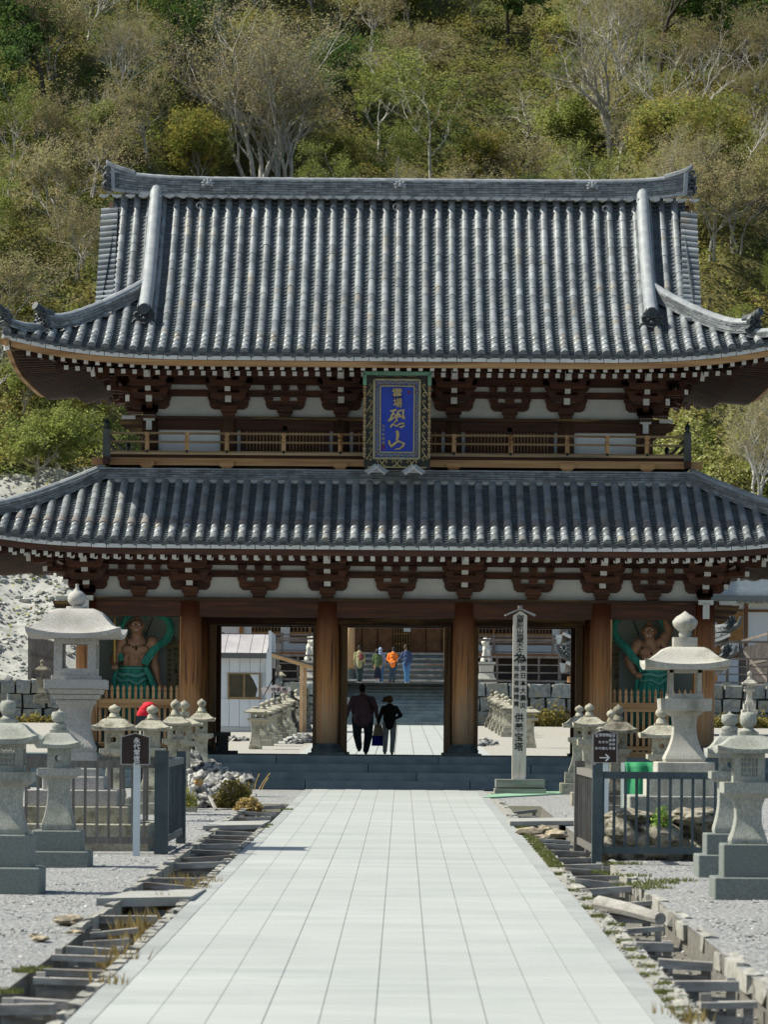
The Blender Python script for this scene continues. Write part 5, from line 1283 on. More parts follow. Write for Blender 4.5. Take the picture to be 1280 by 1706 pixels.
# rock pile with dry shrub on the left
scoria = [rock_mesh('scoria', M('scoria', (.08, .08, .08), (.38, .375, .36), 7, .95, .9, 12, c3=(.04, .04, .04), s3=5, lo=.42, hi=.56), k+20, 3, .75, (1, .9, .8)) for k in range(4)]
for me in scoria: me.polygons.foreach_set('use_smooth', [True]*len(me.polygons))
rr = random.Random(12); rp = empty('rock_pile', gp(365, 1345), 'jumbled pile of rough grey and white volcanic rocks left of the steps', 'rock pile')
def s_rock(cx, cy, Y, r, i, m=None):
    p = at(cx, cy, Y); o = inst(scoria[i % 4], 'rock', rp, p, Matrix.Rotation(rr.uniform(0, 6), 3, 'Z') @ Matrix.Rotation(rr.uniform(-.5, .5), 3, 'X'), (r*rr.uniform(.8, 1.2), r, r*rr.uniform(.7, 1.))); return o
for i, (cx, cy, r, dy) in enumerate([(318, 1278, .22, 2.4), (330, 1290, .20, 2), (345, 1284, .20, 2), (360, 1290, .2, 1.8), (372, 1292, .12, 1.6), (385, 1298, .15, 1.4), (398, 1300, .17, 1.4), (411, 1300, .14, 1.2), (308, 1268, .13, 2.6), (322, 1266, .17, 2.6), (335, 1305, .26, 1.2), (355, 1308, .22, 1.0), (375, 1315, .24, .8), (395, 1316, .2, .8), (332, 1325, .24, .4), (352, 1332, .2, .2), (345, 1318, .17, .6), (372, 1336, .19, .1), (390, 1336, .16, .1), (328, 1342, .15, 0), (405, 1338, .13, 0), (312, 1300, .2, 1.5), (365, 1322, .2, .5), (340, 1296, .15, 1.4), (318, 1290, .18, 2)]):
    s_rock(cx, cy, 71.2+dy*1.5, r*1.25, i)
mb = MB(); p = at(331, 1303, 70.5); mb.sphere(p, (.09, .08, .07), 8, 6); tag(mb.build('orange_stone', M('orange_stone', (.50, .24, .06), (.55, .35, .15), 12, .9, .4, 20), None), 'small orange stone in the rock pile', 'rock')
a, b = at(344, 1318, 70.2), at(360, 1350, 69.6); mb = MB(); mb.tube([a, b], [.03, .035], 6); tag(mb.build('grey_stick', grey_w, None), 'grey stick leaning on the rock pile', 'stick')
g = gp(309, 1352); root = empty('stone_box', g, 'square stone box holding three short pale sticks beside the rock pile', 'box'); 
mb = MB(); mb.sqloft(g+Vector((0, .2, 0)), [(0, .19, .18), (.30, .19, .18)], 0, .01); mb.build('box_body', granite_moss, root)
for k, (dx, h) in enumerate(((-.12, .06), (-.03, .13), (.03, .12), (.09, .14))): mb = MB(); mb.sqloft(g+Vector((dx, .15, .3)), [(0, .018), (h, .018), (h+.02, .008)]); mb.build('stick', WHITE if k != 1 else tan_z, root)
# little rocks on the right
tan_rock = [rock_mesh('field_rock', M('field_rock', (.30, .25, .18), (.45, .38, .28), 6, .9, .5, 15, c3=(.15, .13, .10), s3=5), 40+k, 2, .6, (1, .8, .7)) for k in range(3)]
for i, (cx, cy, r, lab) in enumerate([(888, 1392, .19, 'flat brown rock at the left of the small rock heap in the right gutter'), (912, 1388, .17, 'upright tan rock in the small rock heap in the right gutter'), (927, 1393, .15, 'tan rock at the right of the small rock heap in the right gutter'), (906, 1399, .12, 'smallest rock at the front of the heap in the right gutter'), (113, 1540, .16, 'brown flat stone lying on the gravel at the left'), (125, 1556, .07, 'small yellowish stone on the gravel at the left'), (68, 1568, .09, 'tan stone on the gravel near the lower left edge'), (58, 1562, .06, 'small grey stone on the gravel near the lower left edge')]):
    g = gp(cx, cy); o = rock_at(tan_rock[i % 3], g+Vector((0, 0, r*.25)), (r*1.2, r, r*.7 if cx > 200 else r*.4), i*1.3, lab, 'loose_rock', group='loose rocks on the ground')
# tufts
dry = M('dry_leaf', (.30, .20, .07), (.42, .33, .14), 9, .9, trans=.3, island=.4); olive = M('olive_leaf', (.13, .12, .03), (.24, .19, .05), 9, .9, trans=.3, island=.4)
grass = M('grass_blade', (.12, .16, .04), (.26, .26, .09), 7, .9, trans=.3, island=.4)
def blades(name, m, spots, label, h=.12, n=60, cat='grass', kind='stuff'):
    mb = MB(); r = random.Random(len(spots)+n)
    for (c, rad) in spots:
        for i in range(n):
            a = r.uniform(0, 6.3); q = rad*sqrt(r.random()); x, y = c[0]+cos(a)*q, c[1]+sin(a)*q; hh = h*r.uniform(.4, 1.1); dx, dy = r.uniform(-.5, .5)*hh, r.uniform(-.5, .5)*hh; w_ = .006+hh*.04
            mb.add([(x-w_, y, c[2]), (x+w_, y, c[2]), (x+dx, y+dy, c[2]+hh)], [(0, 1, 2)])
    return tag(mb.build(name, m, None, kind=kind), label, cat)
sp = []; rr = random.Random(8)
for py_ in range(1372, 1445, 4): sp.append((Vector((1.92, gp(850, py_).y, gp(850, py_).z)), .10))
for py_ in range(1455, 1700, 14): g = gp(900, py_); sp.append((Vector((1.92+rr.uniform(-.05, .08), g.y, g.z-.02)), .08))
for q in ((1060, 1475), (1080, 1480), (1100, 1472), (1035, 1440), (1045, 1460), (1120, 1468), (1000, 1455), (1010, 1375), (60, 1617), (45, 1620), (10, 1655), (437, 1380), (445, 1376), (478, 1350)): sp.append((gp(*q), .3 if 1035 <= q[0] <= 1120 else .12))
blades('grass_tufts', grass, sp, 'short green and straw coloured grass beside the path and on the gravel', .05, 110)
sp = []
for q in ((195, 1590), (205, 1600), (215, 1570), (180, 1640), (330, 1480), (345, 1470), (300, 1465), (230, 1535), (245, 1525), (275, 1500), (1130, 1690), (1150, 1700), (300, 1475), (215, 1545)): sp.append((gp(*q)-Vector((0, 0, .1)), .16))
blades('dry_weeds', dry, sp, 'dry orange brown weeds growing in the gutters', .2, 45, 'weeds')
def shrub(cx, cy, Y, rx, rz, m, label, n=1500, leaf=.035, name='low_shrub'):
    c = at(cx, cy, Y); root = empty(name, (c.x, Y, c.z-rz), label, 'shrub'); mb = MB(); r = random.Random(n); st = MB()
    for i in range(n):
        v = Vector((r.gauss(0, .5), r.gauss(0, .5), abs(r.gauss(0, .55)))); v *= min(1, 1/v.length*r.uniform(.75, 1.05)) if v.length > .8 else 1
        k = 1+.3*noise.noise(v*3); p = Vector((c.x+v.x*rx*k, Y+v.y*rx*k, c.z-rz+v.z*rz*1.9*k)); a = Vector((r.uniform(-1, 1), r.uniform(-1, 1), r.uniform(-1, 1))).normalized(); b = a.orthogonal().normalized()*leaf*.5
        mb.add([p-a*leaf, p+b, p+a*leaf, p-b], [(0, 1, 2, 3)])
    mb.build('leaves', m, root, kind='stuff')
    for i in range(14):
        a = r.uniform(0, 6.3); st.tube([(c.x, Y, c.z-rz), (c.x+cos(a)*rx*.5, Y+sin(a)*rx*.5, c.z-rz*.2), (c.x+cos(a)*rx*.9, Y+sin(a)*rx*.9, c.z+rz*.5)], [.012, .008, .004], 4)
    st.build('stems', grey_w, root)
shrub(392, 1322, 70.6, .40, .25, olive, 'olive and yellow low shrub growing over the rock pile', 2600)
shrub(415, 1340, 69.6, .26, .12, dry, 'dry straw coloured tuft at the right foot of the rock pile', 1200)
shrub(1103, 1360, 49.8, .14, .14, M('fresh_leaf', (.16, .30, .04), (.25, .40, .07), 9, .8, trans=.3, island=.3), 'small bright green plant among boulders behind the right fence', 260, .03)
shrub(308, 1328, 60, .2, .15, M('moss_leaf', (.20, .20, .03), (.30, .30, .06), 9, .8, trans=.3, island=.3), 'yellow green tuft behind the left fence', 500, .03)
mb = MB()
for k, (x0, x1, h) in enumerate(((424, 432, 1289), (431, 450, 1288), (436, 447, 1296))):
    a, b = gp(x0, 1316), at(x1, h, gp(x0, 1316).y); mb.tube([a, a.lerp(b, .5)+Vector((-.02, 0, 0)), b], [.012, .009, .012], 4)
tag(mb.build('dry_stalks', dry, None), 'three tall dry grass stalks in front of the steps at the left', 'grass')
# ============================================================ SMOOTH BODIES (for figures)
def cone(mb, p0, p1, r0, r1, n=12):
    p0, p1 = Vector(p0), Vector(p1); d = p1-p0; L = d.length; q = d.to_track_quat('Z', 'Y').to_matrix()
    prof = [(r0*sin(a), -r0*cos(a)) for a in (.02, .4, .8, 1.2)]+[(r0, 0), (r1, L)]+[(r1*cos(a), L+r1*sin(a)) for a in (.4, .8, 1.2, 1.55)]
    t = MB(); t.lathe((0, 0, 0), prof, n); mb.add([p0+q @ Vector(v) for v in t.v], t.f)
def blob(name, mats, parent, prims, vox=.012, smooth=6, mi_fn=None, flat=None):
    mb = MB()
    for p in prims:
        if p[0] == 'c': cone(mb, *p[1:])
        else: mb.sphere(p[1], p[2], 14, 10, R=p[3] if len(p) > 3 else None)
    W = WORLD[parent]; o = Vector([(min(v[k] for v in mb.v)+max(v[k] for v in mb.v))/2 for k in range(3)])
    tmp = mb.build('tmp', [], None, origin=o)
    m = tmp.modifiers.new('r', 'REMESH'); m.mode = 'VOXEL'; m.voxel_size = vox; m.use_smooth_shade = True
    if smooth: m = tmp.modifiers.new('s', 'SMOOTH'); m.factor = .5; m.iterations = smooth
    dg = bpy.context.evaluated_depsgraph_get(); me = bpy.data.meshes.new_from_object(tmp.evaluated_get(dg)); bpy.data.objects.remove(tmp)
    me.name = name; me.materials.clear()
    for q in (mats if isinstance(mats, list) else [mats]): me.materials.append(q)
    if mi_fn:
        for f in me.polygons: f.material_index = mi_fn(f.center+o)
    ob = bpy.data.objects.new(name, me); COL.objects.link(ob); ob.parent = parent; ob.location = o-W; WORLD[ob] = o
    return ob
# ---- guardian statues
skin_n = M('statue_skin', (.36, .19, .11), (.48, .27, .165), 9, .55, .2, 30, spec=.4)
cloth_g = M('statue_green_cloth', (.03, .24, .17), (.07, .40, .30), 7, .7, .35, 12, stretch=(4, 1, .6)); cloth_l = M('statue_pale_green', (.12, .40, .32), (.18, .48, .40), 7, .7)
eye_w = M('eye_white', (.75, .75, .72), None, 3, .4); dkb = M('bead_dark', (.02, .03, .02), None, 3, .5)
YN = 89.3; sN = F/YN
def A_(x, y, dy=0.): p = at(x, y, YN); return Vector((p.x, YN+dy, p.z))
def ribbon(mb, pts, w0, th=.03):
    P = [A_(x, y, dy) for x, y, dy in pts]
    for off in (-.33, 0, .33):
        mb.tube([p+Vector((0, -.02*(1-abs(off)*2), 0)) for p in P], [w0*.5]*len(P), 8, flat=.35, up=(0, 1, 0)) if off == 0 else None
def catmull(P, n=6):
    out = []
    for i in range(len(P)-1):
        p0, p1, p2, p3 = P[max(i-1, 0)], P[i], P[i+1], P[min(i+2, len(P)-1)]
        for k in range(n):
            t = k/n; out.append(tuple(.5*((2*b)+(-a+c)*t+(2*a-5*b+4*c-d)*t*t+(-a+3*b-3*c+d)*t**3) for a, b, c, d in zip(p0, p1, p2, p3)))
    return out+[P[-1]]
def hand_fist(c, r, ax=1):
    out = [('e', c, (r, r*.9, r*1.0))]
    for k in range(4): out.append(('c', c+Vector((-r*.7+k*r*.45, -r*.7, r*.35)), c+Vector((-r*.7+k*r*.45, -r*.85, -r*.4)), r*.27, r*.24, 8))
    out.append(('c', c+Vector((ax*r*.7, -r*.5, r*.3)), c+Vector((ax*-r*.1, -r*1.0, r*.1)), r*.26, r*.22, 8)); return out
def hand_open(c, d, r):
    d = d.normalized(); sd = Vector((1, 0, 0)); out = [('e', c, (r*.9, r*.45, r*1.1))]
    for k, L in enumerate((1.3, 1.6, 1.5, 1.15)): out.append(('c', c+d*r*.7+sd*(-.6+.4*k)*r, c+d*r*(.7+L)+sd*(-.75+.5*k)*r, r*.2, r*.15, 6))
    out.append(('c', c+sd*r*.7, c+sd*r*1.4+d*r*.8, r*.22, r*.17, 6)); return out
def nio(hx, hy, sh, sl_, torso_x, wx, arms, ribbons, label, mouth, fx):
    root = empty('guardian_statue', (A_(wx, 1245).x, YN, FLZ+.25), label, 'statue', 'guardian statues in the end bays')
    H = A_(hx, hy, -.08); r = 1/sN
    P = [('e', H, (.155, .17, .20)), ('e', H+Vector((0, -.04, -.10)), (.135, .13, .11)), ('e', H+Vector((0, -.02, .17)), (.075, .075, .06)),
         ('c', H+Vector((0, -.16, .05)), H+Vector((0, -.19, -.03)), .025, .04, 8), ('e', H+Vector((0, -.155, .085)), (.11, .04, .028)), ('e', H+Vector((0, -.15, -.125)), (.08, .04, .03)),
         ('e', H+Vector((.09, -.11, -.03)), (.05, .05, .045)), ('e', H+Vector((-.09, -.11, -.03)), (.05, .05, .045)), ('e', H+Vector((.16, 0, 0)), (.03, .045, .07)), ('e', H+Vector((-.16, 0, 0)), (.03, .045, .07))]
    N0 = A_(torso_x, sh, 0); Wp = A_(wx, 1112, 0)
    P += [('c', H+Vector((0, .02, -.1)), N0+Vector((0, 0, 0)), .11, .17), ('e', N0+Vector((0, 0, -.10)), (.36, .19, .17))]
    C = N0.lerp(Wp, .42)
    P += [('e', C, (.33, .21, .26)), ('e', C+Vector((-.15, -.14, .05)), (.17, .11, .12)), ('e', C+Vector((.15, -.14, .05)), (.17, .11, .12)), ('e', N0.lerp(Wp, .8), (.27, .20, .22)), ('e', Wp, (.29, .2, .16)),]
    for k in range(3):
        for sx in (-1, 1): P.append(('e', N0.lerp(Wp, .60+.13*k)+Vector((sx*.065, -.185, 0)), (.058, .04, .048)))
    for k in range(3):
        for sx in (-1, 1): P.append(('e', N0.lerp(Wp, .56+.1*k)+Vector((sx*.21, -.12, -.02)), (.06, .06, .03), Matrix.Rotation(sx*.5, 3, 'Y')))
    for sx in (-1, 1): P.append(('c', H+Vector((sx*.07, -.05, -.14)), N0+Vector((sx*.05, -.13, -.06)), .025, .03, 6))
    for (s_, e_, w_, hd, fist) in arms:
        S, E, Wt, Hd = A_(*s_), A_(*e_), A_(*w_), A_(*hd)
        P += [('e', S, (.15, .15, .16)), ('c', S, S.lerp(E, .5), .115, .125), ('c', S.lerp(E, .45), E, .125, .085), ('c', E, E.lerp(Wt, .35), .09, .105), ('c', E.lerp(Wt, .3), Wt, .105, .06)]
        P += hand_fist(Hd, .085) if fist else hand_open(Hd, Hd-Wt, .075)
        P.append(('c', Wt, Hd, .06, .06))
    # legs down to the plinth
    for sx in (-1, 1): P += [('c', Wp+Vector((sx*.14, 0, -.1)), Vector((Wp.x+sx*.3, YN, FLZ+.95)), .17, .12), ('c', Vector((Wp.x+sx*.3, YN, FLZ+.95)), Vector((Wp.x+sx*.34, YN+.03, FLZ+.36)), .12, .07), ('c', Vector((Wp.x+sx*.34, YN+.05, FLZ+.33)), Vector((Wp.x+sx*.38, YN-.2, FLZ+.31)), .07, .05)]
    blob('body', skin_n, root, P, .016, 4)
    mb = MB()
    for sx in (-1, 1): mb.sphere(H+Vector((sx*.062, -.152, .035)), (.036, .022, .02), 10, 6)
    if mouth: mb.b6(H.x-.055, H.x+.055, H.y-.185, H.y-.165, H.z-.115, H.z-.085)
    else: mb.b6(H.x-.06, H.x+.06, H.y-.18, H.y-.165, H.z-.098, H.z-.086)
    mb.build('eyes_and_teeth', eye_w, root)
    mb = MB()
    for sx in (-1, 1): mb.sphere(H+Vector((sx*.062+fx, -.172, .036)), .011, 8, 5); mb.beam(H+Vector((sx*.02, -.175, .065)), H+Vector((sx*.115, -.155, .10)), .012, .022)
    if mouth: mb.b6(H.x-.035, H.x+.035, H.y-.19, H.y-.186, H.z-.107, H.z-.093)
    mb.build('brows_and_pupils', dkb, root)
    # skirt with pleats and folded sash
    mb = MB(); zt = Wp.z+.03; zb = FLZ+.75
    def sk(a, b):
        th = 2*pi*a; fold = 1+.07*sin(th*19+2*sin(b*3))*min(1, b*3); rx = (.30+.22*b)*fold; ry = (.22+.16*b)*fold
        return Vector((Wp.x+cos(th)*rx, YN+sin(th)*ry, zt+(zb-zt)*b))
    mb.grid(sk, 160, 16); mb.build('skirt', cloth_g, root, True)
    mb = MB()
    for k, (rx, dz, h) in enumerate(((.31, -.02, .07), (.33, -.12, .12), (.345, -.22, .09))):
        mb.tube([(Wp.x+cos(t)*rx, YN+sin(t)*rx*.78-.02, Wp.z+dz-.06*k*max(0, -sin(t))*(1+.4*cos(t*5))) for t in [q*pi/16 for q in range(33)]], h*.62, 8, flat=.6)
    mb.build('sash', cloth_l, root, True)
    mb = MB()
    for pts, w0 in ribbons:
        Q = catmull([(A_(x, y, dy).x, YN+dy, A_(x, y, dy).z) for x, y, dy in pts], 6)
        for off, ww in ((-.3, .42), (.3, .42), (0, .5)):
            R_ = []
            for i, q in enumerate(Q):
                a = Vector(Q[min(i+1, len(Q)-1)])-Vector(Q[max(i-1, 0)]); n_ = Vector((-a.z, 0, a.x)).normalized(); R_.append(Vector(q)+n_*off*w0+Vector((0, -.02 if off == 0 else 0, 0)))
            mb.tube(R_, ww*w0*.62, 8, flat=.45, up=(0, 1, 0))
    mb.build('flying_ribbon', cloth_g, root, True)
    mb = MB(); c0 = N0+Vector((0, -.16, -.02))
    mb.tube([(c0.x+cos(t)*.24, c0.y-.03+.06*abs(cos(t)), c0.z+.03+sin(t)*.17) for t in [pi+q*pi/12 for q in range(13)]], .014, 5)
    for k in range(7): mb.sphere((c0.x+cos(pi+.4+k*.4)*.24, c0.y-.05, c0.z+.0+sin(pi+.4+k*.4)*.17), .024, 6, 4)
    mb.sphere((c0.x, c0.y-.06, c0.z-.2), .03, 6, 4); mb.build('bead_collar', dkb, root)
    mb = MB(); mb.b6(Wp.x-.6, Wp.x+.6, YN-.45, YN+.4, FLZ+.25, FLZ+.31); mb.build('plinth', dark_x, root)
    return root
rl_ = nio(228, 1043, 1066, 0, 228, 222, [((203, 1069, -.02), (190, 1096, -.05), (191, 1108, -.22), (192.5, 1112, -.28), True), ((254, 1071, -.02), (257, 1101, -.02), (263, 1131, -.10), (266.5, 1142, -.12), False)],
    [([(212, 1026, .05), (203, 1040, .05), (198, 1060, .05), (198, 1082, -.05), (203, 1101, -.12)], .12), ([(262, 1022, .1), (276, 1029, .1), (284, 1046, .08), (277, 1066, .03), (262, 1077, -.12), (249, 1094, -.2), (241, 1107, -.24)], .17), ([(243, 1112, -.3), (252, 1130, -.3), (259, 1150, -.3), (260, 1165, -.3)], .11), ([(195, 1112, -.1), (190, 1135, -.1), (193, 1160, -.1)], .10), ([(213, 1026, .05), (232, 1022, .05), (246, 1026, .05)], .12)],
    'muscular brown guardian statue with closed mouth holding a golden staff in the left end bay', 0, .012)
st = empty('golden_staff', A_(192, 1104, -.3), 'upright golden ritual staff held in the closed mouthed statue fist', 'staff')
mb = MB(); z0, z1 = A_(192, 1106).z, A_(195, 1026).z; xa = A_(192, 1104).x; ya = YN-.34
mb.lathe((xa, ya, z0), [(.02, 0), (.03, .1), (.036, .28), (.028, .3), (.045, .33), (.03, .38), (.042, .42), (.03, .46), (.045, .52), (.03, .56), (.035, .7), (.05, .76), (.035, .82), (.02, 1.0), (.012, z1-z0)], 10)
mb.build('shaft', M('bright_gold', (.50, .33, .08), (.62, .44, .14), 8, .35, metal=.3), st, True)
nio(1081, 1052, 1074, 0, 1085, 1091, [((1063, 1075, -.02), (1046, 1099, -.04), (1056, 1121, -.20), (1064, 1126, -.26), True), ((1104, 1072, 0), (1116, 1050, .02), (1108, 1030, -.02), (1106, 1022, 0), True)],
    [([(1040, 1024, .1), (1027, 1034, .1), (1023, 1048, .08), (1030, 1065, .03), (1045, 1081, -.12), (1056, 1097, -.18), (1067, 1107, -.24), (1071, 1119, -.28)], .16), ([(1072, 1030, .05), (1090, 1026, .05), (1104, 1034, .05), (1112, 1050, .08), (1114, 1068, .1)], .13), ([(1062, 1131, -.2), (1059, 1150, -.2), (1057, 1168, -.2)], .08)],
    'muscular brown guardian statue with bared teeth and a clenched fist in the right end bay', 1, -.004)
mb = MB(); a = A_(230, 1060, .5); 
for xx, x2 in ((252, 240), (1056, 1068)):
    mb = MB(); mb.tube([A_(xx, 1028, .5), A_(x2, 1058, .5)], .012, 5); tag(mb.build('brace_rod', dkb, None), 'thin dark rod behind the guardian statue in the '+('left' if xx < 600 else 'right')+' end bay', 'rod')
bd_m = M('label_board', (.27, .24, .13), (.35, .31, .19), 3, .8, .1, 20, stretch=(5, 5, .4))
for (xa, xb, yt, yb, t1, t2, t3, lab) in ((277.5, 300, 1072, 1143, '吽形仁王像', '製作者松田瑞雲', '大佛師', 'tall wooden board with ink writing right of the left guardian statue'), (1016.5, 1032, 1081, 1150, '阿形仁王像', '恵雲作', '大佛師', 'tall wooden board with ink writing left of the right guardian statue')):
    Yb = YN+.6; a, b = at(xa, yt, Yb), at(xb, yb, Yb); root = empty('inscribed_board', (a.x, Yb, b.z), lab, 'board'); xm = (a.x+b.x)/2
    mb = MB(); mb.b6(a.x, b.x, Yb-.03, Yb, FLZ+.25, a.z); mb.build('panel', bd_m, root)
    mb = MB(); mb.beam((xm-(b.x-a.x)*.62, Yb-.03, a.z-.04), (xm, Yb-.03, a.z+.06), .14, .03); mb.beam((xm+(b.x-a.x)*.62, Yb-.03, a.z-.04), (xm, Yb-.03, a.z+.06), .14, .03); mb.sphere((xm, Yb-.05, a.z+.13), .04, 8, 6); mb.build('cap', bd_m, root)
    mb = MB(); W_ = b.x-a.x; vtext(mb, t1, xm+W_*.20, a.z-.08, .13, .125, bold=.006, depth=.003, y=Yb-.034); vtext(mb, t2, xm-W_*.26, a.z-.10, .08, .115, bold=.006, depth=.003, y=Yb-.034); vtext(mb, t3, xm+W_*.3, a.z-.74, .06, .075, bold=.006, depth=.003, y=Yb-.034); mb.build('ink_writing', ink, root)

# ============================================================ BEYOND THE GATE
def XX(p_, Y): return (p_-CXP)*Y/F
wall_st = M('wall_stone', (.14, .16, .165), (.28, .30, .30), 5, .9, .6, 12, objr=.22, c3=(.28, .27, .22), s3=3)
YWL = 176.2; ZT0 = 2.86; ZT1 = zp(1137, YWL)
for side, (xa, xb) in enumerate(((-22.5, -3.25), (3.0, 22.5))):
    root = empty('retaining_wall', ((xa+xb)/2, YWL, ZT0), 'dry laid grey stone retaining wall '+('left' if side == 0 else 'right')+' of the far stairs', 'stone wall'); root_b = MB()
    root_b.b6(xa, xb, YWL+.35, YWL+.8, ZT0-.3, ZT1-.05); root_b.build('wall_core', soil_m, root)
    for r_ in range(3):
        z0 = ZT0+(ZT1-ZT0)*r_/3; x = xa-RND.uniform(0, .5); hgt = (ZT1-ZT0)/3
        while x < xb:
            w_ = RND.uniform(.62, 1.12); c = rough_block((x+w_/2, YWL+.2, z0+hgt/2), (w_-.05, .5, hgt-.04), int(x*10)+r_); ob = c.build('wall_stone', wall_st, root); x += w_
stairs = empty('stone_stairs', (-.15, YWL, ZT0), 'long blue grey stone stairs of twelve steps leading to the temple hall', 'stairs')
for i in range(12):
    z0 = ZT0+(ZT1-ZT0)*i/12; x = -3.25+(-.8 if i % 2 else 0)
    while x < 2.95:
        x2 = min(2.97, x+2.45); xl = max(-3.22, x)
        if x2-xl > .1: mb = MB(); mb.b6(xl+.004, x2-.004, YWL-1+.3*i, YWL-1+.3*i+.45, z0-.01, z0+(ZT1-ZT0)/12); mb.build('stair_block', step_st, stairs)
        x = x2
mb = MB()
for i in range(12): mb.b6(-3.2, 2.9, YWL-.9+.3*i, YWL-.3+.3*i, ZT0-.2, ZT0+(ZT1-ZT0)*(i+1)/12-.02)
mb.build('stair_core', step_st, stairs, kind='stuff')
zone('terrace', court_m, -60, 60, YWL+.5, 214, 40, 30, lambda x, y: ZT1+.0)
mb = MB(); mb.b6(-3.25, 3.0, YWL+2.5, YWL+2.95, ZT1-.1, ZT1+.02); mb.build('terrace_edge', M('pale_edge', (.5, .5, .48), None, 3, .8), stairs)
# post and rail fence on the wall
rail_g = M('grey_brown_rail', (.11, .095, .085), (.19, .165, .15), 3, .8, .2, 15, objr=.15)
def tall_fence(x0, x1, Y, label, sp=2.0, gname='high timber fences on the far wall'):
    root = empty('high_fence', ((x0+x1)/2, Y, ZT1), label, 'fence', gname); n = max(1, round((x1-x0)/sp))
    for i in range(n+1):
        x = x0+(x1-x0)*i/n; mb = MB(); mb.b6(x-.07, x+.07, Y-.07, Y+.07, ZT1, ZT1+2.05); mb.build('post', rail_g, root)
        mb = MB(); mb.b6(x-.2, x+.2, Y-.25, Y+.2, ZT1-.02, ZT1+.14); mb.build('post_footing', wall_st, root)
        if i < n: x += (x1-x0)/n*.5; mb = MB(); mb.b6(x-.045, x+.045, Y-.05, Y+.05, ZT1+.05, ZT1+1.25); mb.build('post', rail_g, root)
    for z, h in ((2.0, .11), (1.22, .09), (.86, .06), (.5, .06), (.12, .10)): mb = MB(); mb.b6(x0, x1, Y-.10, Y-.04, ZT1+z-h/2, ZT1+z+h/2); mb.build('rail', rail_g, root)
    return root
tall_fence(-13.2, -3.9, 177, 'high brown timber post and rail fence left of the far stairs')
tall_fence(3.4, 16.9, 177, 'high brown timber post and rail fence right of the far stairs')
def slat_fence(x, Ya, Yb, label, h=2.4):
    root = empty('slat_fence', (x, Ya, ZT1), label, 'fence', 'slatted fences running back from the wall'); n = 26
    for Y in (Ya, Yb): mb = MB(); mb.b6(x-.08, x+.08, Y-.08, Y+.08, ZT1, ZT1+h+.1); mb.build('post', rail_g, root)
    for z in (h, h*.5, .15): mb = MB(); mb.b6(x-.06, x+.0, Ya, Yb, ZT1+z-.06, ZT1+z+.06); mb.build('rail', rail_g, root)
    for i in range(n): y = Ya+(Yb-Ya)*(i+.5)/n; mb = MB(); mb.b6(x-.02, x+.05, y-.08, y+.08, ZT1+(.1), ZT1+h*(1. if i % 2 == 0 else .98)-.3); mb.build('slat', rail_g, root)
    mb = MB(); mb.beam((x-.04, Ya, ZT1+.2), (x-.04, Yb, ZT1+h*.9), .05, .12); mb.build('brace', rail_g, root)
slat_fence(-17.2, 177, 192, 'slatted timber fence running back beside the white rock slope'); slat_fence(16.9, 177, 192, 'slatted timber fence in front of the white walled hall')
# main hall
amber = M('hall_timber', (.26, .12, .035), (.38, .20, .07), 3, .65, .15, 15, objr=.15); hall_dk = M('hall_dark', (.022, .018, .016), (.04, .03, .026), 3, .8)
door_w = M('hall_door', (.13, .055, .022), (.21, .10, .045), 3, .65, .15, 15, objr=.12); hwhite = M('hall_white', (.70, .72, .74), None, 3, .85); hroof = M('hall_roof', (.10, .115, .125), (.17, .19, .20), 4, .5, .2, 20)
hall = empty('main_hall', (-.1, 190, ZT1), 'timber main hall with panelled doors and lattice windows seen through the gate', 'hall'); YH = 190.; ZV = zp(1088, 188)
mb = MB(); mb.b6(-10.5, 10.3, 187.6, 204, ZV-.22, ZV); mb.b6(-10, 9.8, 188.5, 203, ZT1, ZV-.22, 1); mb.build('veranda', [door_w, hall_dk], hall)
mb = MB(); mb.b6(-9.6, 9.4, YH+.3, 202, ZV, ZV+5.5); mb.build('hall_body', hall_dk, hall)
for k in range(6):
    z = ZT1+(ZV-ZT1)*(k+1)/6; mb = MB(); mb.b6(-3.0, 2.8, 184.2+.56*k, 184.2+.56*k+.75, z-.10, z); mb.b6(-2.95, 2.75, 184.3+.56*k, 184.4+.56*k, z-.26, z-.10, 1); mb.build('wooden_step', [grey_w, step_st], hall)
for sx in (-1, 1):
    x0, x1 = sorted((-.05+sx*.42, -.05+sx*2.75)); n = 3
    for i in range(n):
        a, b = x0+(x1-x0)*i/n, x0+(x1-x0)*(i+1)/n
        dr = MB(); dr.b6(a+.02, b-.02, YH-.0, YH+.1, ZV, ZV+2.6); dd = dr.build('door', door_w, hall)
        for za, zb in ((.15, 1.2), (1.32, 2.1)): mb = MB(); mb.b6(a+.1, b-.1, YH-.025, YH, ZV+za, ZV+zb); mb.build('door_panel', door_w, dd)
mb = MB()
for i in range(7): x = -.42+i*.125; mb.b6(x-.018, x+.018, YH-.02, YH+.02, ZV, ZV+1.9)
for z in (.5, 1., 1.5): mb.b6(-.45, .35, YH-.02, YH+.02, ZV+z-.02, ZV+z+.02)
mb.build('door_lattice', amber, hall)
mb = MB(); mb.b6(.04, .38, YH-.06, YH-.04, ZV+1.1, ZV+1.45); mb.build('paper_notice', hwhite, hall)
hb = MB(); hb.b6(-.018, .018, -.02, .02, 0, 1.7); me_hb = hidden_mesh(hb, 'lattice_bar', [amber])
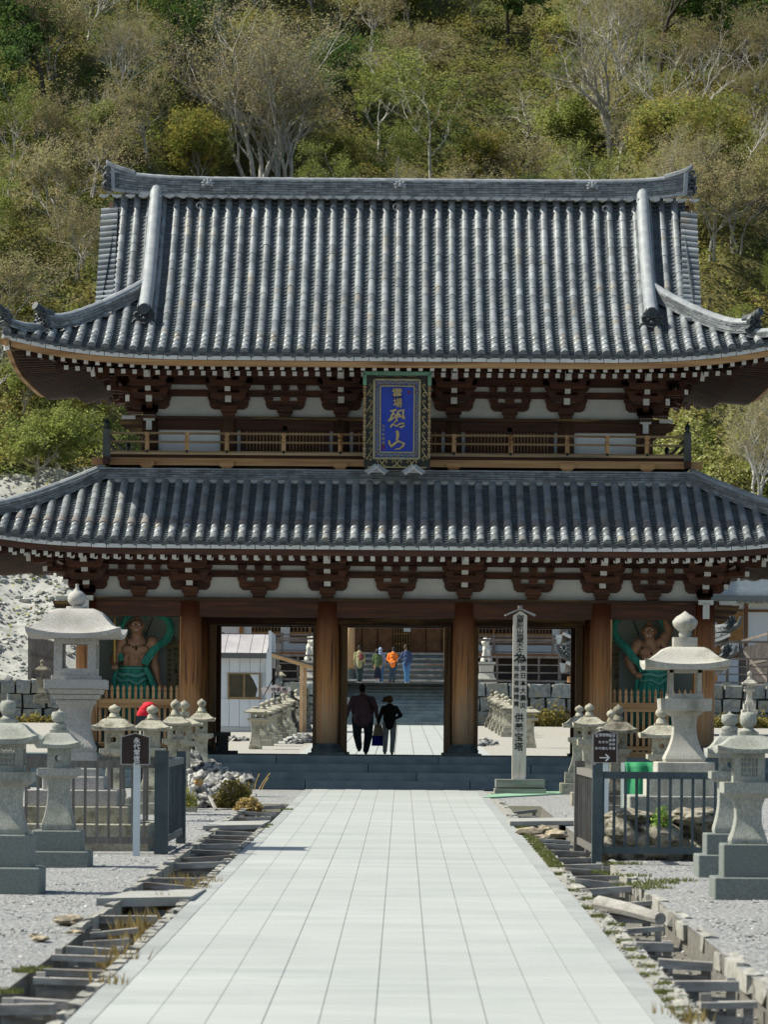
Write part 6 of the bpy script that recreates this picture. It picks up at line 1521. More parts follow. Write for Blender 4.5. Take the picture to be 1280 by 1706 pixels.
for sx in (-1, 1):
    for (xa, xb, kind) in ((2.8, 4.5, 'lat'), (4.6, 5.55, 'lat'), (5.55, 6.0, 'w'), (6.0, 7.45, 'lat'), (7.45, 7.85, 'w'), (7.85, 8.05, 'post'), (8.05, 9.5, 'w'), (4.5, 4.62, 'post')):
        x0, x1 = sorted((-.05+sx*xa, -.05+sx*xb)); z = ZV+.95
        if kind == 'lat':
            mb = MB(); mb.b6(x0, x1, YH+.1, YH+.2, z, z+1.9); wn = mb.build('lattice_window', hall_dk, hall)
            n = int((x1-x0)/.16)
            for i in range(n+1): inst(me_hb, 'lattice_bar', wn, (x0+(x1-x0)*i/n, YH+.05, z+.1))
            mb = MB(); mb.b6(x0, x1, YH+.0, YH+.1, z-.0, z+.1); mb.b6(x0, x1, YH+.0, YH+.1, z+1.8, z+1.9); mb.b6(x0, x1, YH+.04, YH+.07, z+.9, z+.93); mb.b6(x0, x1, YH+.04, YH+.07, z+1.35, z+1.38); mb.build('window_frame', amber, wn)
            mb = MB(); mb.b6(x0, x1, YH+.0, YH+.12, z-.95, z-.45); mb.build('wall_panel', hwhite, hall); mb = MB(); mb.b6(x0, x1, YH-.05, YH+.12, z-.45, z); mb.build('lower_board', door_w, hall)
        else: mb = MB(); mb.b6(x0, x1, YH+(-.1 if kind == 'post' else 0), YH+.12, ZV, z+1.9); mb.build('wall_panel' if kind == 'w' else 'hall_post', hwhite if kind == 'w' else amber, hall)
for x in (XX(583.5, 184.5), XX(745, 184.5)):
    mb = MB(); mb.lathe((x, 184.5, 0), [(.19, ZT1+.75), (.19, ZV+3.6)], 14); c = mb.build('porch_column', M('porch_col', (.34, .22, .12), (.42, .28, .16), 2, .7, .2, 10, stretch=(5, 5, .4)) if 'porch_col' not in bpy.data.materials else bpy.data.materials['porch_col'], hall, True)
    mb = MB(); mb.lathe((x, 184.5, 0), [(.3, ZT1), (.3, ZT1+.12), (.22, ZT1+.2), (.22, ZT1+.75)], 14); mb.build('column_shoe', base_met, c)
mb = MB(); mb.b6(-10.6, 10.4, YH-.1, YH+.15, ZV+2.85, ZV+3.5); mb.b6(-3.6, 3.4, 184.3, 184.7, ZV+2.85, ZV+3.3); mb.build('hall_beam', door_w, hall)
mb = MB()
def hr(a, b):
    x = -12.5+25*a; t = b; return Vector((x, 186.5+10*t, ZV+3.6+5.5*t**1.3+.5*(abs(2*a-1))**4*(1-t)))
mb.grid(hr, 40, 10); mb.grid(lambda a, b: Vector((-12.5+25*a, 206.5-10*b, ZV+3.6+5.5*b**1.3)), 10, 6); mb.build('roof', hroof, hall)
for sx in (-1, 1):
    rr_ = MB()
    for z in (.85, .55, .08): rr_.b6(*sorted((sx*3.0, sx*10.3)), 187.68, 187.74, ZV+z-.04, ZV+z+.04)
    rr_.build('veranda_rail', rail_g, hall)
    for i in range(6): x = sx*(3.0+i*1.45); mb = MB(); mb.b6(x-.06, x+.06, 187.65, 187.77, ZV, ZV+.95); mb.build('veranda_post', rail_g, hall)
# small white stone lions (plain guardian blocks) flanking the stairs: rounded seated shapes on plinths
lion_m = M('lion_stone', (.50, .49, .44), (.62, .60, .55), 8, .9, .3, 20)
for px_, lab in ((516, 'seated stone lion on a tall plinth left of the far stairs'), (810, 'seated stone lion on a tall plinth right of the far stairs')):
    Y = 178.6; x = XX(px_, Y); sx = 1 if px_ < 600 else -1
    root = empty('stone_lion', (x, Y, ZT1), lab, 'statue'); mb = MB(); mb.sqloft((x, Y, ZT1), [(0, .5), (.25, .5), (.26, .4), (.55, .32), (.9, .34), (.92, .42), (1.02, .42)]); mb.build('plinth', lion_m, root)
    z = ZT1+1.0
    blob('lion', lion_m, root, [('e', (x, Y, z+.3), (.22, .3, .3)), ('e', (x, Y-.08, z+.62), (.2, .2, .26)), ('e', (x+sx*.06, Y-.2, z+.95), (.2, .2, .2)), ('e', (x+sx*.12, Y-.36, z+.9), (.12, .12, .1)), ('c', (x-.1, Y-.25, z+.6), (x-.12, Y-.3, z+.06), .08, .07), ('c', (x+.1, Y-.25, z+.6), (x+.12, Y-.3, z+.06), .08, .07), ('e', (x, Y+.3, z+.7), (.1, .1, .25)), ('e', (x+.15, Y-.12, z+1.08), (.05, .05, .07)), ('e', (x-.12, Y-.12, z+1.08), (.05, .05, .07)), ('e', (x+.17, Y, z+.1), (.12, .25, .12)), ('e', (x-.17, Y, z+.1), (.12, .25, .12))], .035, 3)
# side hall with white wall on the right
sh_ = empty('side_hall', (18, 196, ZT1), 'white walled side hall with pale tiled roof and brown board panels at the right edge', 'hall'); YS = 196.
def zs_(p): return zp(p, YS)
x0 = XX(1150, YS); x1 = x0+16
mb = MB(); mb.b6(x0, x1, YS, YS+8, ZT1, zs_(1001)); mb.build('wall', hwhite, sh_)
mb = MB(); mb.b6(XX(1197, YS), XX(1238, YS), YS-.06, YS, zs_(1066), zs_(1016))
mb.build('board_panel', amber, sh_)
mb = MB()
for p in (1197, 1242, 1246.5+42): mb.b6(XX(p, YS)-.08, XX(p, YS)+.1, YS-.1, YS, zs_(1080), zs_(1001))
mb.b6(x0, x1, YS-.12, YS, zs_(1015), zs_(1011)); mb.b6(x0, x1, YS-.1, YS, zs_(1092), zs_(1082)); mb.build('wall_timber', door_w, sh_)
mb = MB()
for i in range(20): mb.b6(XX(1183, YS)+i*.295, XX(1183, YS)+i*.295+.06, YS-.6, YS-.02, zs_(1000), zs_(998)); 
mb.build('rafter_ends', WHITE, sh_, kind='stuff')
me_c = []
for j in range(12):
    mb = MB(); t = j/12; mb.beam((x0-2, YS-1.0+3.6*t, zs_(993)+2.0*t), (x1, YS-1.0+3.6*t, zs_(993)+2.0*t), .42, .20); mb.build('roof_course', M('pale_roof', (.34, .37, .39), (.42, .45, .47), 5, .5, .1, 20, objr=.06) if 'pale_roof' not in bpy.data.materials else bpy.data.materials['pale_roof'], sh_)
mb = MB(); mb.b6(x0-2, x1, YS-1.25, YS-1.0, zs_(998), zs_(989)); mb.build('eave_fascia', M('roof_fascia', (.16, .185, .18), None, 3, .7), sh_)
mb = MB(); mb.grid(lambda a, b: Vector((x0-2+18*a, YS+6.2-4*b*.9, zs_(993)+2.1*b)), 2, 2); mb.build('rear_roof', hroof, sh_)
# tiled pavilion behind the right end bay
pv = empty('tiled_pavilion', (9.4, 152, ground_z(152)), 'small tiled pavilion with upturned ornamented roof corners behind the right doorway', 'pavilion')
def hiproof(cx, cy, z, hx, hy, rise, lab):
    mb = MB(); n = 24
    for k in range(4):
        H_, D_ = (hx, hy) if k % 2 == 0 else (hy, hx)
        def fn(a, b):
            u = -H_+2*H_*a; top = max(0, H_-D_) if k % 2 == 0 else 0
            v = u*(1-b)+(max(-top, min(top, u)))*b; d = b*min(hy, hx)
            zz = z+rise*b**1.25+.45*abs(u/H_)**4*(1-b)**2
            p = Vector((v, -D_+d, zz)); return Matrix.Rotation(k*pi/2, 3, 'Z') @ p+Vector((cx, cy, 0))
        mb.grid(fn, n, 8)
    rf = mb.build('roof', tile_dk, pv)
    rb = MB()
    for i in range(int(2*hx/.3)):
        u = -hx+.15+i*.3
        for s_ in (-1,): 
            dmax = min(1, (hx-abs(u))/min(hx, hy)); pts = []
            for q in range(7): b = dmax*q/6; pts.append((cx+u, cy-hy+b*min(hx, hy), z+rise*b**1.25+.45*abs(u/hx)**4*(1-b)**2+.03))
            rb.tube(pts, .07, 6)
    rb.build('roof_tile_rows', tile, pv, kind='stuff')
    for sx in (-1, 1):
        mb = MB(); pts = [(cx+sx*(hx-q*min(hx, hy)/8), cy-hy+q*min(hx, hy)/8, z+rise*(q/8)**1.25+.45*(1-q/8)**6+.08) for q in range(9)]
        ridge(mb, pts[::-1], .25, 3, .07, True, .1); mb.build('corner_ridge', noshi, pv)
        mb = MB(); ogre(mb, Vector(pts[0])+Vector((0, 0, .0)), .8, sx*pi/4); mb.tube([pts[1], pts[0], Vector(pts[0])+Vector((sx*.3, -.3, .2)), Vector(pts[0])+Vector((sx*.38, -.38, .5))], [.12, .12, .1, .05], 8); mb.build('corner_ornament', orn, pv)
    mb = MB()
    for i in range(20):
        a, b = -hx+2*hx*i/20, -hx+2*hx*(i+1)/20
        mb.beam((cx+a, cy-hy+.02, z-.1+.45*abs(a/hx)**4), (cx+b, cy-hy+.02, z-.1+.45*abs(b/hx)**4), .08, .12)
    mb.build('eave_edge', WHITE, pv)
    mb = MB(); mb.b6(cx-hx+.3, cx+hx-.3, cy-hy+.3, cy+hy-.3, z-.35, z-.12); mb.build('eave_frame', amber, pv)
hiproof(9.45, 152, zp(1068, 149), 3.25, 3.2, 1.9, ''); hiproof(9.45, 152, zp(1116, 149), 3.1, 3.1, .7, '')
for sx in (-1, 1):
    for sy in (-1, 1): mb = MB(); mb.lathe((9.45+sx*2.3, 152+sy*2.3, 0), [(.15, ground_z(152)), (.15, zp(1075, 149))], 10); mb.build('pavilion_post', amber, pv, True)
# shop hut on the left
hutY = 150.; zg_ = ground_z(150); hut = empty('shop_hut', (-6.9, hutY, zg_), 'white panelled hut with grey metal roof and a sliding window behind the left doorway', 'hut')
hx0, hx1 = XX(330, hutY), XX(443, hutY); ze = zp(1098, hutY); h_w = M('hut_panel', (.56, .60, .64), (.62, .66, .70), 2, .6, objr=.03)
x = hx0; wx0, wx1, wz0, wz1 = XX(378.5, hutY), XX(433.5, hutY), zp(1167, hutY), zp(1123, hutY)
mb = MB(); mb.b6(hx0, hx1, hutY+.06, hutY+4, zg_, ze); mb.build('hut_body', h_w, hut)
i = 0
while x < hx1-.05:
    x2 = min(hx1, x+.40); mb = MB()
    if x2 < wx0 or x > wx1: mb.b6(x+.008, x2-.008, hutY, hutY+.06, zg_+.2, ze)
    else: mb.b6(x+.008, x2-.008, hutY, hutY+.06, zg_+.2, wz0); mb.build('wall_panel', h_w, hut); mb = MB(); mb.b6(x+.008, x2-.008, hutY, hutY+.06, wz1, ze)
    mb.build('wall_panel', h_w, hut); x = x2
mb = MB(); mb.b6(hx0, hx1, hutY-.03, hutY+.06, zg_-.2, zg_+.18); mb.build('footing', M('concrete', (.42, .43, .43), None, 3, .9), hut)
mb = MB(); mb.b6(wx0, wx1, hutY+.01, hutY+.055, wz0, wz1); wn = mb.build('window', M('hut_glass', (.035, .03, .02), (.06, .05, .03), 3, .15, spec=.6), hut)
wf = M('bronze_frame', (.20, .14, .06), (.26, .18, .09), 3, .5); mb = MB(); e = .06
mb.b6(wx0, wx1, hutY-.03, hutY+.01, wz0, wz0+.09); mb.b6(wx0, wx1, hutY-.03, hutY+.01, wz1-e, wz1); mb.b6(wx0, wx0+e, hutY-.032, hutY+.01, wz0, wz1); mb.b6(wx1-e, wx1, hutY-.032, hutY+.01, wz0, wz1); xm_ = (wx0+wx1)/2; mb.b6(xm_-.035, xm_+.035, hutY-.034, hutY+.01, wz0, wz1); mb.build('window_frame', wf, wn)
mb = MB(); mb.prism([(wx1-.42, wz1-e), (wx1-.07, wz1-e), (wx1-.07, wz0+.1), (wx1-.2, wz0+.1), (wx1-.12, wz0+.4), (wx1-.28, wz0+.75)], hutY+.0, hutY+.008); mb.build('curtain', M('curtain', (.62, .66, .72), None, 3, .8), wn)
mb = MB(); mb.b6(XX(340, hutY), XX(361, hutY), hutY-.03, hutY+.01, wz0, wz1); mb.build('window_frame', wf, hut)
rm_ = M('metal_roof', (.34, .32, .33), (.42, .40, .41), 1.5, .5, objr=.04); x = hx0
while x < hx1-.05:
    x2 = min(hx1, x+.49); mb = MB(); mb.add([(x+.012, hutY-.3, ze+.02), (x2-.012, hutY-.3, ze+.02), (x2+.06, hutY+2.2, zp(1059, hutY+2.2)), (x+.08, hutY+2.2, zp(1059, hutY+2.2))]+[(a, b, c-.05) for a, b, c in [(x+.012, hutY-.3, ze+.02), (x2-.012, hutY-.3, ze+.02), (x2+.06, hutY+2.2, zp(1059, hutY+2.2)), (x+.08, hutY+2.2, zp(1059, hutY+2.2))]], [(0, 1, 2, 3), (7, 6, 5, 4), (0, 4, 5, 1), (1, 5, 6, 2), (2, 6, 7, 3), (3, 7, 4, 0)])
    mb.build('roof_sheet', rm_, hut); x = x2
mb = MB(); mb.b6(hx0, hx1, hutY-.38, hutY-.28, zp(1099, hutY), zp(1090, hutY)); mb.build('eave_fascia', M('fascia_grey', (.10, .105, .10), None, 3, .6), hut)
mb = MB(); mb.b6(hx1, XX(451, hutY), hutY-.35, hutY-.28, zg_-.1, zp(1088, hutY)); mb.b6(XX(446.5, hutY), XX(451, hutY), hutY-.35, hutY-.2, zp(1088, hutY), zp(1053, hutY)); mb.b6(XX(451, hutY), XX(452, hutY), hutY-.35, hutY+4, zg_, zp(1055, hutY)); mb.build('fin_wall', h_w, hut)
mb = MB(); mb.b6(XX(452.2, hutY), XX(456, hutY), hutY+.4, hutY+1.5, zp(1200, hutY), zp(1115, hutY)); mb.build('side_opening', hall_dk, hut)
pch = M('porch_wood', (.55, .33, .17), (.66, .45, .27), 2, .7, .15, 15)
mb = MB(); mb.beam((XX(452, hutY), hutY-.3, zp(1093, hutY)), (XX(545, hutY), hutY-.3, zp(1121, hutY)), .1, .16); mb.build('porch_beam', pch, hut)
mb = MB(); mb.beam((XX(452, hutY), hutY+1.5, zp(1089, hutY)), (XX(545, hutY), hutY+1.5, zp(1117, hutY)), 4, .06); mb.build('porch_roof', M('porch_sheet', (.08, .09, .09), None, 3, .6), hut)
for pxx, top, dy in ((502, 1110, -.3), (507, 1112, .6)): mb = MB(); mb.b6(XX(pxx-3, hutY), XX(pxx+2.5, hutY), hutY+dy-.07, hutY+dy+.07, zg_, zp(top, hutY)); mb.build('porch_post', pch, hut)
Ys = 144.; root = empty('shop_sign', (XX(458, Ys), Ys, ground_z(Ys)), 'ornate pinkish white sign board with four black characters beside the hut', 'sign')
P = [(434, 1149), (437, 1146.5), (446, 1146), (458, 1142), (466, 1145.5), (483, 1146), (484, 1152), (480, 1155), (483, 1158), (458, 1155), (444, 1158), (438, 1159.5), (436, 1155)]
mb = MB(); mb.prism([(XX(a, Ys), zp(b, Ys)) for a, b in P], Ys-.05, Ys); mb.build('board', M('pink_board', (.60, .52, .50), (.68, .62, .60), 6, .8, c3=(.40, .26, .24), s3=4), root)
mb = MB()
for i, c in enumerate('御守札所'): text_mb(mb, c, XX(446+i*9.4, Ys), zp(1151.2, Ys), .20, bold=.018, depth=.003, y=Ys-.055)
mb.build('black_characters', ink, root)
mb = MB(); mb.b6(XX(454, Ys), XX(456, Ys), Ys, Ys+.05, ground_z(Ys), zp(1156, Ys)); mb.build('sign_post', WHITE, root)
# low rocks and scrub at the foot of things beyond the gate
for i, (px_, Y, r) in enumerate([(385, 130, .25), (395, 128, .22), (375, 127, .2), (405, 129, .25), (498, 128, .4), (505, 126, .5), (492, 124, .35), (510, 130, .45), (800, 122, .3), (812, 124, .35), (805, 128, .3), (820, 126, .25)]):
    rock_at(scoria[i % 4], (XX(px_, Y), Y, ground_z(Y)+.03), (r*.8, r*.8, r*.5), i, 'rough pale rock on the courtyard gravel '+('left' if px_ < 600 else 'right')+' of the far path, '+('near the hut' if px_ < 420 else 'by the lantern row'), group='rocks on the courtyard '+('hut side' if px_ < 420 else 'left row' if px_ < 600 else 'right row'))
_b = {'rocks on the courtyard hut side': 'rough pale rock on the gravel in front of the hut, ', 'rocks on the courtyard left row': 'rough rock beside the left lantern row beyond the gate, ', 'rocks on the courtyard right row': 'rough rock beside the right lantern row beyond the gate, '}
for g_ in _b:
    for n_, o in enumerate(sorted([o for o in bpy.data.objects if o.get('group') == g_], key=lambda o: o.location.x/o.location.y)): o['label'] = _b[g_]+['leftmost', 'second from left', 'third from left', 'rightmost'][n_]
def scrub(x0, x1, Y, z, h, n, name, label):
    mb = MB(); r = random.Random(n)
    for i in range(n):
        x = r.uniform(x0, x1); k = .5+.5*noise.noise(Vector((x*.8, 3, 1)))+.3; p = Vector((x, Y+r.uniform(-.5, .3), z+abs(r.gauss(0, .45))*h*k)); a = Vector((r.uniform(-1, 1), r.uniform(-1, 1), r.uniform(-1, 1))).normalized()*.09; b = a.orthogonal()*.6
        mb.add([p-a, p+b, p+a, p-b], [(0, 1, 2, 3)])
    return tag(mb.build(name, olive, None, kind='stuff'), label, 'scrub')
scrub(4.0, 9.5, 175.6, 2.85, 1.0, 1800, 'low_scrub', 'low olive scrub along the foot of the far stone wall, right of the stairs')
scrub(14.0, 19.5, 175.6, 2.85, .8, 1500, 'low_scrub', 'low olive scrub along the foot of the far stone wall at the right edge')
scrub(-19, -15, 175.6, 2.85, .4, 500, 'low_scrub', 'sparse scrub along the foot of the far stone wall at the left edge')
# ============================================================ PEOPLE
skin = M('skin', (.36, .20, .13), (.42, .25, .17), 6, .6); hair_bk = M('hair_black', (.012, .011, .011), (.025, .022, .02), 20, .7); hair_br = M('hair_brown', (.10, .05, .022), (.22, .12, .06), 30, .7, .4, 60)
def cl(name, a, b=None, **k): return M(name, a, b or tuple(min(1, x*1.35) for x in a), 7, .9, .4, 14, **k)
def person(px_, Y, zf, H, label, top, bot, shoe, hairm, pose, hair='short', width=1., long_top=.0, skirt=None, extras=None, belly=1., legs=1.):
    """figure seen from behind, facing +y; proportions in head-to-foot fractions of H; pose gives hands, elbows, knees, feet"""
    X = XX(px_, Y); root = empty('person', (X, Y, zf), label, 'person', local=True); h = H
    V = lambda x, y, z: Vector((x*h, y*h, z*h))
    w_ = width
    hd = pose.get('head', (0, .01, .935)); sh = .096*w_; hip = .055*w_
    Sh = {s: V(s*sh, 0, .785) for s in (-1, 1)}; Hp = {s: V(s*hip, 0, .51) for s in (-1, 1)}
    P = [('e', V(*hd), (.043*h, .052*h, .062*h)), ('c', V(hd[0], hd[1]-.005, .90), V(0, 0, .83), .031*h, .037*h), ('e', V(0, 0, .79), (.08*h*w_, .052*h*w_, .045*h)), ('e', V(0, 0, .70), (.092*h*w_, .062*h*w_, .10*h)), ('e', V(0, 0, .58), (.082*h*w_, .06*h*w_, .09*h)), ('e', V(0, 0, .51), (.088*h*w_, .065*h*w_, .06*h)),
         ('e', V(hd[0], hd[1]+.052, .93), (.010*h, .014*h, .014*h)), ('e', V(hd[0]-.045, hd[1], .935), (.006*h, .012*h, .017*h)), ('e', V(hd[0]+.045, hd[1], .935), (.006*h, .012*h, .017*h)), ('e', V(hd[0], hd[1]+.046, .905), (.016*h, .010*h, .005*h))]
    T, B = [], []
    T += [('e', V(0, 0, .80), (.085*h*w_, .06*h*w_, .05*h)), ('e', V(0, 0, .715), (.108*h*w_, .075*h*w_, .11*h)), ('e', V(0, -.005, .61), (.100*h*w_*belly, .080*h*w_*belly, .12*h)), ('c', V(0, 0, .62), V(0, 0, .515-long_top), .088*h*w_*belly, .090*h*w_*belly), ('e', V(0, 0, .845), (.045*h, .04*h, .025*h))]
    for s, k in ((-1, 'L'), (1, 'R')):
        E, Wt = V(*pose['elbow'+k]), V(*pose['hand'+k])
        P += [('c', Sh[s], E, .03*h, .025*h), ('c', E, Wt, .025*h, .017*h)]
        T += [('e', Sh[s], (.034*h*w_, .042*h, .042*h)), ('c', Sh[s], E, .037*h*(w_*.5+.5), .033*h), ('c', E, E.lerp(Wt, .88), .033*h, .026*h)]
        d = (Wt-E).normalized(); c = Wt+d*.02*h; P.append(('e', c, (.019*h, .016*h, .026*h)))
        sd = d.orthogonal().normalized()
        for q, L in enumerate((.035, .042, .038, .03)): P.append(('c', c+sd*(-.013+.009*q)*h, c+sd*(-.015+.010*q)*h+(d+Vector((0, .35, 0))).normalized()*L*h, .0062*h, .005*h, 6))
        P.append(('c', c-sd*.012*h, c-sd*.024*h+d*.022*h, .007*h, .005*h, 6))
        K, A = V(*pose['knee'+k]), V(*pose['foot'+k])
        P += [('c', Hp[s], K, .048*h, .034*h), ('c', K, A, .034*h, .02*h), ('c', A+V(0, -.01, -.01), A+V(0, .06, -.022), .018*h, .016*h)]
        B += [('c', Hp[s], K, .058*h*(w_*.6+.4)*legs, .045*h*(w_*.5+.5)*legs), ('c', K, A+V(0, 0, .022), .045*h*(w_*.5+.5)*legs, .038*h*legs)]
    B.append(('e', V(0, 0, .50), (.088*h*w_, .068*h*w_, .055*h)))
    vx = .0105*h/1.7
    blob('body', skin, root, P, vx, 2)
    if skirt:
        mb = MB()
        def sk(a, b):
            th = 2*pi*a; f = 1+.05*sin(th*9)*b; return Vector((cos(th)*(.075+.035*b)*h*f+.015*h*b, sin(th)*(.06+.035*b)*h*f, (.52-(.52-skirt)*b)*h))
        mb.grid(sk, 60, 10); mb.build('skirt', bot, root, True)
    else: blob('trousers', bot, root, B, vx*1.1, 3)
    blob('jacket', top, root, T, vx*1.1, 3)
    for s, k in ((-1, 'L'), (1, 'R')):
        A = V(*pose['foot'+k]); blob('shoe', shoe, root, [('e', A+V(0, .03, -.018), (.024*h, .058*h, .018*h)), ('e', A+V(0, -.005, -.008), (.022*h, .026*h, .026*h))], .012, 2)
    hc = V(*hd)
    if hair == 'short': blob('hair', hairm, root, [('e', hc+V(0, -.012, .016), (.05*h, .055*h, .056*h)), ('e', hc+V(0, -.02, -.02), (.046*h, .042*h, .035*h))], .012, 2)
    elif hair == 'curly':
        r = random.Random(4); Q = [('e', hc+V(0, -.012, .012), (.055*h, .058*h, .058*h))]
        for i in range(46):
            a, b = r.uniform(0, 6.3), r.uniform(-.7, 1.4); Q.append(('e', hc+Vector((cos(a)*cos(b)*.056*h, -.012*h+sin(a)*cos(b)*.055*h, sin(b)*.058*h)), (.017*h, .017*h, .017*h)))
        for i in range(12): z = r.uniform(-.03, .04)*h; Q.append(('c', hc+Vector((-.04*h, -.02*h, z)), hc+Vector((-r.uniform(.085, .13)*h, -.02*h, z+r.uniform(-.02, .015)*h)), .014*h, .005*h, 6))
        blob('hair', hairm, root, Q, .01, 1)
    elif hair == 'long': blob('hair', hairm, root, [('e', hc+V(0, -.008, .012), (.050*h, .056*h, .058*h)), ('e', hc+V(0, -.03, -.03), (.05*h, .04*h, .055*h)), ('e', hc+V(-.01, -.05, .0), (.028*h, .028*h, .03*h))], .012, 2)
    elif hair == 'hood': blob('hood', hairm, root, [('e', hc+V(0, -.008, .01), (.056*h, .062*h, .068*h)), ('e', hc+V(0, -.01, -.06), (.06*h, .05*h, .04*h))], .012, 2)
    if extras: extras(root, V, h)
    return root
Ym = 95.2; zm = FLZ+.012
plum = cl('plum_shirt', (.21, .14, .17)); navyt = cl('navy_trousers', (.04, .065, .09)); blackc = cl('black_jumper', (.02, .02, .021)); gjean = cl('grey_jeans', (.42, .47, .48)); bshoe = cl('dark_shoe', (.03, .022, .018))
def man_bag(root, V, h):
    mb = MB(); mb.tube([V(.06, -.09, .80), V(.115, -.085, .7), V(.145, -.06, .60), V(.15, -.03, .5)], .012*h, 6, flat=.5); mb.build('strap', blackc, root, True)
person(604, Ym, zm, 117/F*Ym, 'large man in dark plum shirt and navy trousers walking away through the gate', plum, navyt, bshoe, hair_bk,
    dict(head=(-.005, .02, .935), elbowL=(-.195, -.02, .665), handL=(-.225, .02, .54), elbowR=(.19, .02, .665), handR=(.205, .05, .52), kneeL=(-.075, .03, .275), footL=(-.045, -.10, .075), kneeR=(.085, .02, .27), footR=(.05, .03, .035)), width=1.42, long_top=.0, belly=1.16, legs=1.12, extras=man_bag)
person(649, 94.4, zm, 99/F*94.4, 'child in black jumper and grey jeans with windblown brown curly hair beside the large man', blackc, gjean, bshoe, hair_br,
    dict(head=(-.01, .01, .925), elbowL=(-.165, .0, .63), handL=(-.19, .02, .52), elbowR=(.19, -.01, .66), handR=(.12, .10, .62), kneeL=(-.065, .02, .28), footL=(-.075, -.03, .04), kneeR=(.06, .02, .28), footR=(.045, .02, .035)), hair='curly', width=1.12, long_top=.0)
bg = empty('tote_bag', (XX(628, 94.8), 94.8, zp(1243, 94.8)), 'blue and cream tote bag held between the large man and the child', 'bag')
mb = MB(); x0_, x1_ = XX(618, 94.8), XX(638, 94.8); mb.sqloft(((x0_+x1_)/2+.02, 94.8, 0), [(zp(1243, 94.8), .15, .05), (zp(1226, 94.8), .13, .05)]); mb.build('lower_half', cl('bag_blue', (.02, .025, .30)), bg)
mb = MB(); mb.sqloft(((x0_+x1_)/2+.03, 94.8, 0), [(zp(1226, 94.8), .132, .05), (zp(1208, 94.8), .09, .03)]); mb.tube([((x0_+x1_)/2-.02, 94.8, zp(1209, 94.8)), ((x0_+x1_)/2-.0, 94.8, zp(1198, 94.8)), ((x0_+x1_)/2+.07, 94.8, zp(1209, 94.8))], .012, 5); mb.build('upper_half', cl('bag_cream', (.45, .40, .27)), bg)
st_ = dict(head=(0, .01, .935), elbowL=(-.13, -.01, .65), handL=(-.12, .03, .51), elbowR=(.13, -.01, .65), handR=(.12, .03, .51), kneeL=(-.045, .01, .28), footL=(-.04, -.01, .035), kneeR=(.045, .01, .28), footR=(.045, .0, .035))
Yp = 179.4; zpp = ZT1+.02
khaki = cl('khaki_jacket', (.26, .24, .13)); dkt = cl('dark_teal_trousers', (.02, .035, .04)); wsh = cl('pale_shoe', (.55, .50, .42)); maroon = cl('maroon_pack', (.13, .035, .04))
def pack(root, V, h): blob('backpack', maroon, root, [('e', V(.045, -.10, .70), (.075*h, .05*h, .10*h)), ('e', V(.05, -.13, .66), (.055*h, .035*h, .06*h))], .02, 3)
person(598, Yp, zpp, 1.74, 'person in khaki jacket with maroon backpack, leftmost on the far stairs', khaki, dkt, wsh, hair_bk, dict(st_, kneeL=(-.02, .01, .28), kneeR=(.05, .01, .28), footL=(-.03, 0, .03), footR=(.04, 0, .03)), width=1.12, long_top=.04, extras=pack)
grn = cl('dark_green_jacket', (.07, .10, .045)); navys = cl('navy_skirt', (.012, .016, .03))
person(628, Yp-.1, zpp, 1.60, 'woman in dark green jacket and long navy skirt on the far stairs', grn, navys, cl('white_shoe', (.7, .7, .68)), hair_bk, dict(st_, head=(-.01, .01, .93)), hair='long', width=1.05, skirt=.13)
pale = cl('pale_blue_coat', (.22, .30, .44)); jb = cl('blue_jeans', (.06, .15, .29)); lav = cl('lavender_bag', (.38, .30, .52))
def lbag(root, V, h): blob('shoulder_bag', lav, root, [('e', V(.03, -.13, .55), (.06*h, .03*h, .05*h)), ('c', V(-.02, -.11, .80), V(.02, -.13, .58), .012*h, .012*h)], .02, 2)
person(633, Yp+.5, zpp, 1.66, 'person in pale blue hooded coat with lavender shoulder bag behind the woman in green', pale, jb, wsh, pale, st_, hair='hood', width=1.0, long_top=.02, extras=lbag)
orange = cl('orange_jacket', (.85, .19, .03))
def strap(root, V, h): mb = MB(); mb.tube([V(-.05, -.085, .83), V(0, -.10, .74), V(.07, -.095, .64), V(.11, -.06, .55)], .011*h, 5, flat=.5); mb.b6(.09*h, .13*h, -.07*h, -.02*h, .48*h, .55*h); mb.build('cross_bag', blackc, root)
person(653.5, Yp, zpp, 1.68, 'person in bright orange hooded jacket with hands clasped behind back', orange, navyt, cl('red_shoe', (.35, .06, .06)), hair_bk, dict(st_, head=(.03, .02, .935), elbowL=(-.145, -.03, .64), handL=(-.05, -.11, .56), elbowR=(.14, -.03, .64), handR=(.0, -.11, .56), kneeL=(-.05, .01, .28), footL=(-.07, 0, .035), kneeR=(.05, .01, .28), footR=(.03, .0, .035)), width=1.12, long_top=.0, extras=strap)
navyj = cl('navy_jacket', (.035, .055, .12))
person(676.5, Yp-.2, zpp, 1.78, 'person in navy jacket and light blue jeans, rightmost on the far stairs', navyj, jb, wsh, cl('hair_dark_brown', (.07, .05, .03)), dict(st_, head=(-.03, .01, .935), elbowL=(-.15, .0, .66), handL=(-.22, .02, .60), kneeL=(-.02, .01, .28), footL=(-.02, -.02, .03)), width=1.02, long_top=.0)
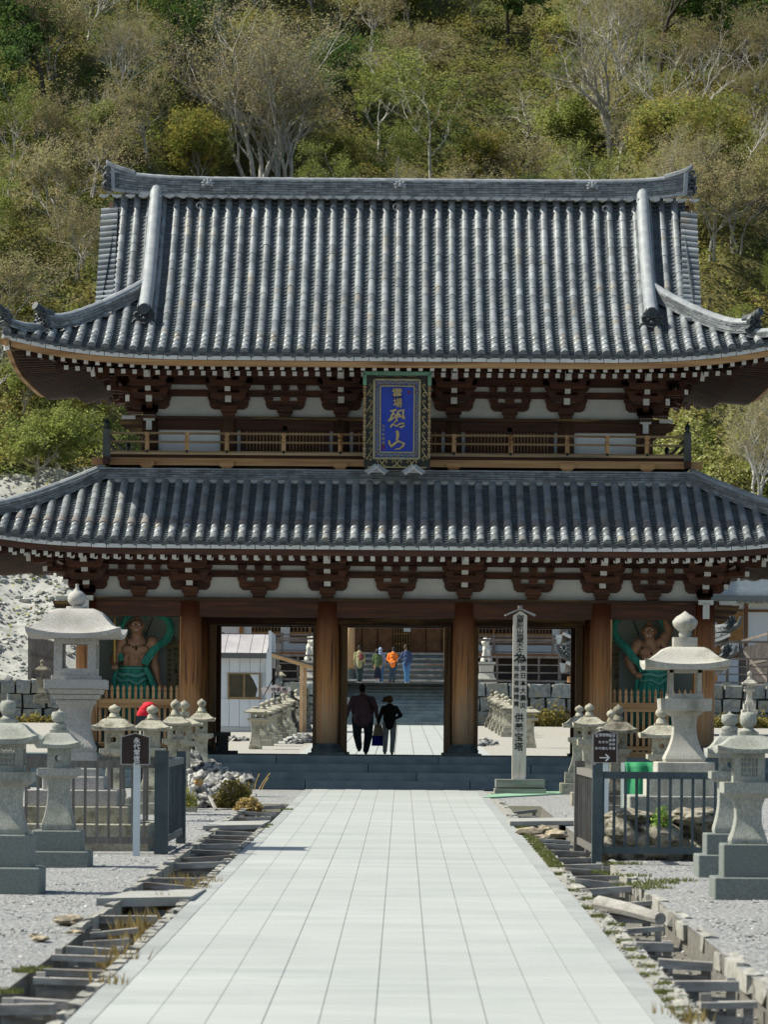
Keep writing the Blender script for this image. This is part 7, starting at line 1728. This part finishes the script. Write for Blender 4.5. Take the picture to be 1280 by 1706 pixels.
# ============================================================ HILLSIDE AND FOREST
def hy0(x):
    t = max(0, min(1, (abs(x)-9)/9)); return 212-14*t*t*(3-2*t)
def hill_z(x, y):
    d = y-hy0(x)
    n_ = noise.noise(Vector((x*.05, y*.05, 2)))*3+noise.noise(Vector((x*.15, y*.15, 5)))*1.0
    if d < 0: return ZT1-.05
    return ZT1-.05+.64*d*(d/(d+2))+n_*min(1, d/10)+.35*noise.noise(Vector((x*.6, y*.6, 1)))*min(1, d/3)
def hill_at(px_, py_):
    a, b = un(px_, py_); lo_, hi_ = 190., 420.
    y = lo_
    while y < hi_:
        if hill_z(a*y/F, y) > CH-b*y/F: break
        y += .25
    return Vector((a*y/F, y, hill_z(a*y/F, y)))
def bare(x, z): return (x < -8.5 and z < 15.5+3*noise.noise(Vector((x*.12, 7, 0)))+(1.5 if x < -14 else 0))
hill_m = M('hill_soil', (.07, .065, .025), (.13, .12, .04), .5, .95, .8, 6, c3=(.05, .07, .02), s3=.25)
rock_m = M('bare_slope', (.28, .28, .265), (.45, .445, .42), 1.2, .95, .9, 5, c3=(.20, .22, .20), s3=1.1, t3=(.54, .66))
mb = MB(); nu, nv = 150, 130; X0h, X1h = -75., 75.
def hf(a, b):
    x = X0h+(X1h-X0h)*a; y = 196+164*b; return Vector((x, y, hill_z(x, y)))
mb.grid(hf, nu, nv)
mb.m = []
for f in mb.f:
    c = Vector(mb.v[f[0]]); mb.m.append(1 if bare(c.x, c.z) else 0)
mb.build('hill', [hill_m, rock_m], None, smooth=True, kind='structure')
# stones on the bare slope
r_ = random.Random(31); mb = MB()
for i in range(5200):
    x = r_.uniform(-27, -8.5); y = r_.uniform(199, 224); z = hill_z(x, y)
    if not bare(x, z) or z < ZT1+.1: continue
    s = r_.uniform(.06, .17)*(1+1.4*(r_.random() > .95)); V_ = r_.choice(bv); a = r_.uniform(0, 6)
    mb.add([(x+(v.x*cos(a)-v.y*sin(a))*s, y+(v.x*sin(a)+v.y*cos(a))*s, z+v.z*s*.8) for v in V_], bf)
tag(mb.build('slope_stones', M('slope_stone', (.25, .26, .245), (.45, .44, .41), 2, .95, .6, 8, island=.3, c3=(.45, .43, .28), s3=1.2, t3=(.6, .7)), None, kind='stuff'), 'pale loose stones on the bare white slope behind the gate at the left', 'stones')
# leaf mass over the hill
def leaf_mat(name, c1, c2, c3, s=.18, s3=.5, isl=.45, tr=.35, t3=(.45, .6)): return M(name, c1, c2, s, .85, trans=tr, island=isl, c3=c3, s3=s3, t3=t3, spec=.1, lo=.42, hi=.58)
under_m = leaf_mat('undergrowth', (.12, .135, .035), (.23, .185, .06), (.17, .20, .05), .22, .55)
low_m = leaf_mat('bright_undergrowth', (.20, .26, .06), (.32, .31, .09), (.42, .40, .20), .7, 1.6)
r_ = random.Random(77)
def leafcloud(mat_, name, label, n, fx, size, hgt, thin=None):
    mb = MB(); i = 0
    while i < n:
        x, y = fx(); z = hill_z(x, y); i += 1
        if bare(x, z) or z < ZT1+.05: 
            if r_.random() > .03: continue
        k = noise.noise(Vector((x*.45, y*.45, z*.3)))
        h = max(.25, hgt*(.45+1.2*k+.5*noise.noise(Vector((x*1.4, y*1.4, 4)))))
        p = Vector((x, y, z+h*r_.random()**.5)); s = size*r_.uniform(.6, 1.3)
        a = Vector((r_.uniform(-1, 1), r_.uniform(-1, 1), r_.uniform(-.7, .7))).normalized()*s; b = a.orthogonal().normalized()*s*.5
        mb.add([p-a, p+b, p+a, p-b], [(0, 1, 2, 3)])
    return tag(mb.build(name, mat_, None, kind='stuff'), label, 'undergrowth')
leafcloud(under_m, 'undergrowth', 'dense olive and brown undergrowth covering the steep hillside', 290000, lambda: (lambda y: (r_.uniform(-.142*y, .142*y), y))(r_.uniform(203, 305)), .14, 1.9)
leafcloud(low_m, 'undergrowth', 'bright sunlit green and yellow bushes low on the hillside at both sides of the gate', 52000, lambda: (lambda y, s: (s*r_.uniform(.062*y, .118*y), y))(r_.uniform(203, 231), r_.choice((-1, 1, 1))), .13, 1.4)
# ---- trees
bark_pale = M('bark_pale', (.38, .36, .33), (.60, .585, .55), 3, .9, .3, 8, objr=.15); bark_dk = M('bark_dark', (.045, .04, .032), (.09, .08, .065), 3, .9, .3, 8, objr=.15); bark_mid = M('bark_mid', (.24, .225, .20), (.38, .365, .33), 3, .9, .3, 8, objr=.15)
buds = leaf_mat('bud_haze', (.36, .28, .16), (.31, .28, .17), (.29, .29, .12), .6, 1., .35); fresh = leaf_mat('fresh_green_leaf', (.21, .25, .06), (.15, .19, .05), (.29, .31, .09), .5, 1., .4); evergreen = leaf_mat('evergreen_leaf', (.07, .13, .034), (.12, .19, .045), (.05, .09, .025), .5, 1., .4); ochre = leaf_mat('ochre_leaf', (.34, .29, .08), (.27, .27, .07), (.23, .27, .07), .5, 1., .4)
def grow(seed, H, stems=1, spread=.5, wob=.12, levels=5, leafn=2, leaf=.09, r0=.2, flat=0., lf=.0, first=.3, droop=0.):
    r = random.Random(seed); tr, tw, lv = MB(), MB(), MB()
    def leaves(p, n, sp):
        for _ in range(n):
            q = p+Vector((r.gauss(0, sp), r.gauss(0, sp), r.gauss(0, sp*.8))); s = leaf*r.uniform(.6, 1.3)
            a = Vector((r.uniform(-1, 1), r.uniform(-1, 1), r.uniform(-.8, .8))).normalized()*s; b = a.orthogonal().normalized()*s*.55; lv.add([q-a, q+b, q+a, q-b], [(0, 1, 2, 3)])
    def br(p, d, L, rad, lev):
        n = 4 if lev < 3 else 3; pts = [p]; rs = [rad]; dd = d.copy(); kids = []
        for i in range(n):
            dd = (dd+Vector((r.gauss(0, wob), r.gauss(0, wob), r.gauss(0, wob*.7)+(.05 if not flat else -.02)-droop*lev))).normalized()
            p = p+dd*L/n; pts.append(p.copy()); rs.append(rad*(1-.42*(i+1)/n)); kids.append((p.copy(), dd.copy(), rs[-1]))
        (tr if lev < 2 else tw).tube(pts, rs, 6 if lev < 2 else (4 if lev == 2 else 3), cap=False)
        if lev >= levels: leaves(p, leafn, L*.35); leaves(pts[len(pts)//2], leafn//2, L*.3); return
        if lev >= levels-1: leaves(p, leafn//2, L*.4)
        k = 2 if lev > 0 else 3
        for j in range(k):
            ax = dd.orthogonal().normalized(); ax.rotate(Matrix.Rotation(r.uniform(0, 6.28), 3, dd)); e = (dd+ax*spread*r.uniform(.6, 1.3)); e.z = e.z*(1-flat)+.0; br(p, e.normalized(), L*r.uniform(.62, .86), rs[-1]*.82, lev+1)
        for q, qd, qr in kids[(1 if lev else 2):-1]:
            if r.random() < (.85 if lev < 3 else .55):
                ax = qd.orthogonal().normalized(); ax.rotate(Matrix.Rotation(r.uniform(0, 6.28), 3, qd)); br(q, (qd+ax*spread*1.5+Vector((0, 0, .1))).normalized(), L*r.uniform(.45, .7), qr*.55, lev+1)
    for s in range(stems):
        d = Vector((r.gauss(0, .16*(stems > 1)), r.gauss(0, .12*(stems > 1)), 1)).normalized(); br(Vector((r.gauss(0, .15*(stems > 1)), r.gauss(0, .15*(stems > 1)), -.3)), d, H*first, r0*r.uniform(.8, 1.1)/(stems**.3), 0)
    return tr, tw, lv
def tree_proto(name, bark, leafm, tw_m=None, **k):
    tr, tw, lv = grow(**k); zmax = max(v[2] for v in lv.v+tw.v)
    s = k['H']/zmax
    for m_ in (tr, tw, lv): m_.v = [(x*s, y*s, z*s) for x, y, z in m_.v]
    A = hidden_mesh(tr, 'trunk', [bark], True); n_tw = len(tw.f); o = len(tw.v)
    cr = MB(); cr.add(tw.v, tw.f, 0); cr.add(lv.v, lv.f, 1)
    B = hidden_mesh(cr, 'crown', [tw_m or bark, leafm]); return (name, A, B)
P_ = {}
P_['beech'] = tree_proto('bare_beech', bark_pale, buds, seed=4, H=13, stems=4, spread=.5, wob=.12, levels=6, leafn=3, leaf=.075, r0=.36, first=.30)
P_['bare'] = tree_proto('bare_tree', bark_mid, buds, seed=9, H=8, stems=3, spread=.5, wob=.14, levels=5, leafn=6, leaf=.07, r0=.16, first=.3)
P_['bare2'] = tree_proto('bare_tree', bark_mid, buds, seed=23, H=8, stems=2, spread=.55, wob=.16, levels=5, leafn=6, leaf=.07, r0=.17, first=.32)
P_['twist'] = tree_proto('gnarled_tree', bark_dk, buds, tw_m=bark_pale, seed=27, H=7.5, stems=1, spread=.8, wob=.25, levels=6, leafn=1, leaf=.06, r0=.26, flat=.22, first=.30)
P_['white'] = tree_proto('white_birch', bark_pale, buds, tw_m=bark_pale, seed=6, H=8, stems=2, spread=.42, wob=.17, levels=4, leafn=1, leaf=.05, r0=.14, first=.36)
P_['fresh'] = tree_proto('leafy_tree', bark_pale, fresh, seed=12, H=11, stems=1, spread=.6, wob=.12, levels=5, leafn=14, leaf=.12, r0=.26, first=.42)
P_['fresh2'] = tree_proto('leafy_tree', bark_mid, fresh, seed=32, H=7, stems=3, spread=.6, wob=.12, levels=4, leafn=16, leaf=.12, r0=.12, first=.36)
P_['ever'] = tree_proto('evergreen_tree', bark_dk, evergreen, seed=18, H=11, stems=1, spread=.75, wob=.10, levels=4, leafn=24, leaf=.17, r0=.28, first=.4, droop=.02)
P_['ochre'] = tree_proto('budding_tree', bark_mid, ochre, seed=41, H=6.5, stems=4, spread=.55, wob=.12, levels=4, leafn=12, leaf=.10, r0=.11, first=.32)
P_['thick'] = tree_proto('thick_trunk_tree', bark_mid, buds, seed=52, H=15, stems=2, spread=.7, wob=.12, levels=5, leafn=3, leaf=.08, r0=.62, first=.42)
first_use = set()
def tree(kind, p, sc_, rz, label, group='trees on the hillside'):
    name, A, B = P_[kind]; root = empty(name, p, label, 'tree', group); root.scale = (sc_,)*3; root.rotation_euler = (0, 0, rz); WORLD[root] = Vector(p)
    for nm, me in (('trunk', A), ('crown', B)):
        o = bpy.data.objects.new(nm, me); COL.objects.link(o); o.parent = root
        if nm == 'crown': o['kind'] = 'stuff'
    return root
named = [('beech', 425, 345, 1.3, 0.4, 'largest bare pale beech with many rising limbs above the ridge, left of centre'), ('beech', 475, 350, 1.1, 2.2, 'second bare beech close beside the largest one, slightly smaller'),
    ('fresh', 720, 318, 1.0, 1., 'slender pale trunked tree with green crown above the middle of the ridge'), ('twist', 868, 275, .85, .6, 'gnarled bare tree with drooping white twigs right of the centre ridge crest'), ('twist', 968, 262, 1.0, 4.3, 'biggest gnarled bare tree with a dark crooked trunk right of centre'),
    ('thick', 1018, 262, .8, 1.2, 'thick grey double trunk standing just right of the biggest gnarled tree'), ('white', 1105, 225, .95, .3, 'white branched leafless birch right of the thick double trunk'), ('white', 1165, 200, .85, 1.9, 'white branched leafless birch, second to the right of the thick trunk'), ('white', 1195, 110, .9, 4.0, 'white leafless birch high up near the top right corner'),
    ('white', 1240, 300, .9, 2.9, 'white leafless birch just right of the ridge end'), ('ever', 75, 190, 1.05, 0, 'dark evergreen tree near the top left corner'), ('ever', 30, 250, .8, 1, 'bright topped evergreen at the left edge below the corner one'), ('ever', 845, 90, .9, 2, 'dark evergreen above the gnarled trees at the top'), ('ever', 1100, 120, 1.1, 3, 'broad dark evergreen near the top right'), ('ever', 1230, 150, 1., 4, 'dark evergreen at the right edge near the top'), ('ever', 640, 40, .8, 5, 'dark evergreen at the top centre'),
    ('fresh', 15, 330, .8, 2, 'fresh green tree at the left edge level with the ridge'), ('bare', 95, 400, 1., .2, 'bare dark limbed tree left of the roof, nearest the edge'), ('bare2', 150, 330, .95, 1.2, 'bare twiggy tree just left of the left ridge end'), ('bare', 60, 300, .9, 3.3, 'bare brown tree above the left roof corner'), ('bare2', 250, 280, 1., 4.1, 'bare brown budded tree behind the left ridge end'),
    ('fresh', 630, 260, .75, 4.4, 'light green tree between the beeches and the slender trunk'), ('ochre', 1110, 330, 1.15, .5, 'golden green budding tree right of the ridge end, lower'), ('ochre', 1200, 350, 1.2, 2.5, 'ochre budding tree beside the right ridge end, upper'), ('bare', 1230, 420, 1., 4.4, 'bare tree with long slanting limbs right of the roof'), ('bare2', 1190, 440, .95, 5.2, 'bare brown tree touching the right roof edge'),
    ('bare', 130, 470, .8, 2.2, 'bare pinkish shrubby tree just above the left roof corner'), ('ochre', 330, 330, 1., 3.3, 'ochre budding tree behind the left part of the ridge'), ('ochre', 560, 330, .8, 1.1, 'small ochre budding tree behind the ridge left of centre'), ('ochre', 800, 330, .8, 4.1, 'small ochre budding tree behind the ridge right of centre')]
for kind, a, b, s, rz, lab in named: tree(kind, hill_at(a, b), s, rz, lab)
# young yellow green trees low on the left, seen under the upper eave
for a, b, s, rz, kd, lab in ((62, 830, .72, .3, 'fresh2', 'young yellow green tree under the left upper eave, left of two'), (92, 820, .78, 2.3, 'fresh2', 'young yellow green tree under the left upper eave, right of two'), (40, 700, .6, 1.3, 'fresh2', 'small green tree at the left edge under the upper eave'), (150, 720, .5, 4., 'ochre', 'small ochre tree beside the left balcony corner'), (1235, 680, .7, 2., 'bare', 'bare stemmed small tree under the right upper eave'), (1180, 690, .6, 3., 'white', 'thin pale trunk tree beside the right balcony corner')):
    tree(kd, hill_at(a, b), s, rz, lab)
# fill the slope
kinds = ['bare', 'bare2', 'bare', 'bare2', 'ochre', 'fresh2', 'ever', 'fresh', 'white', 'white', 'beech', 'beech']
lab_of = {'bare': 'bare grey brown tree', 'bare2': 'bare budded tree', 'ochre': 'ochre leaved young tree', 'fresh2': 'low fresh green tree', 'ever': 'dark green tree', 'fresh': 'light green tree with pale trunk', 'white': 'white limbed leafless tree', 'beech': 'spreading bare beech'}
r_ = random.Random(101); placed = [hill_at(a, b) for _, a, b, *_2 in named]
i = 0; todo = []
while i < 165:
    y = r_.uniform(208, 305); x = r_.uniform(-.122*y, .122*y); p = Vector((x, y, hill_z(x, y)))
    if bare(x, p.z-1) or p.z < ZT1+1: continue
    if any((q-p).length < 2.7 for q in placed): continue
    if abs(x) > 12 and p.z < 24 and r_.random() < .75: continue
    up_ = p.z > 42; k = r_.choice(kinds if not up_ else kinds+['ever', 'ever', 'fresh', 'fresh2'])
    s = r_.uniform(.55, .95)*(.75 if k in ('beech', 'fresh', 'ever') else 1)
    placed.append(p); i += 1
    pxx = CXP+p.x*F/p.y; pyy = HOR-(p.z-CH)*F/p.y; Ht = {'beech': 13, 'fresh': 11, 'ever': 11}.get(k, 7.5)*s
    if 165 < pxx < 1165 and pyy-Ht*F/p.y > 285: continue
    if pyy < -60: continue
    pos = ('at the upper left' if pxx < 430 else 'at the upper right' if pxx > 860 else 'at the top middle') if pyy < 180 else ('left of the roof' if pxx < 430 else 'right of the roof' if pxx > 860 else 'just above the ridge')
    todo.append((k, p, s, r_.uniform(0, 6.28), pos, pxx))
from collections import Counter
ctr = Counter()
for k, p, s, rz, pos, pxx in sorted(todo, key=lambda t: t[5]):
    ctr[k, pos] += 1; n_ = ctr[k, pos]
    tree(k, p, s, rz, lab_of[k]+' '+pos+', '+(ordw[n_-1].replace('nearest', 'first'))+' from left')
